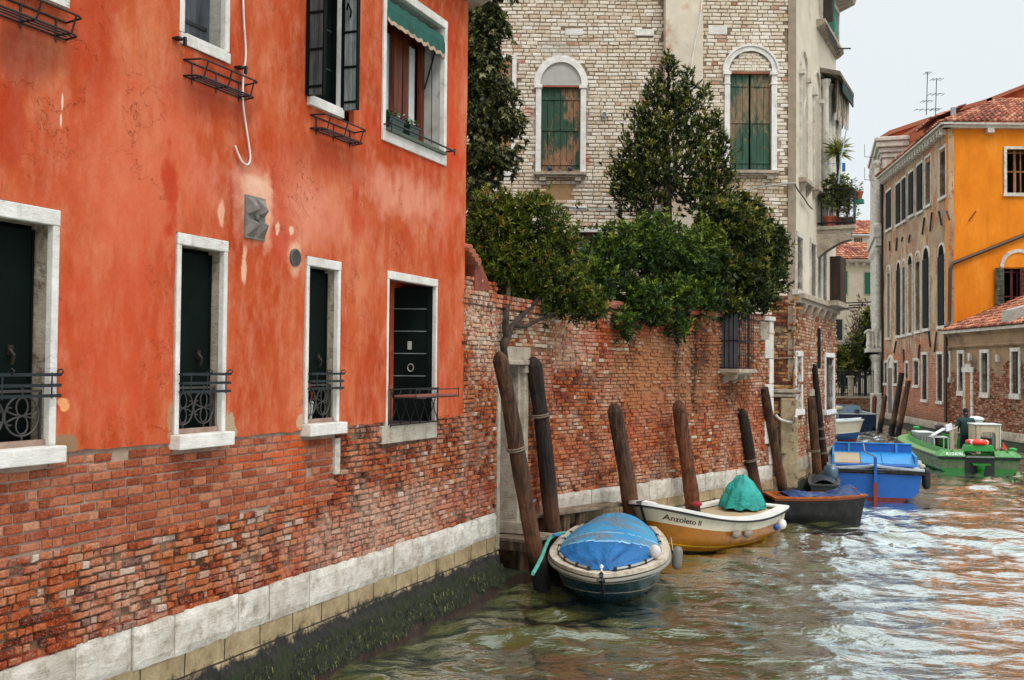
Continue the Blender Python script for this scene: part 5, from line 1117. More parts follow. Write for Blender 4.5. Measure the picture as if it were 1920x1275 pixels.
# climbing, drooping tree at the corner of the red house
L0 = lob([(918, 30, 40, 70), (902, 120, 44, 70), (925, 170, 48, 50), (905, 215, 50, 50), (950, 225, 32, 28), (905, 290, 45, 60), (945, 295, 30, 30), (893, 370, 24, 55), (930, -60, 45, 60), (890, 60, 30, 120), (965, 222, 18, 16)], 18.6)
b0 = ony(890, 760, 18.6); b0.z = 1.1
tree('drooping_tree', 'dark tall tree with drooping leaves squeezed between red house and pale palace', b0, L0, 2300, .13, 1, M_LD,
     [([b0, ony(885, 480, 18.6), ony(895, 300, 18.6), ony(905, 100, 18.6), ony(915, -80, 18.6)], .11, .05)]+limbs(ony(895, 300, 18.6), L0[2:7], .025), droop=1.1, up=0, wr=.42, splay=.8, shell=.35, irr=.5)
L1 = lob([(925, 445, 60, 58), (1000, 415, 52, 46), (958, 500, 88, 58), (1030, 520, 62, 48), (1085, 562, 44, 34), (905, 510, 42, 50), (962, 548, 58, 28), (1040, 575, 48, 20), (1050, 455, 36, 40), (920, 390, 40, 30), (1115, 580, 18, 14), (1005, 385, 24, 20), (960, 390, 22, 24)], 15.9)
WAp = lambda x, y, d: WA.P(WA.u(x, y, d), d, WA.z(x, y, d)); tb = WAp(946, 672, .06)
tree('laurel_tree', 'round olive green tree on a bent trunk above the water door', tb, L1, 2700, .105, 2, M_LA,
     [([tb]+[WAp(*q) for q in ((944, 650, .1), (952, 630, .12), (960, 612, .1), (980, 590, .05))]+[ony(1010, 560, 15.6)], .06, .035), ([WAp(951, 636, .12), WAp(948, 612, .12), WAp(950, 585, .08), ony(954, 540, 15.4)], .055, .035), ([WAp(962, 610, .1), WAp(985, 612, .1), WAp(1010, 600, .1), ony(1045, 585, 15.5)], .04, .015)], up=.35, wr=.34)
L2 = lob([(1255, 140, 12, 34), (1250, 190, 34, 34), (1225, 225, 28, 30), (1285, 205, 26, 32), (1250, 255, 66, 42), (1200, 290, 38, 36), (1310, 262, 42, 44), (1250, 320, 88, 44), (1185, 350, 34, 40), (1335, 320, 40, 38), (1305, 368, 50, 32), (1192, 345, 44, 34), (1200, 385, 50, 30), (1320, 372, 46, 30), (1222, 185, 12, 22), (1290, 165, 12, 22), (1345, 290, 22, 24), (1165, 300, 14, 18), (1255, 122, 8, 28), (1225, 162, 9, 28), (1290, 148, 9, 28), (1320, 182, 9, 26), (1200, 215, 9, 24), (1343, 232, 8, 24), (1185, 262, 8, 22), (1355, 268, 9, 18), (1172, 330, 26, 22), (1352, 345, 24, 26), (1215, 262, 26, 20), (1330, 238, 18, 22), (1160, 365, 18, 16)], 20.8)
b2 = ony(1252, 700, 20.8); b2.z = 1.1
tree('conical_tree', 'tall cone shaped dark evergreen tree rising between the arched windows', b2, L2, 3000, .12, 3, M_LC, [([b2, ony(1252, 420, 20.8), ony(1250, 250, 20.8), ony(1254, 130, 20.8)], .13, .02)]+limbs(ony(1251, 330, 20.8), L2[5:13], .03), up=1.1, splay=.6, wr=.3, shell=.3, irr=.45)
L3 = lob([(1140, 490, 52, 48), (1200, 465, 58, 48), (1262, 485, 68, 56), (1118, 535, 36, 44, -.1), (1180, 560, 56, 40, -.25), (1252, 560, 66, 42, -.25), (1315, 480, 40, 60), (1172, 606, 26, 24, -.65), (1268, 618, 20, 20, -.65), (1225, 425, 34, 22), (1305, 555, 44, 40, -.2), (1160, 440, 28, 20), (1215, 580, 40, 26, -.5)], lambda x: YB(x)+.35)
b3 = ony(1215, 700, YB(1215)+.6); b3.z = 1.1
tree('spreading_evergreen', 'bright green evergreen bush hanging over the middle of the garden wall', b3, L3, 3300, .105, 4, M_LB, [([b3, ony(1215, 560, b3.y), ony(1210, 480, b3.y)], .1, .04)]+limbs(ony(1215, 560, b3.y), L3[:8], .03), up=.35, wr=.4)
L4 = lob([(1375, 435, 64, 50), (1425, 455, 46, 50), (1444, 505, 28, 44), (1385, 520, 66, 52, -.1), (1345, 395, 32, 24), (1420, 555, 38, 28, -.3), (1335, 500, 36, 56, -.1), (1402, 395, 24, 22), (1365, 575, 40, 24, -.5), (1455, 470, 18, 24), (1390, 380, 12, 16)], lambda x: YB(x)+.3)
b4 = ony(1385, 700, YB(1385)+.6); b4.z = 1.1
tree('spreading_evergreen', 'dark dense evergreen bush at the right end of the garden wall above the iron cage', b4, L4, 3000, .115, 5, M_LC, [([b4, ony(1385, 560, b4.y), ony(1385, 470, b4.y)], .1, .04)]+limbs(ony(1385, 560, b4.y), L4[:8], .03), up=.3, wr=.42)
# ================================================================== RIGHT BANK AND FAR END
pc = ony(1779, 700, 46.9); pf = ony(1657, 700, 60.0)
OS = Wall((pf.x, pf.y), (pc.x, pc.y)); OF = Wall((pc.x, pc.y), (pc.x+12, pc.y)); LWL = Wall((pc.x-.02, pc.y-.05), (pc.x-.25, 30))
ora = thing('orange_house', 'orange house with a long peeling grey canal side and dark tiled eaves', 'house', (pc.x+3, pc.y+3, 0))
ZE = (OS.z(1784, 240)+OS.z(1662, 332))/2
def peel_mat():
    g = G('peeling_canal_plaster'); n = g.noise(.55, 9, .72, st=(1, 1, .5)); n2 = g.noise(1.6, 9, .75, off=(4, 4, 4), st=(1, 1, .6))
    z = g.node('ShaderNodeSeparateXYZ', {0: g.pos}).outputs[2]
    pl_ = g.ramp(n, [(.3, lin('#6e5a48')), (.43, lin('#94806a')), (.56, lin('#b09878')), (.7, lin('#c2ac90'))])
    bt = g.node('ShaderNodeTexBrick', {'Vector': g.uv, 'Color1': lin('#7c3420'), 'Color2': lin('#b0623e'), 'Mortar': lin('#a89078'), 'Scale': 1.0, 'Mortar Size': .012, 'Brick Width': .26, 'Row Height': .08, 'Bias': 0.0}).outputs[0]
    bt = g.mix(g.thr(g.noise(7, 6, .7), .5, .7), bt, lin('#8a4a36'))
    k = g.math('ADD', n2, g.math('MULTIPLY', g.thr(z, 5.0, 1.0), .30))
    col = g.mix(g.thr(k, .53, .57), pl_, bt)
    sal = g.thr(g.noise(1.1, 8, .7, off=(12, 3, 1), st=(1, 1, .4)), .56, .62); col = g.mix(g.math('MULTIPLY', sal, .7), col, lin('#b8643a'))
    col = g.mix(g.math('MULTIPLY', g.thr(g.noise(2.4, 8, .7, off=(1, 9, 1), st=(1, 1, .2)), .56, .68), .6), col, lin('#4c4036'))
    col = g.mix(g.math('MULTIPLY', g.thr(z, 1.2, .2), .8), col, lin('#3a352a'))
    return g.out(col, .92, g.bump(g.noise(6, 9, .75), .6, .05), spec=.2)
M_PEEL = peel_mat()
uS = lambda x, y=500: OS.u(x, y); zS = lambda x, y: OS.z(x, y)
UPW = [(1765, 1778, 277, 367, 0), (1736, 1746, 295, 384, 0), (1721, 1731, 308, 396, 1), (1705.5, 1714, 323, 403, 1), (1693, 1699.5, 334, 413, 1), (1681.5, 1689.5, 344, 420, 1), (1663, 1672, 358, 429, 1)]
ARW = [(1760.5, 1772, 478, 611, 1), (1732, 1743, 484, 616, 1), (1717.5, 1726.5, 490, 620, 0), (1703.5, 1711.5, 494, 624, 2), (1692.5, 1698.5, 500, 627, 0), (1682.5, 1689, 504, 629, 1), (1663.5, 1670, 513, 633, 0)]
LOW = [(1758.6, 1768.5, 664, 752), (1730, 1739.5, 665, 749), (1714.5, 1723.5, 676, 722), (1699, 1704, 681, 720), (1677, 1683.5, 680, 719), (1659.5, 1664.5, 680, 718)]
hol = []
def rect(W, x0, x1, y0, y1):
    u0, u1 = W.u(x0, y1), W.u(x1, y1)
    if W is OS and u1 > OS.L-.3: u0, u1 = u0-(u1-OS.L+.3)*.5, OS.L-.3
    return (u0, u1, W.z((x0+x1)/2, y1), W.z((x0+x1)/2, y0))
for q in UPW+ARW+LOW: hol.append(rect(OS, *q[:4]))
mh = grid_sheet(OS, lines(0, OS.L, .6, [h[i] for h in hol for i in (0, 1)]), lines(-.5, ZE, .6, [h[i] for h in hol for i in (2, 3)]), hol, d=0, amp=.03, sc=.8, thick=.25)
mh.build('canal_wall', M_PEEL, ora, OS)
M_SHD = plain('old_dark_shutter', '#0f1414', .8, .4, 5, .3, dirt='#2e2a24', Specular_IOR_Level=.15)
for i, q in enumerate(UPW+ARW+LOW):
    h = rect(OS, *q[:4]); row = 0 if i < len(UPW) else (1 if i < len(UPW)+len(ARW) else 2); w_ = h[1]-h[0]
    m = MB(); m.box(OS, (h[0], h[1]), (-.28, -.24), (h[2], h[3])); wo = m.build('window', M_BLACK, ora, OS)
    m = MB(); f = .11; m.box(OS, (h[0]-f, h[0]), (-.2, .05), (h[2], h[3])); m.box(OS, (h[1], h[1]+f), (-.2, .05), (h[2], h[3])); m.box(OS, (h[0]-f-.04, h[1]+f+.04), (-.2, .10), (h[2]-.14, h[2]))
    if row != 1: m.box(OS, (h[0]-f, h[1]+f), (-.2, .055), (h[3], h[3]+.13))
    else:
        uc = (h[0]+h[1])/2; arch_ring(m, OS, uc, h[3]-.02, w_/2, w_/2+f, w_*.5, w_*.5+f, -.1, .05, 10)
        m2 = MB(); m2.prism(OS, arc_pts(uc, h[3]-.02, w_/2, w_*.5, 10), .0, .02); m2.build('lunette', M_BLACK if q[4] else M_PEEL, wo, OS)
    m.build('frame', M_STONE, wo, OS)
    k = q[4] if len(q) > 4 else 0
    if k == 1:
        m = MB(); m.box(OS, (h[0]-.02, h[0]+w_*.48), (.02, .07), (h[2]+.05, h[3]-.05)); m.box(OS, (h[1]-w_*.46, h[1]+.05), (-.02, .10), (h[2]+.02, h[3]-.03)); m.build('shutter', M_SHD, wo, OS, bevel=.01)
    elif k == 2:
        m = MB(); m.box(OS, (h[0], h[1]), (-.12, -.08), (h[2], h[3])); m.build('boarding', wood_mat('old_boarding', '#7a5c40', '#a0835e'), wo, OS)
    elif row == 2:
        m = MB(); n = 4
        for j in range(1, n): u_ = h[0]+w_*j/n; m.box(OS, (u_-.012, u_+.012), (-.03, -.01), (h[2], h[3]))
        for j in range(1, 6): z_ = h[2]+(h[3]-h[2])*j/6; m.box(OS, (h[0], h[1]), (-.03, -.012), (z_-.01, z_+.01))
        m.build('bars', M_IRON, wo)
h = rect(OS, 1666.5, 1675.5, 690, 778); m = MB(); m.box(OS, (h[0], h[1]), (.0, .03), (h[2], h[3])); wo = m.build('arched_door', plain('old_door', '#6a5c4c', .8), ora, OS)
m = MB(); uc = (h[0]+h[1])/2; r_ = (h[1]-h[0])/2; arch_ring(m, OS, uc, h[3], r_, r_+.16, r_, r_+.16, -.1, .08, 12); m.box(OS, (h[0]-.16, h[0]), (-.1, .08), (h[2], h[3])); m.box(OS, (h[1], h[1]+.16), (-.1, .08), (h[2], h[3])); m.prism(OS, arc_pts(uc, h[3], r_, r_, 12), .0, .02, m=0); m.build('door_frame', M_STONE, wo, OS)
# iron wall ties
for (x0, y0, x1, y1) in ((1733, 408, 1729, 440), (1747, 398, 1744, 434), (1760, 396, 1765, 422), (1775, 396, 1780, 412), (1682, 446, 1680, 470), (1706, 440, 1704, 455), (1692, 445, 1690, 452), (1741, 622, 1744, 650), (1756, 622, 1752, 660), (1724, 646, 1722, 672), (1694, 655, 1695, 680), (1680, 640, 1676, 662), (1668, 452, 1668, 470)):
    a = OS.hit(x0, y0, .06); b = OS.hit(x1, y1, .06); m = MB(); m.tube([OS.P(a[0], .06, a[1]), OS.P(b[0], .06, b[1])], .045, 5); m.build('wall_tie', M_IRON, ora)
base_blocks(OS, 0, OS.L+.05, .62, .35, .08, 33, .6, 1.2).build('stone_base', M_STONED, ora, OS, norm=False)
footing(OS, 0, OS.L, ora, prof=((.05, .3), (.05, .2), (.08, .1), (.12, 0), (.2, -.4)), step=.3)
m = MB(); m.box(OS, (-.1, OS.L+.3), (-.1, .28), (ZE, ZE+.12)); m.box(OS, (-.1, OS.L+.45), (-.1, .42), (ZE+.12, ZE+.22))
n = 26
for i in range(n): u_ = OS.L*(i+.3)/n; m.box(OS, (u_, u_+.14), (0, .30), (ZE-.22, ZE))
m.box(OF, (-.3, 12), (-.1, .28), (ZE, ZE+.12)); m.box(OF, (-.4, 12), (-.1, .42), (ZE+.12, ZE+.22))
for i in range(5): u_ = 1.7+2.3*i; m.box(OF, (u_, u_+.3), (0, .3), (ZE-.22, ZE))
m.build('cornice', M_STONE, ora)
M_OR = G('orange_plaster'); _n = M_OR.noise(1.2, 8, .65, st=(1, 1, .5))
_c = M_OR.ramp(_n, [(.3, lin('#ca6e10')), (.55, lin('#d97e1a')), (.75, lin('#e29034'))]); _c = M_OR.mix(M_OR.math('MULTIPLY', M_OR.thr(M_OR.noise(3, 7, .7, st=(1, 1, .12), off=(3, 1, 1)), .52, .68), .5), _c, lin('#b96a16'))
M_OR = M_OR.out(_c, .9, M_OR.bump(M_OR.noise(14, 7, .7), .35, .02), spec=.25)
uF = lambda x, y=300: OF.u(x, y); zF = lambda x, y: OF.z(x, y)
ow = [(uF(1887), uF(1887)+1.55, zF(1890, 362), zF(1890, 280)), (uF(1880), uF(1880)+1.35, zF(1890, 610), zF(1890, 503))]
mh = grid_sheet(OF, lines(0, 12, .8, [h[i] for h in ow for i in (0, 1)]), lines(-.5, ZE, .8, [h[i] for h in ow for i in (2, 3)]), ow, d=0, amp=.01, thick=.3); mh.build('front_wall', M_OR, ora, OF)
for k, h in enumerate(ow):
    m = MB(); m.box(OF, (h[0], h[1]), (-.5, -.46), (h[2], h[3])); wo = m.build('window', M_BLACK, ora, OF); f = .13
    m = MB()
    if k == 0: m.box(OF, (h[0]-f, h[0]), (-.25, .06), (h[2], h[3])); m.box(OF, (h[1], h[1]+f), (-.25, .06), (h[2], h[3])); m.box(OF, (h[0]-f, h[1]+f), (-.25, .065), (h[3], h[3]+f)); m.box(OF, (h[0]-f-.05, h[1]+f+.05), (-.25, .12), (h[2]-.16, h[2]))
    else:
        uc = (h[0]+h[1])/2; r_ = (h[1]-h[0])/2; arch_ring(m, OF, uc, h[3]+.05, r_, r_+.16, r_, r_+.16, -.1, .08, 20); m.box(OF, (h[0]-f, h[0]), (-.25, .06), (h[2], h[3]+.05)); m.box(OF, (h[1], h[1]+f), (-.25, .06), (h[2], h[3]+.05))
    m.build('frame', M_STONE, wo, OF)
    m = MB()
    for s_ in (0.02, .30, .5, .78): m.box(OF, (h[0]+1.5*s_, h[0]+1.5*s_+.06+.06*(s_ == .30)), (-.32, -.26), (h[2], h[3]))
    for s_ in (0, .5, .93): m.box(OF, (h[0], h[1]), (-.33, -.27), (h[2]+(h[3]-h[2])*s_, h[2]+(h[3]-h[2])*s_+.06))
    m.build('casement', wood_mat('old_casement', '#7c4c2a', '#b08054') if k == 0 else plain('dark_red_wood', '#5a1e18', .5), wo, OF)
    if k == 1:
        for (a, b) in ((h[0]-.42, h[0]-.02), (h[0]+.72, h[0]+1.35)):
            m = MB(); m.box(OF, (a, b), (.08, .13), (h[2], h[3])); 
            for q in range(12): z_ = h[2]+(h[3]-h[2])*(q+.3)/12; m.box(OF, (a+.04, b-.04), (.13, .15), (z_, z_+.05))
            m.build('shutter', wood_mat('weathered_shutter', '#3f4438', '#6d6a52') if a < h[0] else wood_mat('brown_shutter', '#46281e', '#6a4030'), wo, OF)
        m = MB(); m.prism(OF, arc_pts(uc, h[3]+.05, r_, r_), .0, .03); m.build('lunette', M_OR, wo, OF)
# drainpipe
def OFp(x, y, d): a = OF.hit(x, y, d); return OF.P(a[0], d, a[1])
def OSp(x, y, d): a = OS.hit(x, y, d); return OS.P(a[0], d, a[1])
m = MB(); m.tube([OFp(1990, 413, .14), OFp(1786, 494, .14), OFp(1781.5, 503, .14), OFp(1780, 600, .14), OFp(1778, 606, .14)], .085, 8); m.tube([OFp(1779, 604, .14), OSp(1774, 612, .2), OSp(1773, 625, .16), OSp(1773, 792, .16)], .085, 8); m.build('drainpipe', plain('brown_pipe', '#3f2a22', .5), ora)
m = MB(); a = OFp(1813, 412, .05); m.tube([OFp(1817, 414, .06), OFp(1830, 396, .06)], .03, 5); m.build('wall_tie', plain('rusty_tie', '#7a3a12', .8), ora)
# tiled roof: rows of half round tiles
def tiled(name, A, B_, C, D_, rows, cols, parent, r=.10, mat=None, lift=.03):
    """A,B eaves (left,right), D,C ridge (left,right)"""
    m = MB(); A, B_, C, D_ = map(Vector, (A, B_, C, D_)); rg = random.Random(rows*7+cols); nrm = (B_-A).cross(D_-A).normalized()
    if nrm.z < 0: nrm = -nrm
    m.quad(A, B_, C, D_, r=.3)
    for i in range(cols):
        s0 = (i+.5)/cols
        for j in range(rows):
            t0, t1 = j/rows, (j+1.12)/rows
            P0 = A.lerp(B_, s0).lerp(D_.lerp(C, s0), t0); P1 = A.lerp(B_, s0).lerp(D_.lerp(C, s0), min(t1, 1.02)); ax = (B_-A).normalized()
            rr = r*rg.uniform(.9, 1.1); rv = rg.random(); vs = []
            for P_, q in ((P0, 1.08), (P1, .85)):
                for k in range(5): th = math.pi*k/4; vs.append(P_+ax*math.cos(th)*rr*q+nrm*(math.sin(th)*rr*q*.8+lift*(q > 1)))
            m.add(vs, [(k, k+1, k+6, k+5) for k in range(4)]+[(0, 1, 2, 3, 4)], r=rv)
    return m.build(name, mat or M_ROOF, parent, norm=False)
rA = OF.P(-.45, .45, ZE+.24); rB = OF.P(12, .45, ZE+.24); rD = OF.P(4.5, -4.5, ZE+2.6); rC = OF.P(12, -4.5, ZE+2.6)
tiled('roof', rA, rB, rC, rD, 12, 46, ora)
sA = OS.P(-.2, .45, ZE+.24); sB = OS.P(OS.L+.45, .45, ZE+.24)
tiled('roof', sA, sB, rD, OS.P(1.5, -4.5, ZE+2.6), 10, 46, ora)
m = MB(); p = ony(1745, 238, 50); d_ = Frame(p, OS.ex, OS.ey); m.box(d_, (-1.4, 1.1), (-1.5, .0), (-1.2, .12)); m.build('dormer', plain('dormer_red', '#7c3626', .8), ora)
tiled('dormer_roof', d_.P(-1.7, .3, .1), d_.P(1.3, .3, .1), d_.P(1.3, -1.3, .75), d_.P(-1.7, -1.3, .75), 5, 12, ora)
m = MB(); m.tube([ony(1787.5, 222, 48.5), ony(1787.5, 202, 48.5)], .13, 8); m.build('flue', plain('grey_flue', '#8c8f90', .5), ora)
m = MB(); bk = [OF.P(.35, -.6, 0), OF.P(12, -.6, 0), OF.P(12, -12, 0), OS.P(.1, -.35, 0)]; m.add([(p.x, p.y, z) for z in (0, ZE) for p in bk], [(0, 1, 2, 3), (7, 6, 5, 4)]+[(i, (i+1) % 4, (i+1) % 4+4, i+4) for i in range(4)]); m.build('house_body', M_OR, ora)
# rust coloured houses behind
def poly_house(name, lab, Y, pts, mat, depth=6):
    o = thing(name, lab, 'house', ony(pts[0][0], 700, Y)); F = Frame((0, 0, 0), (1, 0, 0), (0, 1, 0)); pp = [ony(x, y, Y) for x, y in pts]
    m = MB(); m.prism(F, [(p.x, p.z) for p in pp], Y, Y+depth); m.build('wall', mat, o); return o, pp
M_RUST = plain('rust_plaster_far', '#a84e2a', .9, .15, 1.5, .3, 20, dirt='#8a3e22')
o, pp = poly_house('rust_house', 'rust coloured gabled house rising behind the orange house', 56, [(1755, 700), (1755, 222), (1780, 216), (1858, 190), (1925, 163), (1990, 163), (1990, 700)], M_RUST)
m = MB()
for (x0, y0, x1, y1) in ((1760, 219, 1860, 189), (1850, 192, 1932, 160)):
    a, b = ony(x0, y0, 55.6), ony(x1, y1, 55.6); m.add([a, b, b+Vector((0, 6, 0)), a+Vector((0, 6, 0)), a+Vector((0, 0, .2)), b+Vector((0, 0, .2)), b+Vector((0, 6, .2)), a+Vector((0, 6, .2))], [(0, 1, 2, 3), (4, 5, 6, 7), (0, 1, 5, 4), (3, 2, 6, 7), (0, 3, 7, 4), (1, 2, 6, 5)])
m.build('roof', M_ROOF, o)
o, pp = poly_house('rust_house', 'rust coloured parapet house wall between white palace cornice and orange house roof', 63, [(1668, 700), (1671, 252), (1690, 244), (1745, 226), (1745, 700)], M_RUST, 2)
m = MB(); a, b = ony(1668, 252, 62.8), ony(1748, 225, 62.8); m.add([a, b, b+Vector((0, 2.4, 0)), a+Vector((0, 2.4, 0)), a+Vector((0, 0, .25)), b+Vector((0, 0, .25)), b+Vector((0, 2.4, .25)), a+Vector((0, 2.4, .25))], [(0, 1, 2, 3), (4, 5, 6, 7), (0, 1, 5, 4), (3, 2, 6, 7), (0, 3, 7, 4), (1, 2, 6, 5)]); m.build('roof', M_ROOF, o)
m = MB(); m.tube([ony(1660, 258, 62.6), ony(1676, 264, 62.6), ony(1682, 272, 62.6), ony(1682, 310, 62.6)], .12, 8); m.build('drainpipe', plain('dark_pipe', '#2c2624', .5), o)
# antennas
def antenna(x, y0, y1, Y, lab, head):
    o = thing('roof_antenna', lab, 'antenna', ony(x, y1, Y), 'television antennas on the roof'); m = MB(); m.tube([ony(x, y1, Y), ony(x+2, y0, Y)], .02, 6); m.build('mast', M_IRON, o)
    for (yy, L, k) in head:
        m = MB(); c = ony(x+2*(y1-yy)/(y1-y0), yy, Y); m.tube([c-Vector((L/2, 0, 0)), c+Vector((L/2, 0, .05))], .012, 4)
        for j in range(k): q = c+Vector((-L/2+L*j/max(1, k-1), 0, 0)); m.tube([q-Vector((0, .25, 0)), q+Vector((0, .25, 0))], .012, 4)
        m.build('aerial', M_IRON, o)
antenna(1737, 135, 216, 52, 'taller roof antenna with a slanted head, left of the pair', ((190, .5, 4), (206, 1.1, 5), (137, .25, 3)))
antenna(1754, 149, 216, 52, 'shorter thin roof antenna, right of the pair', ((149, .5, 4), (177, .7, 4), (205, .4, 3)))
# low brick building
low = thing('low_brick_building', 'low brick waterside building with stone framed slit windows and tiled roof', 'building', LWL.P(8, -2, 0))
ZLC = (LWL.z(1790, 627)+LWL.z(1905, 614))/2; ZLB = LWL.z(1840, 650); ULE = LWL.L
LWN = [(1799, 1807.5, 663, 733), (1842, 1854, 662, 736), (1899, 1912, 659, 738), (1777.5, 1781.5, 664, 708)]
lh_ = [rect(LWL, *q) for q in LWN]; bd = rect(LWL, 1812, 1822, 698, 772)
M_LBK = brick_mat('low_house_brick', [(0, lin('#56281a')), (.25, lin('#7c3a24')), (.55, lin('#925034')), (.8, lin('#a67052')), (1, lin('#b89880'))], pale=.25, dirty=.4)
bricks(LWL, 0, ULE, .5, ZLB, .085, .24, lambda u, z: 0 if any(h[0]-.1 < u < h[1]+.1 and h[2]-.1 < z < h[3]+.1 for h in lh_+[bd]) else (.97 if z < ZLB-.9+.8*mnoise.noise(Vector((u*.7, z, 3))) else 0), dep=.025, jit=.3, seed=61, wob=.03, gap=.016).build('brickwork', M_LBK, low, LWL, norm=False)
M_LPL = plain('stained_buff_plaster', '#8a6b4e', .9, .25, 1.5, .5, 20, dirt='#4e3c2c', dscale=1.2, dthr=(.5, .66))
grid_sheet(LWL, lines(-.1, ULE, .8, [h[i] for h in lh_ for i in (0, 1)]), lines(-.5, ZLC, .8, [h[i] for h in lh_ for i in (2, 3)]), lh_, d=0, thick=.3, amp=.01).build('wall', M_LPL, low, LWL)
for h in lh_:
    m = MB(); m.box(LWL, (h[0], h[1]), (-.3, -.27), (h[2], h[3])); wo = m.build('window', M_BLACK, low, LWL); f = .13; m = MB()
    m.box(LWL, (h[0]-f, h[0]), (-.2, .06), (h[2], h[3])); m.box(LWL, (h[1], h[1]+f), (-.2, .06), (h[2], h[3])); m.box(LWL, (h[0]-f, h[1]+f), (-.2, .065), (h[3], h[3]+.15)); m.box(LWL, (h[0]-f, h[1]+f), (-.2, .1), (h[2]-.22, h[2])); m.build('frame', M_STONE, wo, LWL)
    m = MB()
    for j in range(1, 3): u_ = h[0]+(h[1]-h[0])*j/3; m.tube([LWL.P(u_, -.06, h[2]), LWL.P(u_, -.06, h[3])], .015, 4)
    for j in range(1, 7): z_ = h[2]+(h[3]-h[2])*j/7; m.tube([LWL.P(h[0], -.06, z_), LWL.P(h[1], -.06, z_)], .012, 4)
    m.build('bars', M_IRON, wo)
h = bd; m = MB(); m.box(LWL, (h[0], h[1]), (.0, .02), (.4, h[3])); wo = m.build('blocked_door', plain('orange_brown_render', '#94592f', .9, .25), low, LWL); m = MB()
for s_, (a, b) in enumerate(((h[0]-.22, h[0]), (h[1], h[1]+.22))):
    z_ = .5
    while z_ < h[3]: m.box(LWL, (a, b), (-.1, .06), (z_+.01, min(h[3], z_+.34)-.01)); z_ += .34
m.box(LWL, (h[0]-.3, h[1]+.3), (-.1, .08), (h[3], h[3]+.22)); m.box(LWL, (h[0]+.0, h[1]-.0), (-.1, .07), (h[3]+.22, h[3]+.36)); m.build('door_frame', M_STONE, wo, LWL)
for px_, (y0, y1) in ((1821, (662, 676)), (1873.5, (665, 678))): m = MB(); a = LWL.hit(px_, y1, 0); b = LWL.hit(px_, y0, 0); m.box(LWL, (a[0]-.09, a[0]+.09), (-.05, .12), (a[1], b[1])); m.build('stone_stub', M_STONE, low, LWL)
m = MB(); prof = [(0, ZLB), (.10, ZLB), (.12, ZLB+.06), (.07, ZLB+.12), (.1, ZLC-.16), (.22, ZLC-.02), (.22, ZLC), (-.1, ZLC)]; m.prism(LWL, prof, -.05, ULE, 'bc'); m.build('cornice_band', M_LPL, low, LWL)
m = MB(); m.box(LWL, (-.05, ULE), (-.1, .3), (ZLC, ZLC+.12)); m.build('gutter_stone', M_STONE, low, LWL)
base_blocks(LWL, 0, ULE, .62, .35, .08, 35, .6, 1.2).build('stone_base', M_STONED, low, LWL, norm=False); footing(LWL, 0, ULE, low, prof=((.05, .3), (.05, .2), (.08, .1), (.14, 0), (.2, -.4)), step=.3)
ra = LWL.P(-.0, .35, ZLC+.13); rb = LWL.P(ULE, .35, ZLC+.13)
tiled('roof', ra, rb, rb+Vector((4.5, 0, 1.9)), ra+Vector((4.5, 0, 1.9)), 12, 70, low, r=.11, mat=G('fresh_roof_tiles').out(None) if False else M_ROOF)
pg = LWL.P(LWL.u(1886, 578), .2, 0); F = Frame((pg.x, pg.y, ZLC+.2), -LWL.ey, LWL.ex); m = MB(); m.prism(F, [(0, 0), (4, 0), (4, 1.7), (.05, .55)], 0, .9); m.build('gable', plain('gable_grey', '#9a948a', .8), low)
m = MB(); m.box(F, (4, 4.4), (-16, 4), (-5, 1.9)); m.build('back_wall', M_LPL, low)
# white ornate palace beyond
PZ = Wall(tuple(ony(1641, 700, 68))[:2], tuple(ony(1655, 700, 60.6))[:2]); wp = thing('white_palace', 'narrow view of a white ornate stone palace with a balustraded balcony beyond the orange house', 'palace', PZ.P(3, -2, 0))
ztp = ony(1655, 262, 60.6).z
m = MB(); m.box(PZ, (-.5, PZ.L), (-8, 0), (-.5, ztp-.9)); m.build('wall', M_STONE, wp, PZ)
m = MB()
for k, (d, z0, z1) in enumerate(((.10, ztp-1.1, ztp-.8), (.2, ztp-.8, ztp-.5), (.35, ztp-.5, ztp-.15), (.45, ztp-.15, ztp+.1))): m.box(PZ, (-.5, PZ.L+d), (-8, d), (z0, z1))
m.build('cornice', M_STONE, wp, bevel=.05)
zb_ = ony(1655, 655, 60.6).z; zb1 = ony(1655, 617, 60.6).z; zm = ony(1655, 445, 60.6).z; zm1 = ony(1655, 425, 60.6).z
m = MB(); m.box(PZ, (.5, PZ.L+.1), (-.1, .85), (zb_-.15, zb_+.1)); m.box(PZ, (.5, PZ.L+.1), (.6, .85), (zb1-.12, zb1))
for i in range(9): u_ = PZ.L-.05-i*.34; m.lathe(Frame(PZ.P(u_, .72, zb_+.1), PZ.ex, PZ.ey), [(.06, 0), (.1, .2), (.05, .55), (.08, zb1-zb_-.25)], 8)
for i in range(4): m.lathe(Frame(PZ.P(PZ.L-.05, .1+i*.22, zb_+.1), PZ.ex, PZ.ey), [(.06, 0), (.1, .2), (.05, .55), (.08, zb1-zb_-.25)], 8)
m.build('balcony', M_STONE, wp)
m = MB(); m.box(PZ, (-.5, PZ.L+.15), (-.1, .5), (zm, zm1)); m.box(PZ, (-.5, PZ.L+.1), (-.1, .4), (zm-.5, zm)); m.build('string_course', M_STONE, wp, bevel=.03)
for i, u_ in enumerate((PZ.L-.25, PZ.L-1.7, PZ.L-3.2, PZ.L-4.6)):
    for (z0, z1) in ((zb_+.2, zm-.6), (zm1, ztp-1.2), (.9, zb_-.3)):
        m = MB(); m.lathe(Frame(PZ.P(u_, .28, z0), PZ.ex, PZ.ey), [(.26, 0), (.26, .15), (.19, .25), (.17, z1-z0-.45), (.28, z1-z0-.15), (.28, z1-z0)], 12); m.build('column', M_STONE, wp, smooth=False)
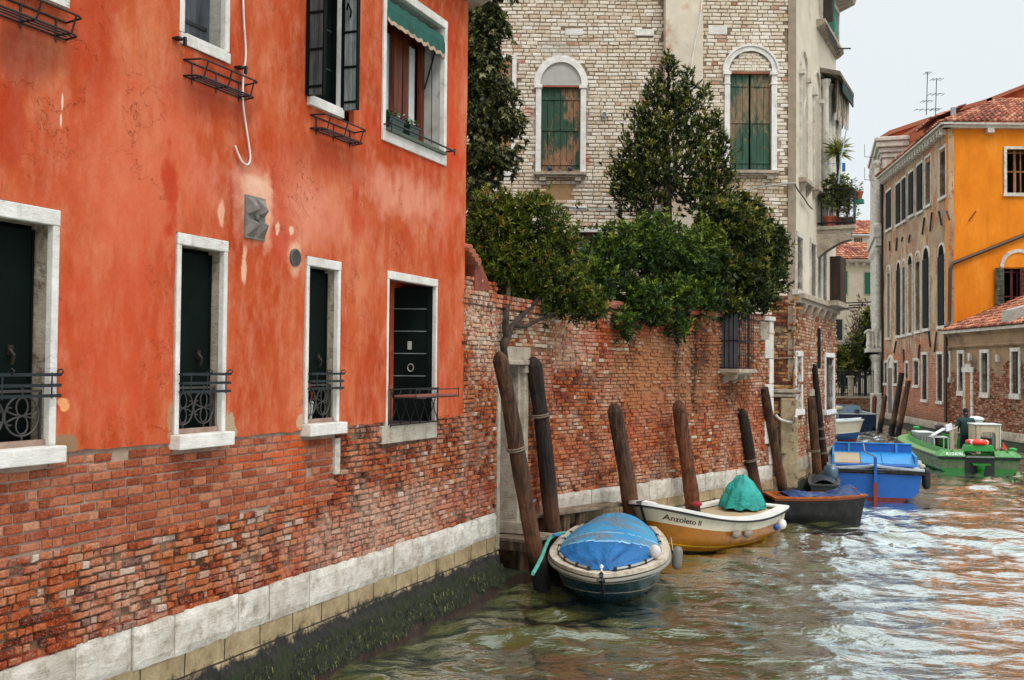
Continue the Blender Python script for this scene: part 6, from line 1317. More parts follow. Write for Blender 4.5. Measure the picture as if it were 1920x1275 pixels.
for i, (u_, z0, z1) in enumerate(((PZ.L-.95, zb1, zm-.8), (PZ.L-2.4, zb1, zm-.8), (PZ.L-.95, zm1+.3, ztp-1.6), (PZ.L-2.4, zm1+.3, ztp-1.6), (PZ.L-.95, 1.2, zb_-.6), (PZ.L-2.4, 1.2, zb_-.6))):
    m = MB(); m.box(PZ, (u_-.35, u_+.35), (.0, .04), (z0, z1)); m.build('window', M_BLACK, wp)
m = MB(); m.box(PZ, (PZ.L-.6, PZ.L+.2), (0, .7), (-.4, 1.7)); m.build('plinth', M_STONE, wp, bevel=.06)
m = MB(); m.box(OS, (-.06, -.02), (-.1, .12), (.6, ZE)); m.build('downpipe', plain('black_pipe', '#141516', .5), ora)
# far cream house, roofs, wall, fence, garden
FY = 72.0
P3 = lambda x, y, Y=FY: ony(x, y, Y)
far = thing('cream_house', 'cream house with green shutters and red tiled roof closing the canal view', 'house', P3(1600, 700)); FF = Wall((P3(1520, 700).x, FY), (P3(1665, 700).x, FY))
M_CRM = plain('cream_plaster', '#d8cbb2', .9, .08, 1.2, .2, 20, dirt='#b5a68c', dthr=(.6, .75)); M_GRN = plain('green_shutter_paint', '#0e6a50', .6, .15, 8, .3)
m = MB(); m.box(FF, (0, FF.L), (-6, 0), (-.5, FF.z(1600, 492))); m.build('wall', M_CRM, far, FF)
m = MB(); ze = FF.z(1600, 492); m.box(FF, (-.2, FF.L+.2), (0, .35), (ze-.05, ze+.12))
for i in range(10): u_ = .3+FF.L*i/10; m.box(FF, (u_, u_+.2), (0, .3), (ze-.25, ze-.05))
m.build('cornice', M_STONE, far)
tiled('roof', FF.P(-.2, .5, ze+.14), FF.P(FF.L+.2, .5, ze+.14), FF.P(FF.L+.2, -3.2, ze+1.75), FF.P(-.2, -3.2, ze+1.75), 9, 26, far, r=.13)
for (x0, x1, y0, y1, kk) in ((1572, 1588, 509, 551, 0), (1621, 1639, 511, 551, 1), (1557, 1579, 599, 643, 2)):
    h = rect(FF, x0, x1, y0, y1); m = MB(); m.box(FF, (h[0]-.08, h[1]+.08), (0, .03), (h[2]-.1, h[3]+.08)); wo = m.build('window', M_STONE, far, FF)
    m = MB(); m.box(FF, (h[0], h[1]), (.0, .045), (h[2], h[3])); m.build('pane', plain('dark_red_brown', '#4a2420', .5) if kk == 0 else plain('dark_teal_glass', '#22302f', .3), wo, FF)
    if kk < 2:
        a = h[0]+(h[1]-h[0])*(.42 if kk == 0 else 0); m = MB()
        for j in range(2): m.box(FF, (a+(h[1]-a)*j/2+.01, a+(h[1]-a)*(j+1)/2-.01), (.05, .1), (h[2], h[3]))
        m.build('shutter', M_GRN, wo, FF)
    else:
        m = MB(); m.box(FF, ((h[0]+h[1])/2-.05, (h[0]+h[1])/2+.05), (.04, .08), (h[2], h[3])); m.build('mullion', M_SHD, wo, FF)
m = MB(); a = FF.hit(1556, 655, 1.0); b = FF.hit(1592, 655, 1.0); z0 = a[1]; m.box(FF, (a[0], b[0]), (.85, 1.1), (z0, z0+.1)); m.box(FF, (a[0], b[0]), (.85, 1.1), (z0+.5, z0+.62)); m.box(FF, (a[0], b[0]), (0, 1.1), (z0-.25, z0))
for i in range(9): m.lathe(Frame(FF.P(a[0]+(b[0]-a[0])*(i+.5)/9, .97, z0+.1), FF.ex, FF.ey), [(.06, 0), (.08, .1), (.04, .25), (.06, .4)], 7)
m.build('balustrade', M_STONE, far)
bk2 = thing('roof_house', 'distant house with red tiled roof and small attic windows above the cream house', 'house', P3(1625, 700, 84)); F2 = Wall((P3(1590, 700, 84).x, 84), (P3(1668, 700, 84).x, 84))
m = MB(); m.box(F2, (0, F2.L), (-6, 0), (0, F2.z(1620, 441))); m.build('wall', M_CRM, bk2)
ze2 = F2.z(1620, 441); tiled('roof', F2.P(-.3, .5, ze2), F2.P(F2.L+.2, .5, ze2), F2.P(F2.L+.2, -3, ze2+1.6), F2.P(-.3, -3, ze2+1.6), 9, 20, bk2, r=.14)
h = rect(F2, 1601, 1617, 446, 456)
for j in range(4): m = MB(); a = h[0]+(h[1]-h[0])*j/4; m.box(F2, (a+.03, a+(h[1]-h[0])/4-.03), (0, .05), (h[2], h[3])); m.build('attic_window', plain('attic_dark', '#5a3a2a', .6), bk2)
# garden in front of the cream house
gwall = Wall((P3(1530, 700, 61).x, 61), (P3(1668, 700, 61).x, 61)); zgt = gwall.z(1600, 743)
gwt = thing('quay_garden_wall', 'low brick quay wall under a dark iron fence at the far bend', 'wall', gwall.P(2, 0, 0))
M_QB = brick_mat('quay_brick', [(0, lin('#5e3020')), (.5, lin('#8e5638')), (1, lin('#a88460'))], pale=.4, dirty=.5)
bricks(gwall, 0, gwall.L, .2, zgt-.12, .09, .26, lambda u, z: .97, dep=.02, jit=.3, seed=71, gap=.015).build('brickwork', M_QB, gwt, gwall, norm=False)
m = MB(); m.box(gwall, (0, gwall.L), (-.4, 0), (-.6, zgt-.1)); m.build('mortar_bed', M_PM, gwt, gwall); m = MB(); m.box(gwall, (0, gwall.L), (-.45, .06), (zgt-.12, zgt)); m.build('coping', M_STONED, gwt)
fz = gwall.z(1600, 692); fe = thing('iron_fence', 'dark iron garden fence on the low quay wall at the far bend', 'fence', gwall.P(2, -.2, zgt))
m = MB(); n = 34
for i in range(n): u_ = gwall.L*i/n; m.tube([gwall.P(u_, -.2, zgt), gwall.P(u_, -.2, fz)], .022, 4)
m.build('bars', M_IRON, fe)
for zz in (zgt+.15, fz-.15): m = MB(); m.box(gwall, (0, gwall.L), (-.22, -.18), (zz-.02, zz+.02)); m.build('rail', M_IRON, fe)
m = MB(); a = gwall.hit(1592, 740)[0]; b = gwall.hit(1601, 740)[0]; z_ = gwall.z(1596, 708); m.box(gwall, (a, b), (-.35, -.05), (zgt, z_)); m.box(gwall, (a-.05, b+.05), (-.4, .0), (z_, z_+.1)); m.build('pillar', M_STONED, fe, bevel=.02)
m = MB(); F = Frame((0, 0, 0), (1, 0, 0), (0, 1, 0)); m.box(F, (P3(1500, 700, 61).x, P3(1700, 700, 61).x+3), (61.3, 72), (.3, zgt-.1)); tag(m.build('far_garden_ground', plain('far_soil', '#3a3626')), kind='structure')
def shrub(name, lab, L, Y, n, ll, seed, mat, cat='tree', zb=1.4, grp=None, **kw):
    lb = lob(L, Y); b = Vector((lb[0][0].x, lb[0][0].y, zb)); t = tree(name, lab, b, lb, n, ll, seed, mat, [([b, b.lerp(lb[0][0], .6), lb[0][0]], .1, .04)]+limbs(b.lerp(lb[0][0], .5), lb[1:], .03), **kw)
    t['category'] = cat
    if grp: t['group'] = grp
    return t
shrub('garden_bush', 'round dark green bush behind the far fence, left of the white pillar', [(1580, 690, 20, 28), (1572, 665, 14, 16), (1590, 705, 14, 16)], 64.5, 500, .3, 21, M_LC, 'bush')
shrub('garden_tree', 'dark leafy tree behind the far fence against the cream house', [(1622, 655, 24, 34), (1634, 610, 16, 34), (1640, 640, 14, 50), (1610, 680, 20, 24), (1600, 650, 14, 14)], 65.5, 900, .3, 22, M_LC)
t = shrub('bare_tree', 'thin reddish bare shrub beside the cream house wall', [(1612, 590, 16, 30), (1600, 610, 12, 16)], 67, 60, .2, 23, leafmat('reddish_twig_leaf', [(0, lin('#5a3a30')), (1, lin('#8a6050'))]))
m = MB(); rg = random.Random(9)
for i in range(60):
    a = ony(1610+rg.uniform(-4, 4), 640, 67); b = ony(1608+rg.gauss(0, 12), 600+rg.gauss(0, 16), 67+rg.uniform(-.5, .5)); m.tube([a, a.lerp(b, .5)+Vector((rg.uniform(-.2, .2), 0, .1)), b], [.03, .02, .008], 4)
m.build('twigs', plain('twig_brown', '#6a4a3c'), t)
# mooring posts on the right bank
G2 = 'mooring posts on the right bank'
mooring(1691, 699, 1671, 812, 5.5, 'dark leaning mooring post on the right bank, left of the orange tipped one', M_PILE2, topY=0, seed=21, grp=G2, cap=False)
o = mooring(1703, 714, 1684, 814, 5.5, 'leaning mooring post with a bright orange cut top on the right bank', M_PILE, topY=0, seed=22, grp=G2, cap=False)
m = MB(); c = ony(1703, 713, onz(1684, 814).y); m.ell(c, .155, .155, .07); m.build('cut_top', plain('fresh_cut', '#b5703a', .8), o)
mooring(1659, 744, 1649, 806, 5, 'short leaning mooring post by the white palace plinth', M_PILE, topY=0, seed=23, grp=G2)
mooring(1640, 745, 1637, 800, 4.5, 'short upright mooring post beside the far dark blue motorboat', M_PILER, topY=0, seed=24, grp=G2)
mooring(1909, 702, 1896, 838, 8.5, 'tall grey mooring post in front of the low brick building at the right edge', M_PILE, topY=0, seed=25, grp=G2)
# ================================================================== BOATS
def paint(name, c, rough=.3, var=.12, dirt='#3a362c', dthr=(.58, .74), scale=2.5, bump=.08, streak=True, coat=.0):
    g = G(name); c = lin(c); n = g.noise(scale, 6, .6, vec=g.pos)
    col = g.ramp(n, [(.3, tuple(x*(1-var) for x in c[:3])), (.7, tuple(min(1, x*(1+var)) for x in c[:3]))])
    col = g.mix(g.math('MULTIPLY', g.thr(g.noise(6, 8, .75, st=(1, 1, .5), off=(3, 3, 3)), *dthr), .5), col, lin(dirt))
    return g.out(col, g.ramp(g.noise(9, 5), [(.3, rough*.8), (.7, min(1, rough*1.5))]), g.bump(g.noise(30, 5), bump, .01), Coat_Weight=coat)
class Hull:
    def __init__(s, stern, bow, zst, zbow, hb, hst, keel=-.22, rake=.45, full=2.4, pw=.62, sag=.0, tum=.16, mid=.45):
        a, b = Vector((*stern, 0)), Vector((*bow, 0)); s.L = (b-a).length; s.F = Frame(a, b-a, UP.cross(b-a)); s.zst, s.zb, s.hb, s.hst, s.keel, s.rake, s.full, s.pw, s.sag, s.tum, s.mid = zst, zbow, hb, hst, keel, rake, full, pw, sag, tum, mid
    def half(s, q):
        if q < s.mid: t = 1-q/s.mid; return s.hb+(s.hst-s.hb)*t*t
        t = (q-s.mid)/(1-s.mid); return s.hb*max(0, 1-t**s.full)**s.pw
    def H(s, q): return s.zst+(s.zb-s.zst)*q*q-s.sag*math.sin(math.pi*q)
    def S(s, q, t, side=1, off=0):
        """q stern..bow, t gunwale..keel"""
        h = s.H(q); kz = s.keel*(1-.4*q**4); b = s.half(q); y = b*(1-s.tum*t*2-(1-2*s.tum)*max(0, (t-.45)/.55)**2.2)
        y = max(0, y)+off; x = q*s.L-s.rake*t*q**3; z = h+(kz-h)*t
        return s.F.P(x, side*y, z)
    def shell(s, bands, nq=30, nt=16):
        """bands: list of (t_end, material index)"""
        m = MB(); ts = sorted(set([i/nt for i in range(nt+1)]+[b[0] for b in bands])); nq_ = nq
        qs = [1-(1-i/nq_)**1.6 for i in range(nq_+1)]
        for side in (1, -1):
            vs = [s.S(q, t, side) for q in qs for t in ts]; k = len(ts)
            for i in range(nq_):
                for j in range(k-1):
                    tc_ = (ts[j]+ts[j+1])/2; mi = next((b[1] for b in bands if tc_ <= b[0]), bands[-1][1])
                    m.add([vs[i*k+j], vs[(i+1)*k+j], vs[(i+1)*k+j+1], vs[i*k+j+1]], [(0, 1, 2, 3)], m=mi)
        # transom
        for j in range(len(ts)-1):
            tc_ = (ts[j]+ts[j+1])/2; mi = next((b[1] for b in bands if tc_ <= b[0]), bands[-1][1])
            m.add([s.S(0, ts[j], 1), s.S(0, ts[j], -1), s.S(0, ts[j+1], -1), s.S(0, ts[j+1], 1)], [(0, 1, 2, 3)], m=mi)
        return m
    def rim(s, w, h, out=.02, z0=0.0, q0=0, q1=1, n=34, transom=True, sides=(1, -1)):
        m = MB()
        for side in sides:
            prev = None
            for i in range(n+1):
                q = q0+(q1-q0)*(1-(1-i/n)**1.5); b = s.half(q); z = s.H(q)+z0; x = q*s.L
                yi = max(0.0, b-w)
                xo = out*max(0, (q-.9)/.1)
                xi = x-(w*1.2*max(0, (q-.85)/.15) if b < w*2 else 0)
                cur = [s.F.P(x+xo, side*(b+out), z), s.F.P(x+xo, side*(b+out), z+h), s.F.P(xi, side*yi, z+h), s.F.P(xi, side*yi, z)]
                if prev:
                    for k in range(4): m.quad(prev[k], cur[k], cur[(k+1) % 4], prev[(k+1) % 4])
                elif True: m.quad(*cur)
                prev = cur
        if transom: b = s.half(0); m.box(s.F, (-out, w), (-b-out, b+out), (s.H(0)+z0, s.H(0)+z0+h-.002))
        return m
    def deck(s, dz, q0=0, q1=1, inset=.02, n=24, crown=0.0, ny=8):
        m = MB(); rows = []
        for i in range(n+1):
            q = q0+(q1-q0)*i/n; b = max(0.0, s.half(q)-inset); rows.append([s.F.P(q*s.L, b*(2*j/ny-1), s.H(q)+dz+crown*(1-(2*j/ny-1)**2)) for j in range(ny+1)])
        for i in range(n):
            for j in range(ny): m.quad(rows[i][j], rows[i+1][j], rows[i+1][j+1], rows[i][j+1])
        return m
    def path(s, q0, q1, n, off=0, dz=0, side=1, t=0):
        return [s.S(q0+(q1-q0)*i/n, t, side, off)+Vector((0, 0, dz)) for i in range(n+1)]
def fender(name, lab, p, ax, L, r, mat, grp, rope_to=None, ball=False):
    t = thing(name, lab, 'fender', p, grp); m = MB(); ax = Vector(ax).normalized(); p = Vector(p)
    if ball: m.ell(p, r, r, r*1.1)
    else:
        pts = [p+ax*L*(k-.5) for k in (0, .06, .2, .5, .8, .94, 1)]; m.tube(pts, [r*.35, r*.75, r, r, r, r*.75, r*.35], 12)
    m.build('body', mat, t, smooth=True)
    if rope_to is not None: m = MB(); m.tube([p-ax*L*.5 if not ball else p+UP*r, Vector(rope_to)], .006, 4); m.build('rope', plain('fender_rope', '#a59b86', .9), t)
    return t
M_DKB = paint('black_rubber', '#141414', .6)
# ---------------- round blue boat with a blue canvas cover
bt = onz(1127, 1082, .43); A_ = Vector((bt.x, bt.y)); dirb = Vector((.155, .988)).normalized(); Lb = 3.7; st_ = A_+dirb*Lb
hb = Hull(st_, A_, .47, .43, .80, .58, keel=-.25, rake=.9, full=2.3, pw=.68, sag=.03, tum=.15, mid=.5)
b1 = thing('covered_boat', 'small round dark blue boat under a bright blue canvas cover, bow towards the viewer', 'boat', hb.F.P(Lb/2, 0, 0))
M_NAVY = paint('navy_hull', '#173543', .25, dirt='#6d7573', dthr=(.6, .8), coat=.3); M_CRW = paint('cream_trim', '#b8ad9a', .6, dirt='#5c4c3a', dthr=(.46, .62))
hb.shell([(.06, 1), (.20, 0), (.225, 1), (.50, 0), (.52, 1), (1, 0)]).build('hull', [M_NAVY, M_CRW], b1, smooth=False, norm=True)
m = hb.rim(.11, .045, .03); m.build('gunwale', M_CRW, b1, bevel=.015)
m = hb.rim(.03, .03, .055, z0=-.05); m.build('rubbing_strip', paint('grey_strip', '#8a857a', .6), b1)
m = MB(); m.tube([hb.S(1, t, 1) + dv for t, dv in ((0, Vector((0, 0, .02))), (.3, Vector((0, 0, 0))), (.6, Vector((0, 0, 0))))], .022, 6); m.build('stem', paint('dark_stem', '#0f2028', .4), b1)
# cover
def cover_mat(name, c1, c2, dirtc, thr=(.5, .62)):
    g = G(name); col = g.ramp(g.noise(2.2, 6, .6), [(.3, lin(c1)), (.7, lin(c2))]); col = g.mix(g.math('MULTIPLY', g.thr(g.noise(1.8, 8, .7, off=(2, 5, 5)), *thr), .75), col, lin(dirtc))
    col = g.mix(g.thr(g.noise(26, 2, .3), .78, .80), col, lin('#b8d0d8'))
    h = g.math('ADD', g.noise(3, 4, .6, st=(1, .35, 1), dist=1.2), g.math('MULTIPLY', g.noise(18, 5, .6), .2)); return g.out(col, .55, g.bump(h, .9, .06), spec=.4)
M_C1 = cover_mat('weathered_blue_canvas', '#1a78a8', '#3490b8', '#6a6c6c', (.47, .57)); M_C2 = cover_mat('deep_blue_canvas', '#04548c', '#0a649c', '#043058', (.5, .66)); M_C3 = plain('canvas_seam', '#7fb0cc', .6)
def hoop(q):
    if q > .94: return 0.0
    if q > .52: t = (.94-q)/.42; return .22*math.sin(t*math.pi/2)**1.15
    return .22-.03*(.52-q)/.52
rows = []; nq, ny = 60, 44; m = MB(); ind = .10
for i in range(nq+1):
    q = .0+.955*i/nq; b = max(.0, hb.half(q)-ind); h = hoop(q); r_ = []
    for j in range(ny+1):
        y = 2*j/ny-1; dome = (1-abs(y)**2.2)
        fold = 0
        if q > .58: fa = math.atan2(y*b, (.97-q)*Lb); fold = .016*math.sin(fa*22)*min(1, (q-.58)*6)*dome*(1 if y*1 > -2 else 0)*(1.6 if fa > .1 else .5)
        r_.append(hb.F.P(q*Lb, y*b, hb.H(q)+.055+h*dome+fold+.006*mnoise.noise(Vector((q*14, y*6, 2)))))
    rows.append(r_)
for i in range(nq):
    for j in range(ny):
        q = .955*(i+.5)/nq; y = 2*(j+.5)/ny-1; qq = q+.10*y*y
        mi = 1 if qq > .66 else 0
        if abs(qq-.66) < .007 or abs(qq-.52) < .006: mi = 2
        m.add([rows[i][j], rows[i+1][j], rows[i+1][j+1], rows[i][j+1]], [(0, 1, 2, 3)], m=mi)
m.build('canvas_cover', [M_C1, M_C2, M_C3], b1, smooth=True)
m = MB()
for side in (1, -1): m.tube([hb.F.P(q*Lb, side*max(.03, hb.half(q)-.10), hb.H(q)+.075) for q in [.05+.90*i/24 for i in range(25)]], .014, 6)
m.build('edge_rail', plain('pale_tube', '#b9b8b0', .3, metal=.4), b1)
for side in (1, -1):
    for q in (.25, .4, .55, .68, .8, .9, .955): m = MB(); p = hb.F.P(q*Lb, side*max(.06, hb.half(q)-.10), hb.H(q)+.07); m.box(Frame(p, hb.F.ex, hb.F.ey), (-.03, .03), (-.022, .022), (-.02, .03)); m.build('rail_clip', M_DKB, b1, bevel=.005)
m = MB(); p = hb.F.P(.975*Lb, 0, hb.H(1)+.05); m.lathe(Frame(p, (1, 0, 0), (0, 1, 0)), [(.012, 0), (.012, .04), (.022, .05), (.022, .075), (.0, .09)], 10); m.build('bow_light', plain('white_plastic', '#dcdcd6', .4), b1)
pf_ = onz(1228, 1034, .58); fender('fender', 'round white fender lying on the edge of the blue canvas cover', pf_, (1, 0, .1), .15, .085, paint('fender_white', '#c4bfb8', .5, dirt='#7a6c60', dthr=(.45, .6)), None, ball=True)
p = onz(1266, 1046, .34); fender('fender', 'grey fender hanging off the right side of the round covered boat', p+Vector((.03, 0, 0)), (.1, 0, 1), .32, .07, paint('fender_grey', '#6d6862', .5), None, rope_to=onz(1258, 1008, .52))
pR = [onz(1058, 999, .56), onz(1040, 1003, .60), onz(1028, 1014, .64), onz(1014, 1048, .62), onz(999, 1076, .56)]
m = MB(); m.tube(smooth_path(pR, 5), .024, 8); tag(m.build('mooring_hose', plain('teal_rope', '#3f8f80', .6)), 'teal mooring line running from the covered boat to the leaning post', 'rope')
m = MB()
for k in range(4): c = onz(1043, 1003, .60+.02*k); m.tube([c+Vector((.05*math.cos(t), .04*math.sin(t), 0)) for t in [j*.6 for j in range(12)]], .012, 5)
m.build('rope_coil', plain('blue_rope', '#1f6ca8', .7), b1)
# ---------------- yellow boat
ybow = onz(1211, 946, .82); yst = Vector((4.78, 19.55)); ybv = Vector((ybow.x, ybow.y))
ybv += Vector((-.08, .02)); yst += Vector((-.16, 0)); hy = Hull(yst, ybv, .44, .82, .80, .66, keel=-.28, rake=.5, full=2.3, pw=.52, sag=.10, tum=.10, mid=.42)
b2_ = thing('yellow_boat', 'ochre yellow and cream open boat with its name on the bow', 'boat', hy.F.P(hy.L/2, 0, 0))
M_CR = paint('cream_hull', '#cfc4ab', .35, dirt='#8a7a5c', dthr=(.6, .75), coat=.2); M_YE = paint('ochre_hull', '#a3640a', .3, var=.15, dirt='#7c4e10', dthr=(.55, .75), coat=.3); M_YL = paint('yellow_line', '#e0a020', .35); M_BOT = paint('dark_bottom', '#15130f', .6)
hy.shell([(.045, 4), (.27, 0), (.62, 1), (.645, 2), (.74, 1), (1, 3)], nq=36, nt=24).build('hull', [M_CR, M_YE, M_YL, M_BOT, M_DKB], b2_)
m = hy.rim(.13, .055, .05); m.build('gunwale', paint('white_gunwale', '#dedad2', .4, dirt='#8a8478', dthr=(.6, .75)), b2_, bevel=.02)
m = hy.rim(.03, .03, .06, z0=-.035); m.build('rubbing_strip', M_DKB, b2_)
m = hy.deck(-.02, .0, .62, .12, crown=.0); m.build('deck', paint('beige_deck', '#b09a78', .7, dirt='#6b5a40', dthr=(.5, .7)), b2_)
m = hy.deck(-.03, .80, .99, .10); m.build('foredeck', M_CR, b2_)
m = hy.deck(-.45, .55, .85, .14); m.build('floor', paint('boat_floor', '#7a6a50', .8), b2_)
m = MB(); m.box(Frame(hy.F.P(.62*hy.L, 0, hy.H(.6)-.4), hy.F.ex, hy.F.ey), (-.02, .02), (-.62, .62), (0, .385)); m.build('bulkhead', M_CR, b2_)
m = MB(); m.tube([hy.S(1, t, 1)+hy.F.ex*.012 for t in (.03, .2, .4, .6, .75)], .022, 6); m.build('stem', M_DKB, b2_)
# name on the bow, both sides
def on_hull(h, side, q, t):
    p = h.S(q, t, side); dq = (h.S(q+.01, t, side)-h.S(q-.01, t, side)).normalized(); dt = (h.S(q, t-.02, side)-h.S(q, t+.02, side)).normalized()
    ex = -dq if side == ns_ else -dq
    ez = (dt-ex*dt.dot(ex)).normalized(); n = ex.cross(ez)  # text right x up = towards viewer
    return p, ex, ez, n
ns_ = 1
near = 1 if (hy.S(.5, .3, 1)-Vector((0, 0, 3))).length < (hy.S(.5, .3, -1)-Vector((0, 0, 3))).length else -1
def wrap_text(txt, h, side, q0, t0, size, mat, parent, name, depth=.003, shear=.25, lift=.006, dirq=-1):
    """lay flat text on the curved hull: glyph x follows the side, glyph y the frame height"""
    cu = bpy.data.curves.new('txt', 'FONT'); cu.body = txt; cu.size = size; cu.extrude = depth; cu.shear = shear; cu.offset = size*.004
    t = bpy.data.objects.new('txt', cu); COL.objects.link(t); dg = bpy.context.evaluated_depsgraph_get(); me = bpy.data.meshes.new_from_object(t.evaluated_get(dg)); bpy.data.objects.remove(t)
    hh = h.H(q0)-h.keel
    for v in me.vertices:
        q = q0+dirq*v.co.x/h.L; tt = t0-v.co.y/hh; p = h.S(q, tt, side); a = h.S(q+.004, tt, side)-h.S(q-.004, tt, side); b = h.S(q, tt+.01, side)-h.S(q, tt-.01, side); n = a.cross(b).normalized()
        if n.dot(h.F.ey*side) < 0: n = -n
        v.co = p+n*(lift+v.co.z)
    me.materials.clear(); me.materials.append(mat); me.name = name; ob = bpy.data.objects.new(name, me); COL.objects.link(ob); ob.parent = parent; ob.matrix_parent_inverse = root_inv(parent); return ob
M_INK = paint('dark_red_lettering', '#4a1c14', .5)
wrap_text('Anzoleto II', hy, near, .965, .20, .15, M_INK, b2_, 'boat_name')
wrap_text('Anzoleto II', hy, -near, .68, .205, .135, M_INK, b2_, 'boat_name', dirq=1)
for (px_, py_, kind, lab) in ((1383, 984, 0, 'grey sausage fender on the yellow boat, left one of the touching pair'), (1403, 983, 0, 'grey sausage fender on the yellow boat, right one of the touching pair'), (1467, 977, 1, 'white ball fender at the stern quarter of the yellow boat'), (1455, 980, 2, 'small blue ball fender at the stern quarter of the yellow boat')):
    best = min(((hy.S(q/60, .33, near, .07), q/60) for q in range(61)), key=lambda c: abs(960+1920*c[0].x/c[0].y-px_)); p = best[0]; top = hy.S(best[1], 0, near, .02)+Vector((0, 0, .05))
    if kind == 0: fender('fender', lab, p, hy.F.ex*-1+Vector((0, 0, .15)), .20, .062, paint('grimy_fender', '#8d8276', .6, dirt='#4c4238', dthr=(.4, .6)), 'fenders hanging on the yellow boat', top)
    else: fender('fender', lab, p+Vector((0, -.03*(kind == 2), 0)), (0, 0, 1), .1, .085 if kind == 1 else .055, paint('ball_white', '#d8d6d0', .5) if kind == 1 else paint('ball_blue', '#123c8c', .35), 'fenders hanging on the yellow boat', top, ball=True)
# turquoise tarpaulin heap
def heap(name, lab, c, rx, ry, h, mat, seed, peak=(.0, .0), ang=0, cat='tarpaulin'):
    m = MB(); n1, n2 = 40, 18; vs = []
    for i in range(n2+1):
        t = i/n2
        for j in range(n1):
            q = 2*math.pi*j/n1; w = 1+.10*mnoise.noise(Vector((math.cos(q)*2, math.sin(q)*2, seed)))
            fold = 1+.10*math.sin(q*9+seed+2*t)*t+.06*math.sin(q*17)*t-.12*math.sin(q*5+1)*t*(1-t)*3
            r_ = (math.sin(t*math.pi/2)**.8)*(1+.12*t**4)*fold*w; z = h*(1-t**1.25)+.07*mnoise.noise(Vector((math.cos(q)*2, math.sin(q)*2+t*4, seed)))*(t > .02)*min(1, (1-t)*4)
            vs.append(Vector(c)+Vector((rx*r_*math.cos(q)+peak[0]*(1-t), ry*r_*math.sin(q)+peak[1]*(1-t), z-.02*t*(1+math.sin(q*9)))))
    fs = [(i*n1+j, i*n1+(j+1) % n1, (i+1)*n1+(j+1) % n1, (i+1)*n1+j) for i in range(n2) for j in range(n1)]; m.add(vs, fs); o = m.build(name, mat, None, smooth=True, norm=True); tag(o, lab, cat); return o
g = G('turquoise_tarp'); M_TQ = g.out(g.ramp(g.noise(3, 6), [(.3, lin('#0a7f78')), (.7, lin('#18a79a'))]), .4, g.bump(g.noise(5, 7, .65, dist=1.5), 1, .06), spec=.5)
hc = onz(1394, 951, .45); heap('tarpaulin', 'crumpled turquoise tarpaulin draped over a mound on the yellow boat deck', hc+Vector((0, .15, 0)), .36, .34, .58, M_TQ, 3, peak=(-.0, 0))
m = MB(); p = onz(1313, 950, .58); m.ell(p+Vector((0, .35, 0)), .10, .08, .05); m.build('red_bundle', plain('red_cloth', '#8a1c28', .8), b2_)
# ---------------- black boat with orange wooden gunwale
kb = Hull((5.28, 20.98), (7.26, 21.0), .44, .46, .48, .44, keel=-.2, rake=.12, full=1.9, pw=.95, sag=.0, tum=.06, mid=.3)
b3_ = thing('black_boat', 'small black wooden boat with varnished orange gunwale and blue cover', 'boat', kb.F.P(.9, 0, 0))
kb.shell([(.07, 1), (1, 0)]).build('hull', [paint('tar_black_hull', '#131110', .8, var=.35, dirt='#38342c', dthr=(.54, .68)), paint('varnish_side', '#8e4416', .5)], b3_)
kb.rim(.10, .03, .03).build('gunwale', wood_mat('varnished_wood', '#9a4a16', '#c8702a', st=(3, 3, 3), dark='#5a2408', rough=.35), b3_, bevel=.006)
kb.deck(.00, 0, .25, .09).build('stern_deck', wood_mat('brown_deck', '#4c2a1c', '#7a4630', st=(3, 3, 3)), b3_)
kb.deck(-.28, .2, .98, .09).build('floor', M_POST, b3_)
m = MB(); rows = []
for i in range(31):
    q = .16+.78*i/30; b = max(.02, kb.half(q)-.04); rows.append([kb.F.P(q*kb.L, (2*j/16-1)*b, kb.H(q)+.03+(.06+.05*math.sin(q*9)+.10*max(0, math.sin((q-.6)*6)))*(1-abs(2*j/16-1)**2)*min(1, (q-.14)*8, (.96-q)*8)+.03*mnoise.noise(Vector((q*16, j*.5, 4)))) for j in range(17)])
for i in range(30):
    for j in range(16): m.quad(rows[i][j], rows[i+1][j], rows[i+1][j+1], rows[i][j+1])
m.build('cover', cover_mat('dark_blue_cover', '#142c50', '#20447a', '#5c6c80', (.55, .7)), b3_, smooth=True)
m = MB(); m.lathe(Frame(kb.F.P(kb.L*.86, -.05, kb.H(.9)+.03), (1, 0, 0), (0, 1, 0)), [(.03, 0), (.02, .05), (.05, .09), (.04, .14), (0, .15)], 10); m.build('bow_lamp', plain('copper', '#7a4426', .4, metal=.6), b3_)
# ---------------- dinghy with outboard
kd = Hull((7.02, 23.0), (7.62, 25.0), .42, .5, .34, .30, keel=-.15, rake=.2, mid=.4)
b4_ = thing('dinghy', 'narrow grey dinghy with a blue grey outboard motor squeezed beside the blue barge', 'boat', kd.F.P(1, 0, 0))
kd.shell([(1, 0)]).build('hull', [paint('grey_dinghy', '#1d2122', .5)], b4_); kd.rim(.06, .04, .02).build('gunwale', paint('grey_rim', '#3a3c3a', .5), b4_); kd.deck(.0, .05, .95, .05, crown=.12).build('cover', cover_mat('dark_cover', '#141c26', '#24343f', '#4a5458'), b4_, smooth=True)
m = MB(); F = Frame(onz(1559, 905, .38)+Vector((0, .05, 0)), (1, 0, 0), (0, 1, 0)); M_OUT = paint('outboard_grey_blue', '#3f5a6c', .25, coat=.4)
m.lathe(F, [(.06, -.06), (.12, .0), (.165, .12), (.17, .26), (.15, .36), (.09, .41), (0, .42)], 16)
for i, v in enumerate(m.v): p = Vector(v)-F.o; m.v[i] = tuple(F.o+Vector((p.x, p.y*1.25, p.z)))
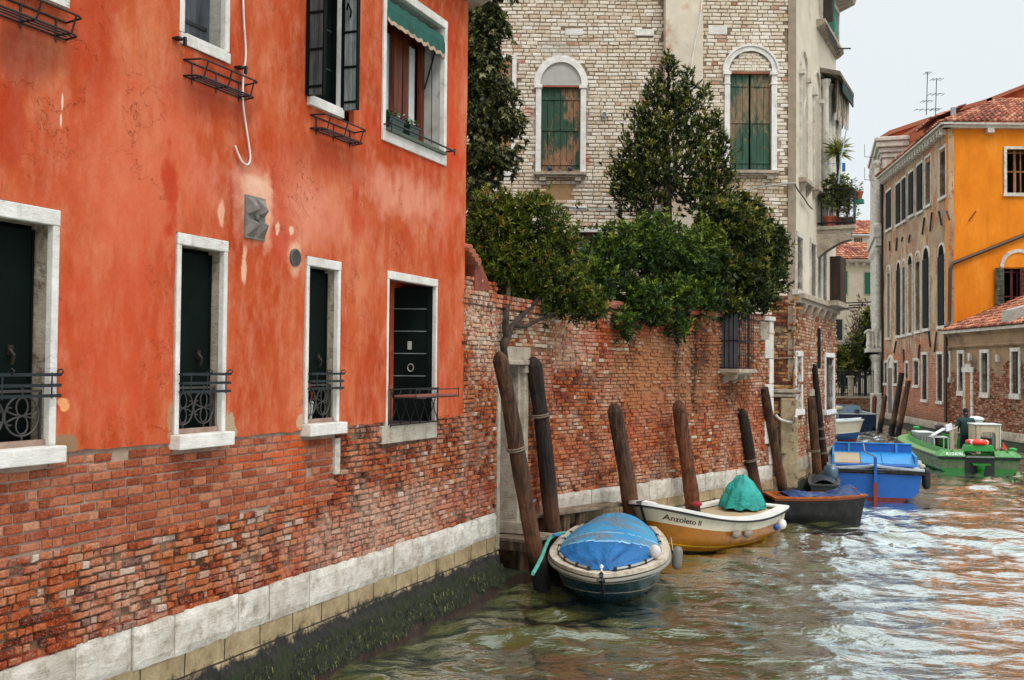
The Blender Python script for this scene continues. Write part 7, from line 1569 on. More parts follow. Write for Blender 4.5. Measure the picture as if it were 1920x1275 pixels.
om = m.build('outboard', M_OUT, b4_, smooth=True); m = MB(); m.box(F, (-.06, .06), (-.05, .06), (-.55, .0)); m.box(F, (.02, .2), (0, .1), (-.1, .35)); m.build('outboard_leg', paint('outboard_leg_dark', '#1d2226', .5), om, bevel=.02)
# ---------------- blue barge
bs = ony(1641, 935, 24.3); bc0 = Vector((bs.x, 24.3)); bd_ = Vector((.30, .954)).normalized(); Lg = 6.6
hg = Hull(bc0, bc0+bd_*Lg, .66, .80, 1.06, 1.04, keel=-.25, rake=.6, full=3.2, pw=.7, sag=.0, tum=.07, mid=.5)
b5_ = thing('blue_barge', 'broad bright blue work barge with raised hatch boards, stern towards the viewer', 'barge', hg.F.P(Lg/2, 0, 0))
M_BLUE = paint('bright_blue_paint', '#0656a4', .45, var=.12, dirt='#0a3c74', dthr=(.6, .8)); M_LBL = paint('light_blue_paint', '#2a8ac8', .45, dirt='#1c689c', dthr=(.55, .75)); M_RBOT = paint('red_bottom', '#6a2018', .6)
hg.shell([(.06, 2), (.10, 3), (.70, 0), (1, 1)]).build('hull', [M_BLUE, M_RBOT, paint('white_strip', '#b8bcbe', .5), M_DKB], b5_)
m = hg.rim(.16, .05, .05); m.build('gunwale', paint('grey_white_gunwale', '#a9adb0', .5, dirt='#5c6468', dthr=(.5, .66)), b5_, bevel=.01)
m = MB(); F = hg.F; b = hg.half(0)
m.prism(F, [(-b-.05, .58), (-b-.05, .66), (0, .73), (b+.05, .66), (b+.05, .58), (0, .62)], -.05, .0, 'bc'); m.build('rubber_band', M_DKB, b5_)
m = MB(); m.prism(F, [(-b-.03, .66), (0, .73), (b+.03, .66), (b+.03, .70), (0, .775), (-b-.03, .70)], -.04, .42, 'bc'); m.build('stern_deck', paint('stern_deck_paint', '#9aa6b2', .5, dirt='#5a6a74', dthr=(.5, .65)), b5_)
m = MB()
for s_ in (-1, 1): m.box(F, (.12, .36), (s_*.5-.38, s_*.5+.38), (.735, .775))
m.build('deck_panels', M_BLUE, b5_, bevel=.01)
x0, x1 = .55, 1.65; z0, z1 = .78, .95; hw = .92
for (ya, yb, mt, nm) in ((hw, .32, paint('tan_hatch', '#ae9d82', .7, dirt='#7c6c54'), 'hatch_cover'), (.31, -.18, M_LBL, 'hatch_cover'), (-.19, -hw, M_LBL, 'hatch_cover')):
    m = MB(); m.add([F.P(x0, ya, z0), F.P(x0, yb, z0), F.P(x1, yb, z1), F.P(x1, ya, z1), F.P(x0, ya, z0-.04), F.P(x0, yb, z0-.04), F.P(x1, yb, z1-.04), F.P(x1, ya, z1-.04)], [(0, 1, 2, 3), (7, 6, 5, 4), (0, 1, 5, 4), (1, 2, 6, 5), (2, 3, 7, 6), (3, 0, 4, 7)]); m.build(nm, mt, b5_, bevel=.006)
m = MB(); m.box(F, (x0-.02, x0+.02), (-hw-.02, hw+.02), (.66, z0-.04)); m.build('coaming', M_LBL, b5_); m = MB(); m.box(F, (x0, 5.2), (hw, hw+.05), (.66, .96)); m.build('coaming', M_LBL, b5_); m = MB(); m.box(F, (x0, 5.2), (-hw-.05, -hw), (.66, .96)); m.build('coaming', M_LBL, b5_)
m = MB(); m.box(F, (x1+.02, x1+.06), (-hw, hw), (.96, 1.18)); m.build('hatch_board', M_BLUE, b5_, bevel=.006)
m = MB()
for y_ in (hw-.35, -hw+.36): m.box(F, (x1-.03, x1+.02), (y_-.025, y_+.025), (.95, 1.17))
m.box(F, (x1-.01, x1+.07), (-hw-.01, hw+.01), (1.175, 1.195)); m.box(F, (x1-.06, x1+.03), (-hw, hw), (.94, .965)); m.build('board_trim', M_LBL, b5_)
m = MB(); m.box(F, (x1+.1, 5.2), (-hw, hw), (.90, .93)); m.build('hold_cover', M_BLUE, b5_)
hg.deck(.0, .78, 1.0, .1).build('foredeck', M_BLUE, b5_)
m = MB(); m.box(F, (-.16, -.05), (-.035, .035), (-.25, .98)); rd = m.build('rudder_post', M_BLUE, b5_, bevel=.01); m = MB(); m.box(F, (-.17, -.06), (-.038, .038), (-.3, .38)); m.build('rudder_blade', paint('rust_red', '#8a2c20', .6), rd); m = MB(); m.tube([F.P(-.05, .0, .98), F.P(.5, .22, 1.05), F.P(.62, .26, 1.28)], .018, 6); m.build('tiller', plain('tiller_metal', '#8a8f94', .4, metal=.5), rd)
m = MB(); rg = random.Random(2)
for k in range(16): c = F.P(.3+.12*k*.6, -hg.half(.1)-.02, .70+rg.uniform(-.05, .06)); m.ell(c, .07, .06, .06, 8, 6)
m.build('rope_bundle', plain('pale_rope', '#a8a498', .9), b5_)
fender('fender', 'black rubber fender on the right stern corner of the blue barge', F.P(.25, -hg.half(.05)-.10, .48), (0, 0, 1), .5, .1, M_DKB, None)
# ---------------- far boats
kc = Hull(tuple(onz(1540, 822, 0))[:2], tuple(onz(1606, 826, 0))[:2], .72, .86, .95, .7, keel=-.3, rake=.35, full=2.2, tum=.08)
kc = Hull((12.6, 45.4), (14.95, 43.6), .72, .90, .95, .8, keel=-.3, rake=.35, full=2.2, tum=.08)
b6_ = thing('small_motorboat', 'cream and blue boat with red bottom half hidden behind the palace corner', 'boat', kc.F.P(1, 0, 0))
kc.shell([(.42, 0), (.45, 1), (.72, 2), (1, 3)]).build('hull', [paint('cream_side', '#b8b09a', .4), paint('white_line', '#d0ccc4', .4), paint('mid_blue', '#173f70', .4), M_RBOT], b6_); kc.rim(.12, .06, .05).build('gunwale', paint('pale_gunwale', '#b9bcb8', .4), b6_); kc.deck(.02, .1, .98, .08, crown=.12).build('cover', cover_mat('pale_cover', '#8c9498', '#b4babc', '#6a7074'), b6_, smooth=True)
c0 = onz(1608, 803, 0); kf = Hull((c0.x, c0.y), (c0.x+.2, c0.y+5), .72, .9, 1.0, .98, keel=-.3, rake=.4, full=2.6, tum=.05)
b7_ = thing('dark_blue_motorboat', 'far dark blue motorboat with grey deck moored under the quay wall', 'boat', kf.F.P(2, 0, 0))
kf.shell([(1, 0)]).build('hull', [paint('dark_navy', '#0d2340', .35)], b7_); kf.rim(.14, .05, .05).build('gunwale', paint('pale_grey_rim', '#9aa0a0', .5), b7_); kf.deck(.02, 0, .97, .1).build('deck', paint('grey_deck', '#6c7478', .6), b7_)
m = MB(); F = kf.F; m.prism(F, [(1.2, .74), (1.6, 1.12), (2.6, 1.15), (3.2, .78)], -.6, .6); m.build('windshield', plain('tinted_shield', '#5a7080', .2), b7_); m = MB(); m.box(F, (.02, .3), (-.12, .12), (.7, 1.0)); m.build('outboard', paint('grey_motor', '#33383c', .4), b7_, bevel=.04)
m = MB(); m.ell(kf.S(.0, .0, 1)+Vector((-.1, 0, .3)), .35, .4, .16); m.build('bundle', plain('pale_bundle', '#a8a08c', .9), b7_)
# ---------------- green work boat
gs = Vector((14.15, 31.0)); gb = Vector((15.30, 38.6))
hq = Hull(gs, gb, .42, .62, 1.22, 1.16, keel=-.3, rake=.7, full=3.0, pw=.55, sag=.0, tum=.06, mid=.45)
b8_ = thing('green_workboat', 'long green work boat with cabin frame driven by a standing man', 'boat', hq.F.P(hq.L/2, 0, 0)); F = hq.F
M_GR = paint('bright_green_paint', '#107a14', .35, dirt='#0c5a12', dthr=(.55, .75)); M_GRD = paint('dark_green_hull', '#0c6a12', .4, dirt='#0a3a10', dthr=(.5, .7)); M_MOSSY = paint('worn_green_deck', '#5c8048', .7, dirt='#4c6a3a'); M_WORN = paint('worn_strip', '#5c6a4a', .7, dirt='#26341c', dthr=(.42, .6))
hq.shell([(.10, 2), (.14, 0), (.46, 1), (1, 0)]).build('hull', [M_GRD, M_WORN, M_DKB], b8_)
hq.rim(.06, .05, .07, z0=-.03).build('rubber', M_DKB, b8_)
hq.rim(.34, .03, .02, z0=.02).build('side_deck', M_MOSSY, b8_)
for side in (1, -1):
    m = MB(); prev = None
    for i in range(25):
        q = .95*i/24; b = max(.05, hq.half(q)-.33); z = hq.H(q)+.04; cur = [F.P(q*hq.L, side*b, z), F.P(q*hq.L, side*(b-.02), z+.16), F.P(q*hq.L, side*(b-.06), z+.16), F.P(q*hq.L, side*(b-.06), z-.3)]
        if prev:
            for k in range(3): m.quad(prev[k], cur[k], cur[k+1], prev[k+1])
        prev = cur
    m.build('coaming', M_GR, b8_)
hq.deck(-.36, .02, .9, .3).build('floor', paint('boat_floor_dark', '#33402c', .8), b8_)
hq.deck(.05, .86, .985, .12).build('foredeck', M_MOSSY, b8_)
# stern bulwarks with the engine well between them
b = hq.half(0); wy = .42
for side in (1, -1):
    m = MB(); y0, y1 = side*wy, side*(b-.0); m.add([F.P(-.06, y0, .44), F.P(-.06, y1+side*.05, .44), F.P(.04, y1-side*.12, .62), F.P(.04, y0, .62), F.P(.3, y0, .44), F.P(.5, y1+side*.05, .44), F.P(.4, y1-side*.12, .62), F.P(.3, y0, .62)], [(0, 1, 2, 3), (4, 5, 6, 7), (0, 1, 5, 4), (1, 2, 6, 5), (2, 3, 7, 6), (3, 0, 4, 7)]); bw_ = m.build('stern_bulwark', M_GR, b8_, bevel=.01)
    if side == (1 if F.ey.x < 0 else -1):
        ex = F.ey*-side; nrm = Vector((F.P(.04, 0, .62)-F.P(-.06, 0, .44))); nz_ = nrm.normalized(); fr = Frame(F.P(-.045, side*(b-.18), .475), ex, ex.cross(nz_)*-1, nz_)
        if fr.ey.dot(-F.ex) < 0: fr.ey = -fr.ey
        fr.o += fr.ey*.008
        text_mesh('RV04096', fr, .135, plain('registration_white', '#e8ece6', .5), 'registration_number', bw_, depth=.003, shear=.15)
m = MB(); m.box(F, (-.02, .04), (-wy, wy), (-.3, .42)); m.build('engine_well', plain('well_dark', '#0c1210', .6), b8_)
m = MB(); m.box(F, (-.1, .05), (-wy+.02, wy-.02), (.42, .46)); m.build('well_bar', plain('well_bar_grey', '#6f7672', .5), b8_)
m = MB(); m.lathe(Frame(F.P(-.12, 0, -.2), F.ex, F.ey), [(.07, 0), (.09, .2), (.13, .3), (.15, .4), (.10, .42)], 12); m.box(F, (-.25, .0), (-.25, .25), (.2, .25)); m.build('outboard_leg', M_GRD, b8_)
m = MB(); m.add([F.P(x, y, z) for z, yy in ((.60, .44), (.80, .36)) for x, y in ((-.08, -yy), (-.08, yy), (.4, yy), (.4, -yy))], [(0, 1, 2, 3), (4, 5, 6, 7), (0, 1, 5, 4), (1, 2, 6, 5), (2, 3, 7, 6), (3, 0, 4, 7)]); m.build('engine_cover', paint('green_speckle', '#2c8a3a', .6), b8_, bevel=.03)
# lifebuoy
lb = thing('lifebuoy', 'orange and white lifebuoy lying on the green engine cover', 'lifebuoy', F.P(.16, .02, .84)); n1, n2 = 28, 10
for k, (q0_, q1_, mt) in enumerate(((0, 28, plain('orange_buoy', '#d8280c', .45)),)):
    m = MB(); vs = []
    for i in range(n1):
        a = 2*math.pi*i/n1
        for j in range(n2): c = 2*math.pi*j/n2; r_ = .25+.075*math.cos(c); vs.append(F.P(.16+r_*math.cos(a), .02+r_*math.sin(a)*1.05, .875+.075*math.sin(c)))
    m.add(vs, [(i*n2+j, ((i+1) % n1)*n2+j, ((i+1) % n1)*n2+(j+1) % n2, i*n2+(j+1) % n2) for i in range(n1) for j in range(n2)]); m.build('ring', mt, lb, smooth=True)
for a in (.8, 2.35, 3.93, 5.5):
    m = MB(); c0_ = F.P(.16+.25*math.cos(a), .02+.26*math.sin(a), .875); tdir = (F.ex*-math.sin(a)+F.ey*math.cos(a)); m.tube([c0_-tdir*.03, c0_+tdir*.03], .079, 12); m.build('band', plain('band_white', '#dcd8d0', .6), lb)
# cabin frame
def at(px, py, Y): return ony(px, py, Y)
M_CB = paint('cream_cabin', '#b8a98e', .6, dirt='#7a6a50', dthr=(.5, .68)); M_CBW = paint('white_panel', '#c8ccca', .5)
cabF = Frame(at(1831, 842, 31.9), F.ey*-1 if F.ey.x < 0 else F.ey, F.ex); cabF.o.z = .45
W_ = .68; Hc = at(1850, 797, 31.9).z-.45
m = MB(); m.box(cabF, (0, .12), (0, .04), (0, Hc)); m.box(cabF, (W_-.12, W_), (0, .04), (0, Hc)); m.box(cabF, (.12, W_-.12), (0, .04), (Hc-.22, Hc))
for s_ in (0, 1):
    xx = .12 if s_ == 0 else W_-.12; sg = 1 if s_ == 0 else -1; m.prism(cabF, [(xx, Hc-.22), (xx+sg*.09, Hc-.22), (xx+sg*.03, Hc-.25), (xx, Hc-.32)], 0, .04)
m.build('cabin_front', M_CB, b8_, bevel=.01)
m = MB(); m.box(cabF, (W_, W_+.03), (-.02, .75), (-.02, Hc)); m.build('cabin_side', M_CBW, b8_); m = MB(); m.box(cabF, (-.03, .0), (.05, .75), (-.02, Hc)); m.build('cabin_side', M_CB, b8_)
m = MB(); m.box(cabF, (-.06, W_+.05), (-.04, .8), (Hc, Hc+.035)); m.build('cabin_roof', M_CBW, b8_, bevel=.01)
m = MB(); m.box(cabF, (.12, W_-.12), (.5, .54), (0, Hc*.5)); m.build('cabin_seat', M_GRD, b8_)
m = MB(); p = at(1830, 786, 33.6); m.ell(p, .27, .2, .10); m.ell(p+Vector((0, 0, -.09)), .22, .16, .05); m.build('white_pod', plain('white_fibreglass', '#dfe4e6', .35, .05), b8_, smooth=True); m = MB(); m.tube([p+Vector((0, 0, -.1)), p+Vector((0, 0, -1.3))], .05, 8); m.build('pod_stand', M_DKB, b8_)
# console
cf = Frame(at(1781, 845, 32.6), cabF.ex, F.ex); cf.o.z = .2; hh = at(1786, 797, 32.6).z-.2
m = MB(); m.prism(cf, [(0, 0), (.20, 0), (.24, hh-.02), (.02, hh-.22)], 0, .05); m.box(cf, (.12, .22), (.0, .5), (0, hh-.1)); m.build('console', M_CB, b8_, bevel=.01)
m = MB(); m.add([cf.P(-.10, -.03, hh-.2), cf.P(.08, -.03, hh-.14), cf.P(.12, .25, hh+.06), cf.P(-.06, .25, hh+.0)], [(0, 1, 2, 3)]); m.add([cf.P(-.10, -.0, hh-.22), cf.P(.08, -.0, hh-.16), cf.P(.12, .27, hh+.04), cf.P(-.06, .27, hh-.02)], [(0, 1, 2, 3)]); m.build('screen', plain('grey_screen', '#a8aab2', .3), b8_, norm=False)
m = MB(); fz_ = at(1760, 808, 36).z
# cargo
def crate(px0, px1, py0, py1, Y, dep, mat, lab, cat, name, grp=None):
    a = at(px0, py1, Y); b = at(px1, py0, Y); fr = Frame(a, cabF.ex, F.ex); t = thing(name, lab, cat, (a+b)/2-Vector((0, 0, (b.z-a.z)/2)), grp); w_ = b.x-a.x; h_ = b.z-a.z
    m = MB(); m.box(fr, (0, w_), (0, dep), (0, h_)); m.build('body', mat, t, bevel=.01); m = MB()
    for i in range(5): m.box(fr, (w_*(i+.2)/5, w_*(i+.6)/5), (-.012, 0), (h_*.15, h_*.8))
    m.build('ribs', plain('rib_grey', '#6a6c6c', .5), t); m = MB(); m.box(fr, (-.02, w_+.02), (-.02, dep+.02), (h_, h_+.03)); m.build('lid', M_CBW, t); return t
M_ALU = paint('grey_metal', '#8d8f8e', .4, dirt='#4c4c48')
crate(1724, 1750, 812, 832, 36.2, 1.1, M_ALU, 'long grey metal box with pale lid in the hold of the green boat', 'box', 'metal_box')
t_ = thing('folding_table', 'small pale metal table standing in the green boat beside the console', 'table', at(1765, 838, 34.2)); fr = Frame(at(1751, 838, 34.2), cabF.ex, F.ex); fr.o.z = .15; hz_ = at(1751, 819, 34.2).z-.15
m = MB(); m.box(fr, (-.02, .46), (-.02, .6), (hz_-.03, hz_)); m.build('tabletop', M_CBW, t_)
for (x_, y_) in ((0, 0), (.44, 0), (0, .55), (.44, .55)): m = MB(); m.box(fr, (x_, x_+.035), (y_, y_+.035), (0, hz_-.03)); m.build('leg', M_CBW, t_)
m = MB(); m.add([fr.P(0, .0, hz_+.05), fr.P(.40, .1, hz_+.28), fr.P(.40, .5, hz_+.28), fr.P(0, .4, hz_+.05), fr.P(0, .0, hz_+.02), fr.P(.40, .1, hz_+.25), fr.P(.40, .5, hz_+.25), fr.P(0, .4, hz_+.02)], [(0, 1, 2, 3), (7, 6, 5, 4), (0, 1, 5, 4), (1, 2, 6, 5), (2, 3, 7, 6), (3, 0, 4, 7)]); tag(m.build('white_board', M_CBW), 'white board leaning on the small table in the green boat', 'board')
for (x_, y_, lab) in ((1718.5, 800, 'green bollard'), (1899, 841, 'green bollard')):
    Y = 38.0 if x_ < 1800 else 31.3; m = MB(); p = at(x_, y_, Y); m.lathe(Frame(Vector((p.x, p.y, p.z-.32)), (1, 0, 0), (0, 1, 0)), [(.045, 0), (.045, .24), (.12, .27), (.12, .32), (.05, .34)], 12); m.build('bollard', paint('bollard_green', '#2f9a4a', .5), b8_)
m = MB(); m.lathe(Frame(at(1761, 806, 36.5), (1, 0, 0), (0, 1, 0)), [(.08, -.5), (.08, 0), (.16, .06), (.16, .16), (.05, .22)], 12); m.build('ventilator', plain('brown_vent', '#3a2c2c', .6), b8_)
m = MB(); m.tube(smooth_path([F.P(.5, .9, .50), F.P(.7, .6, .56), F.P(.6, .2, .58), F.P(.9, -.1, .52)]), .05, 7); m.tube(smooth_path([F.P(.4, -.6, .6), F.P(.5, -.75, .66), F.P(.3, -.9, .6)]), .05, 7); m.build('hose', plain('brown_hose', '#7a4a3c', .7), b8_)
m = MB(); c = at(1881, 833, 32.2); m.add([c, c+Vector((.14, 0, -.12)), c+Vector((.08, .02, -.2)), c+Vector((-.02, 0, -.15))], [(0, 1, 2, 3)]); m.add([c+Vector((0, .01, .08)), c+Vector((.1, .02, -.1)), c+Vector((.0, .02, -.1))], [(0, 1, 2)]); m.build('orange_flag', plain('orange_cloth', '#e8501c', .7), b8_, norm=False)
# ---------------- the man
def skin_obj(name, verts, edges, radii, mat, parent, root=0, sub=2):
    me = bpy.data.meshes.new(name); me.from_pydata([tuple(v) for v in verts], edges, []); ob = bpy.data.objects.new(name, me); COL.objects.link(ob)
    sk = ob.modifiers.new('skin', 'SKIN'); sk.use_smooth_shade = True
    if not me.skin_vertices: bpy.context.view_layer.objects.active = ob
    for i, r_ in enumerate(radii): me.skin_vertices[0].data[i].radius = (r_, r_) if not hasattr(r_, '__len__') else r_
    me.skin_vertices[0].data[root].use_root = True
    ss = ob.modifiers.new('sub', 'SUBSURF'); ss.levels = ss.render_levels = sub; dg = bpy.context.evaluated_depsgraph_get(); m2 = bpy.data.meshes.new_from_object(ob.evaluated_get(dg)); bpy.data.objects.remove(ob)
    m2.name = name; m2.materials.clear(); m2.materials.append(mat); m2.polygons.foreach_set('use_smooth', [True]*len(m2.polygons)); ob = bpy.data.objects.new(name, m2); COL.objects.link(ob)
    if parent is not None: ob.parent = parent; ob.matrix_parent_inverse = root_inv(parent)
    return ob
mp = ony(1811, 700, 33.0); PF = Frame((mp.x, mp.y, .06), cabF.ex, F.ex)     # a to his right, b forward (away), c up
man = thing('person', 'man in dark green coat and knit cap standing at the controls with his back turned', 'person', PF.o)
hs_ = 1.76/1.76
V = []; E_ = []; Rr = []
def jv(a, b, c, r, par=None):
    V.append(PF.P(a, b, c)); Rr.append(r); i = len(V)-1
    if par is not None: E_.append((par, i))
    return i
pel = jv(0, 0, .92, (.17, .12)); sp1 = jv(0, .0, 1.12, (.165, .11), pel); ch = jv(0, .02, 1.32, (.18, .12), sp1); nk = jv(0, .03, 1.48, .065, ch); h1 = jv(0, .04, 1.56, .085, nk); h2 = jv(0, .05, 1.66, .098, h1); h3 = jv(0, .05, 1.73, .07, h2)
for s_ in (-1, 1):
    hp = jv(s_*.10, 0, .84, .10, pel); kn = jv(s_*.12, .02, .48, .068, hp); an = jv(s_*.13, 0, .09, .045, kn); jv(s_*.14, .14, .04, .04, an)
    sh_ = jv(s_*.19, .02, 1.40, .07, ch); el = jv(s_*.25, .03, 1.12, .052, sh_); wr_ = jv(s_*.20, .24, 1.02, .036, el); pm = jv(s_*.17, .31, 1.02, .034, wr_)
    for k in range(4): f1 = jv(s_*(.17+.02*(k-1.5)), .36, 1.02-.004*k, .010, pm); jv(s_*(.17+.02*(k-1.5)), .395, .99-.004*k, .008, f1)
    th = jv(s_*.13, .33, 1.03, .010, pm); jv(s_*.12, .36, 1.01, .008, th)
skin_obj('body', V, E_, Rr, plain('dark_trousers_and_skin', '#1b2230', .8), man)
V = []; E_ = []; Rr = []
c0_ = jv(0, 0, .80, (.20, .15)); c1 = jv(0, 0, 1.0, (.20, .145), c0_); c2 = jv(0, .01, 1.2, (.205, .145), c1); c3 = jv(0, .02, 1.38, (.19, .13), c2); c4 = jv(0, .03, 1.49, (.09, .09), c3)
for s_ in (-1, 1): a1 = jv(s_*.20, .02, 1.40, .088, c3); a2 = jv(s_*.275, .03, 1.12, .072, a1); jv(s_*.215, .22, 1.03, .055, a2)
skin_obj('coat', V, E_, Rr, plain('dark_green_coat', '#0e3330', .8, .2, 12, .6, 14), man)
hd = PF.P(0, .05, 1.645); A3 = Matrix((PF.ex, PF.ey, UP)).transposed()
m = MB(); m.ell(hd, .078, .096, .118, 16, 12, A3); m.ell(hd+A3 @ Vector((0, .10, -.015)), .014, .02, .022, 8, 6, A3)
for s_ in (-1, 1): m.ell(hd+A3 @ Vector((s_*.08, 0, -.01)), .012, .025, .035, 8, 6, A3); m.ell(hd+A3 @ Vector((s_*.03, .088, .012)), .012, .01, .008, 8, 6, A3, m=1)
m.box(Frame(hd, PF.ex, PF.ey), (-.025, .025), (.085, .097), (-.06, -.05), m=2); m.build('head', [plain('skin', '#a8745a', .6), plain('eyes', '#1a1410', .4), plain('lips', '#84483c', .6)], man, smooth=True)
m = MB(); m.ell(hd+Vector((0, 0, .035)), .092, .108, .105, 16, 10, A3); m.build('knit_cap', plain('black_cap', '#0c0f16', .9, .2, 40, .6), man, smooth=True)
G3 = 'mooring posts along the canal'
mooring(1521, 746, 1534, 928, 9, 'thick pale mooring post against the canal side of the brick palace', M_PILE, seed=31, rings=(.45,), grp=G3, cap=False, topY=-.2)
mooring(1527, 688, 1551, 919, 6.5, 'taller thin dark mooring post wrapped with ropes beside the brick palace', M_PILE2, seed=32, rings=(.3, .5, .42), grp=G3, topY=-.35)
# ================================================================== UPPER CANAL SIDE OF THE BRICK PALACE
def WRp(x, y, d=0): a = WR.hit(x, y, d); return WR.P(a[0], d, a[1])
zs1 = zR(1528, 37); zs2 = zR(1565, 104); zsl = (zs1+zs2)/2; ua = uR(1529, 40)
m = MB(); m.prism(WR, [(0, zsl-.16), (.12, zsl-.1), (.24, zsl), (.24, zsl+.07), (0, zsl+.07)], ua, URE, 'bc'); m.build('string_course', M_STONED, pal, WR)
for (x0, x1, y0, y1, op) in ((1536, 1546, -70, 44, 1), (1557, 1566, 20, 80, 0)):
    u0, u1 = uR(x0), uR(x1); z1_ = zR((x0+x1)/2, y0); m = MB(); m.box(WR, (u0, u1), (.02, .04), (zsl+.1, z1_)); wo = m.build('window', M_BLACK, pal, WR)
    m = MB(); m.box(WR, (u0-.12, u0), (.0, .10), (zsl+.07, z1_)); m.box(WR, (u1, u1+.12), (0, .10), (zsl+.07, z1_)); m.box(WR, (u0-.12, u1+.12), (0, .105), (z1_, z1_+.15)); m.build('frame', M_STONE, wo, WR)
    if op:
        for uu, mt in ((u0, plain('brown_old_shutter', '#3c352c', .7)), (u1, M_GRN)): F = Frame(WR.P(uu, .1, 0), WR.ey*.97-WR.ex*.25*(1 if uu == u0 else -1), WR.ex); m = MB(); m.box(F, (0, .26 if uu == u0 else .16), (-.02, .02), (zsl+.12, z1_)); m.build('shutter', mt, wo, WR)
    else: m = MB(); m.box(WR, (u0+.05, u1-.05), (.05, .09), (zsl+.12, z1_-.05)); m.build('shutter', M_GRN, wo, WR)
m = MB(); uu0, uu1 = uR(1529, 60), uR(1548, 90)
for q in range(4): zz = zsl-.1-q*.13; m.tube([WR.P(uu0, .25+.03*q, zz), WR.P(uu1, .25+.03*q, zz)], .012, 4)
for q in range(8): uu = uu0+(uu1-uu0)*q/7; m.tube([WR.P(uu, .25, zsl-.05), WR.P(uu, .38, zsl-.5)], .010, 4)
m.build('window_basket', M_IRON, pal)
# canopy over the balcony
uc0, uc1 = uR(1536, 130), URE-.1; zc_ = zR(1536, 126)
cn = MB(); cn.prism(WR, [(0, zc_), (.52, zc_-.16), (.52, zc_-.26), (0, zc_-.12)], uc0, uc1, 'bc'); cno = cn.build('canopy', wood_mat('canopy_boards', '#5e5248', '#8a7c6a', st=(4, 4, 4)), pal)
m = MB(); m.box(WR, (uc0+.6, uc1), (.48, .51), (zc_-.55, zc_-.22)); m.build('valance', plain('dark_teal_cloth', '#12302e', .8), cno)
m = MB()
for i in range(14): uu = uc0+.4+(uc1-uc0-.5)*i/14; m.quad(WR.P(uu, .36+.04*(-1)**i, zc_-.2), WR.P(uu+.25, .36-.04*(-1)**i, zc_-.2), WR.P(uu+.25, .33-.04*(-1)**i, zc_-1.1-.2*math.sin(i)), WR.P(uu, .33+.04*(-1)**i, zc_-1.1-.2*math.sin(i)))
m.build('drape', plain('pale_drape', '#a89c8c', .9), cno, norm=False)
# loggia behind the balcony: flat panel, inner shade put into its dark colour
zbf = zR(1532, 408, .3); D_ = .95
m = MB(); m.box(WR, (uc0+.15, uc1-.1), (.022, .05), (zbf+.1, zc_-.2)); lo = m.build('loggia', M_BLACK, pal, WR)
for q in (0, .25, .5, .75, 1): uu = uc0+.2+(uc1-uc0-.4)*q; m = MB(); m.lathe(Frame(WR.P(uu, .12, zbf), WR.ex, WR.ey), [(.13, 0), (.10, .1), (.09, zc_-zbf-.5), (.15, zc_-zbf-.3)], 9); m.build('column', M_STONE, lo)
# balcony
ue = max((u for u in [URE*.3+URE*i/200 for i in range(200)] if (lambda p: 960+1920*p.x/p.y)(WR.P(u, D_, 0)) < 1606), default=URE); ub = uR(1530, 400)
bal = MB(); bal.box(WR, (ub, ue), (0, D_), (zbf-.10, zbf)); bal.box(WR, (ub+.04, ue-.04), (0, D_-.06), (zbf-.22, zbf-.10)); balo = bal.build('balcony', M_STONED, pal, WR, bevel=.012)
n = 5
for i in range(n):
    uu = ub+.05+(ue-ub-.35)*i/(n-1); m = MB()
    pr = [(0, zbf-.22), (D_-.1, zbf-.22), (D_-.1, zbf-.38)]+[(D_-.1-(D_-.15)*t, zbf-.38-.42*(t**1.6)) for t in (.2, .4, .6, .8, 1)]+[(0, zbf-.85)]
    m.prism(WR, pr, uu, uu+.22, 'bc'); m.build('corbel', M_STONED, balo, WR, bevel=.01)
m = MB(); zt_ = zbf+.93
for zz in (zbf+.08, zt_): m.tube([WR.P(ub+.03, 0, zz), WR.P(ub+.03, D_-.04, zz), WR.P(ue-.03, D_-.04, zz), WR.P(ue-.03, 0, zz)], .018, 5)
for i in range(7): m.tube([WR.P(ub+.03, D_*i/7, zbf), WR.P(ub+.03, D_*i/7, zt_)], .010, 4)
k = int((ue-ub)/.12)
for i in range(k+1): uu = ub+.03+(ue-ub-.06)*i/k; m.tube([WR.P(uu, D_-.04, zbf), WR.P(uu, D_-.04, zt_)], .010, 4)
m.build('railing', M_IRON, balo)
m = MB(); m.box(WR, (ub+(ue-ub)*.4, ue-.05), (D_-.02, D_), (zbf+.05, zt_-.02)); m.build('green_netting', plain('netting_green', '#1d4a40', .8, .3, 9), balo)
M_TC = plain('terracotta', '#9a4a30', .8, .2, 8, .3, dirt='#5a3424')
def potted(name, lab, P, r, h, plant, mat, cat='potted plant', grp='potted plants on the palace balcony'):
    t = thing(name, lab, cat, P, grp); m = MB(); F = Frame(P, WR.ex, WR.ey); m.lathe(F, [(r*.7, 0), (r*.95, h*.8), (r*1.08, h*.82), (r*1.08, h), (r*.9, h)], 14); m.build('pot', mat, t)
    plant(F, h, t); return t
M_P1 = leafmat('balcony_leaf', [(0, lin('#26361c')), (.5, lin('#566a30')), (.8, lin('#8a8c4c')), (1, lin('#b0a068'))])
def bushy(n, rad, hh, ll, seed):
    def f(F, h, t):
        m = MB(); rg = random.Random(seed)
        for k in range(7): small_plant(Frame(F.P(rg.uniform(-rad, rad)*.6, rg.uniform(-rad, rad)*.6, h+hh*.1+hh*.75*k/7), F.ex, F.ey), n, rad*.6, hh*.3, rg, m, ll)
        m.build('foliage', M_P1, t, norm=False); m = MB()
        for k in range(6): m.tube([F.P(0, 0, h*.7), F.P(rg.uniform(-rad, rad)*.5, rg.uniform(-rad, rad)*.5, h+hh*.9)], .008, 4)
        m.build('stems', M_BARK, t)
    return f
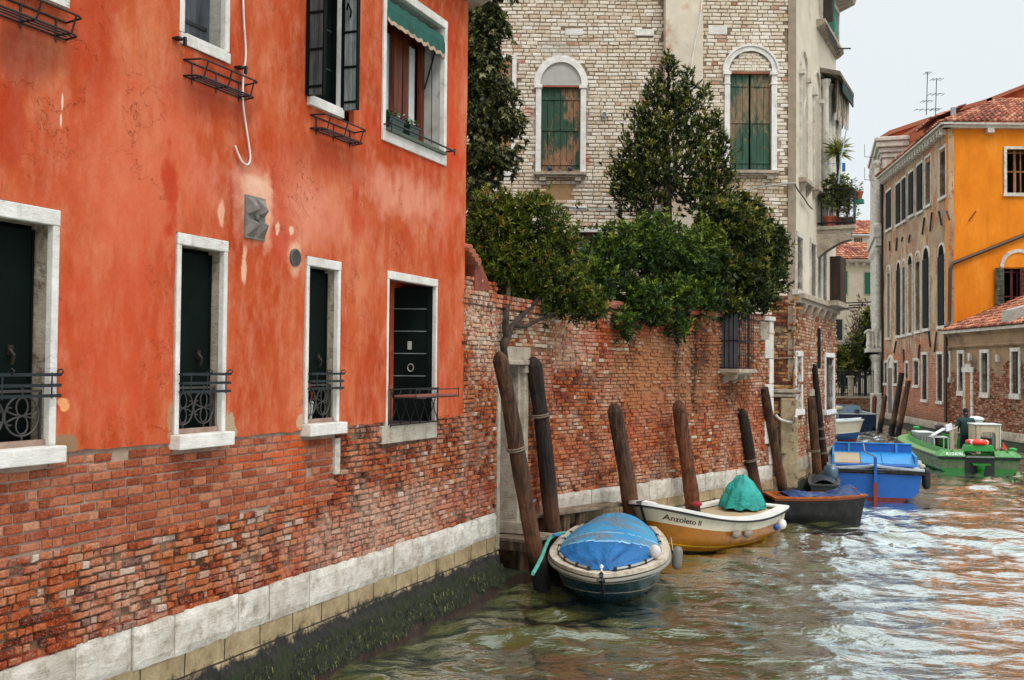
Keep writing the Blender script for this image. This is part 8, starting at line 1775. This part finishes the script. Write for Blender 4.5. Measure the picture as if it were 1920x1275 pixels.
def yucca(F, h, t):
    m = MB(); top = F.P(.02, .0, h+1.72); m.tube([F.P(0, 0, h*.6), F.P(.03, .02, h+.9), top], [.045, .04, .05], 8); m.build('trunk', M_BARK, t); m = MB(); rg = random.Random(8)
    for i in range(110):
        q = rg.uniform(0, 6.28); e_ = rg.uniform(-.7, 1.3); d = Vector((math.cos(q)*math.cos(e_), math.sin(q)*math.cos(e_), math.sin(e_))); s_ = d.cross(UP); s_ = s_.normalized() if s_.length > .1 else Vector((1, 0, 0)); l = rg.uniform(.32, .52); b0_ = top+Vector((0, 0, rg.uniform(-.08, .1)))
        m.add([b0_-s_*.012, b0_+s_*.012, b0_+d*l*.5+s_*.016, b0_+d*l+Vector((0, 0, -.06)), b0_+d*l*.5-s_*.016], [(0, 1, 2, 3, 4)], r=rg.random())
    m.build('leaves', leafmat('yucca_leaf', [(0, lin('#3c4a20')), (.5, lin('#7d8a38')), (1, lin('#b8ac60'))]), t, norm=False)
b_ = lambda u, d: WR.P(ub+u, d, zbf+.004)
potted('potted_yucca', 'tall yucca on a bare stem rising from the balcony', b_(.5, .45), .16, .26, yucca, M_TC)
potted('potted_shrub', 'leafy shrub in a terracotta pot at the near end of the balcony', b_(.16, .32), .17, .25, bushy(110, .38, 1.05, .12, 3), M_TC)
potted('potted_shrub', 'yellow green shrub in a dark pot at the outer corner of the balcony', b_(.2, .74), .15, .2, bushy(110, .36, .85, .12, 4), plain('dark_pot', '#4a3a32', .8))
potted('potted_shrub', 'tall thin leafy shrub behind the railing beside the yucca', b_(1.1, .6), .15, .22, bushy(90, .36, 1.2, .12, 5), M_TC)
m = MB(); pp = WR.P(ue+.06, D_+.05, zt_-.22); t = thing('hanging_pot', 'terracotta flower pot hung outside the far corner of the balcony railing', 'flower pot', pp); m.lathe(Frame(pp, WR.ex, WR.ey), [(.07, -.05), (.11, .12), (.12, .12), (.12, .16), (.1, .16)], 12); m.build('pot', M_TC, t)
m = MB(); m.box(Frame(pp, WR.ex, WR.ey), (-.12, .12), (-.12, .12), (-.15, -.05)); m.build('holder', M_GRN, t)
c = WRp(1582, 312, D_); m = MB(); m.box(Frame(c, WR.ex, WR.ey), (-.02, .02), (-.035, .035), (-.12, .08)); m.tube([c+Vector((0, 0, .08)), c-WR.ey*.35+Vector((0, 0, .09))], .006, 4); m.build('blue_cloth', plain('blue_cloth', '#1c5cb0', .8), pal)
m = MB(); m.tube([WRp(1565, 91, .0), WRp(1594, 91, .9)], .022, 5); m.tube([WRp(1569, 103, .1), WRp(1582, 92, .55)], .012, 4); m.build('bracket_arm', M_IRONB, pal)
m = MB(); m.tube([WRp(1572, 345, .9), WRp(1576, 300, .9), WRp(1590, 228, .9)], .016, 5); m.build('pole', plain('blue_grey_pole', '#7d8c98', .5), pal)
# washing poles on the ledge, dark timber box at the far end
for k in range(3): m = MB(); z_ = ZCOR+.18-.09*k; m.tube([WR.P(URE-.3-.3*k, .2, z_), WR.P(URE-.3-.3*k, 1.0-.1*k, z_+.02)], .018, 5); m.build('washing_pole', M_IRON, pal)
m = MB(); m.box(WR, (URE-1.0, URE-.05), (.02, .30), (ZCOR+.13, zR(1560, 470, .3))); m.build('timber_box', wood_mat('dark_timber', '#2e221c', '#4a382c'), pal, WR)
# cable and bent white pipe at the corner
m = MB(); m.tube(smooth_path([WRp(1490, 345, .1), WRp(1497, 358, .1), WRp(1508, 372, .1), WRp(1516, 385, .1), WRp(1523, 392, .1)]), .018, 5); m.build('cable', plain('dark_cable', '#3a342e', .6), pal)
pW = [WW.P(WW.u(x, y), .2, WW.z(x, y)) for x, y in ((1450, 777), (1458, 785), (1472, 790), (1484, 790))]+[WRp(1492, 782, .12), WRp(1494, 768, .08)]
m = MB(); m.tube(smooth_path(pW), .032, 7); m.build('bent_pipe', plain('white_pipe', '#c4c0b6', .5), pal)
m = MB(); m.tube([WW.P(WW.u(1448, 672), .06, WW.z(1448, 672)), WW.P(WW.u(1488, 670), .06, WW.z(1488, 670)), WRp(1494, 663, .06)], .012, 4); m.build('cable', plain('thin_cable', '#a09684', .6), pal)
# wire brackets on the white palace
for y_ in (295, 338):
    m = MB(); a = ony(1640, y_, 61); b = ony(1621, y_-1, 61); m.tube([a, b], .02, 4); m.tube([b, b+Vector((0, 0, .75))], .014, 4); m.tube([a+Vector((0, 0, -.6)), a.lerp(b, .5)], .008, 4); m.build('wire_bracket', M_IRON, wp)
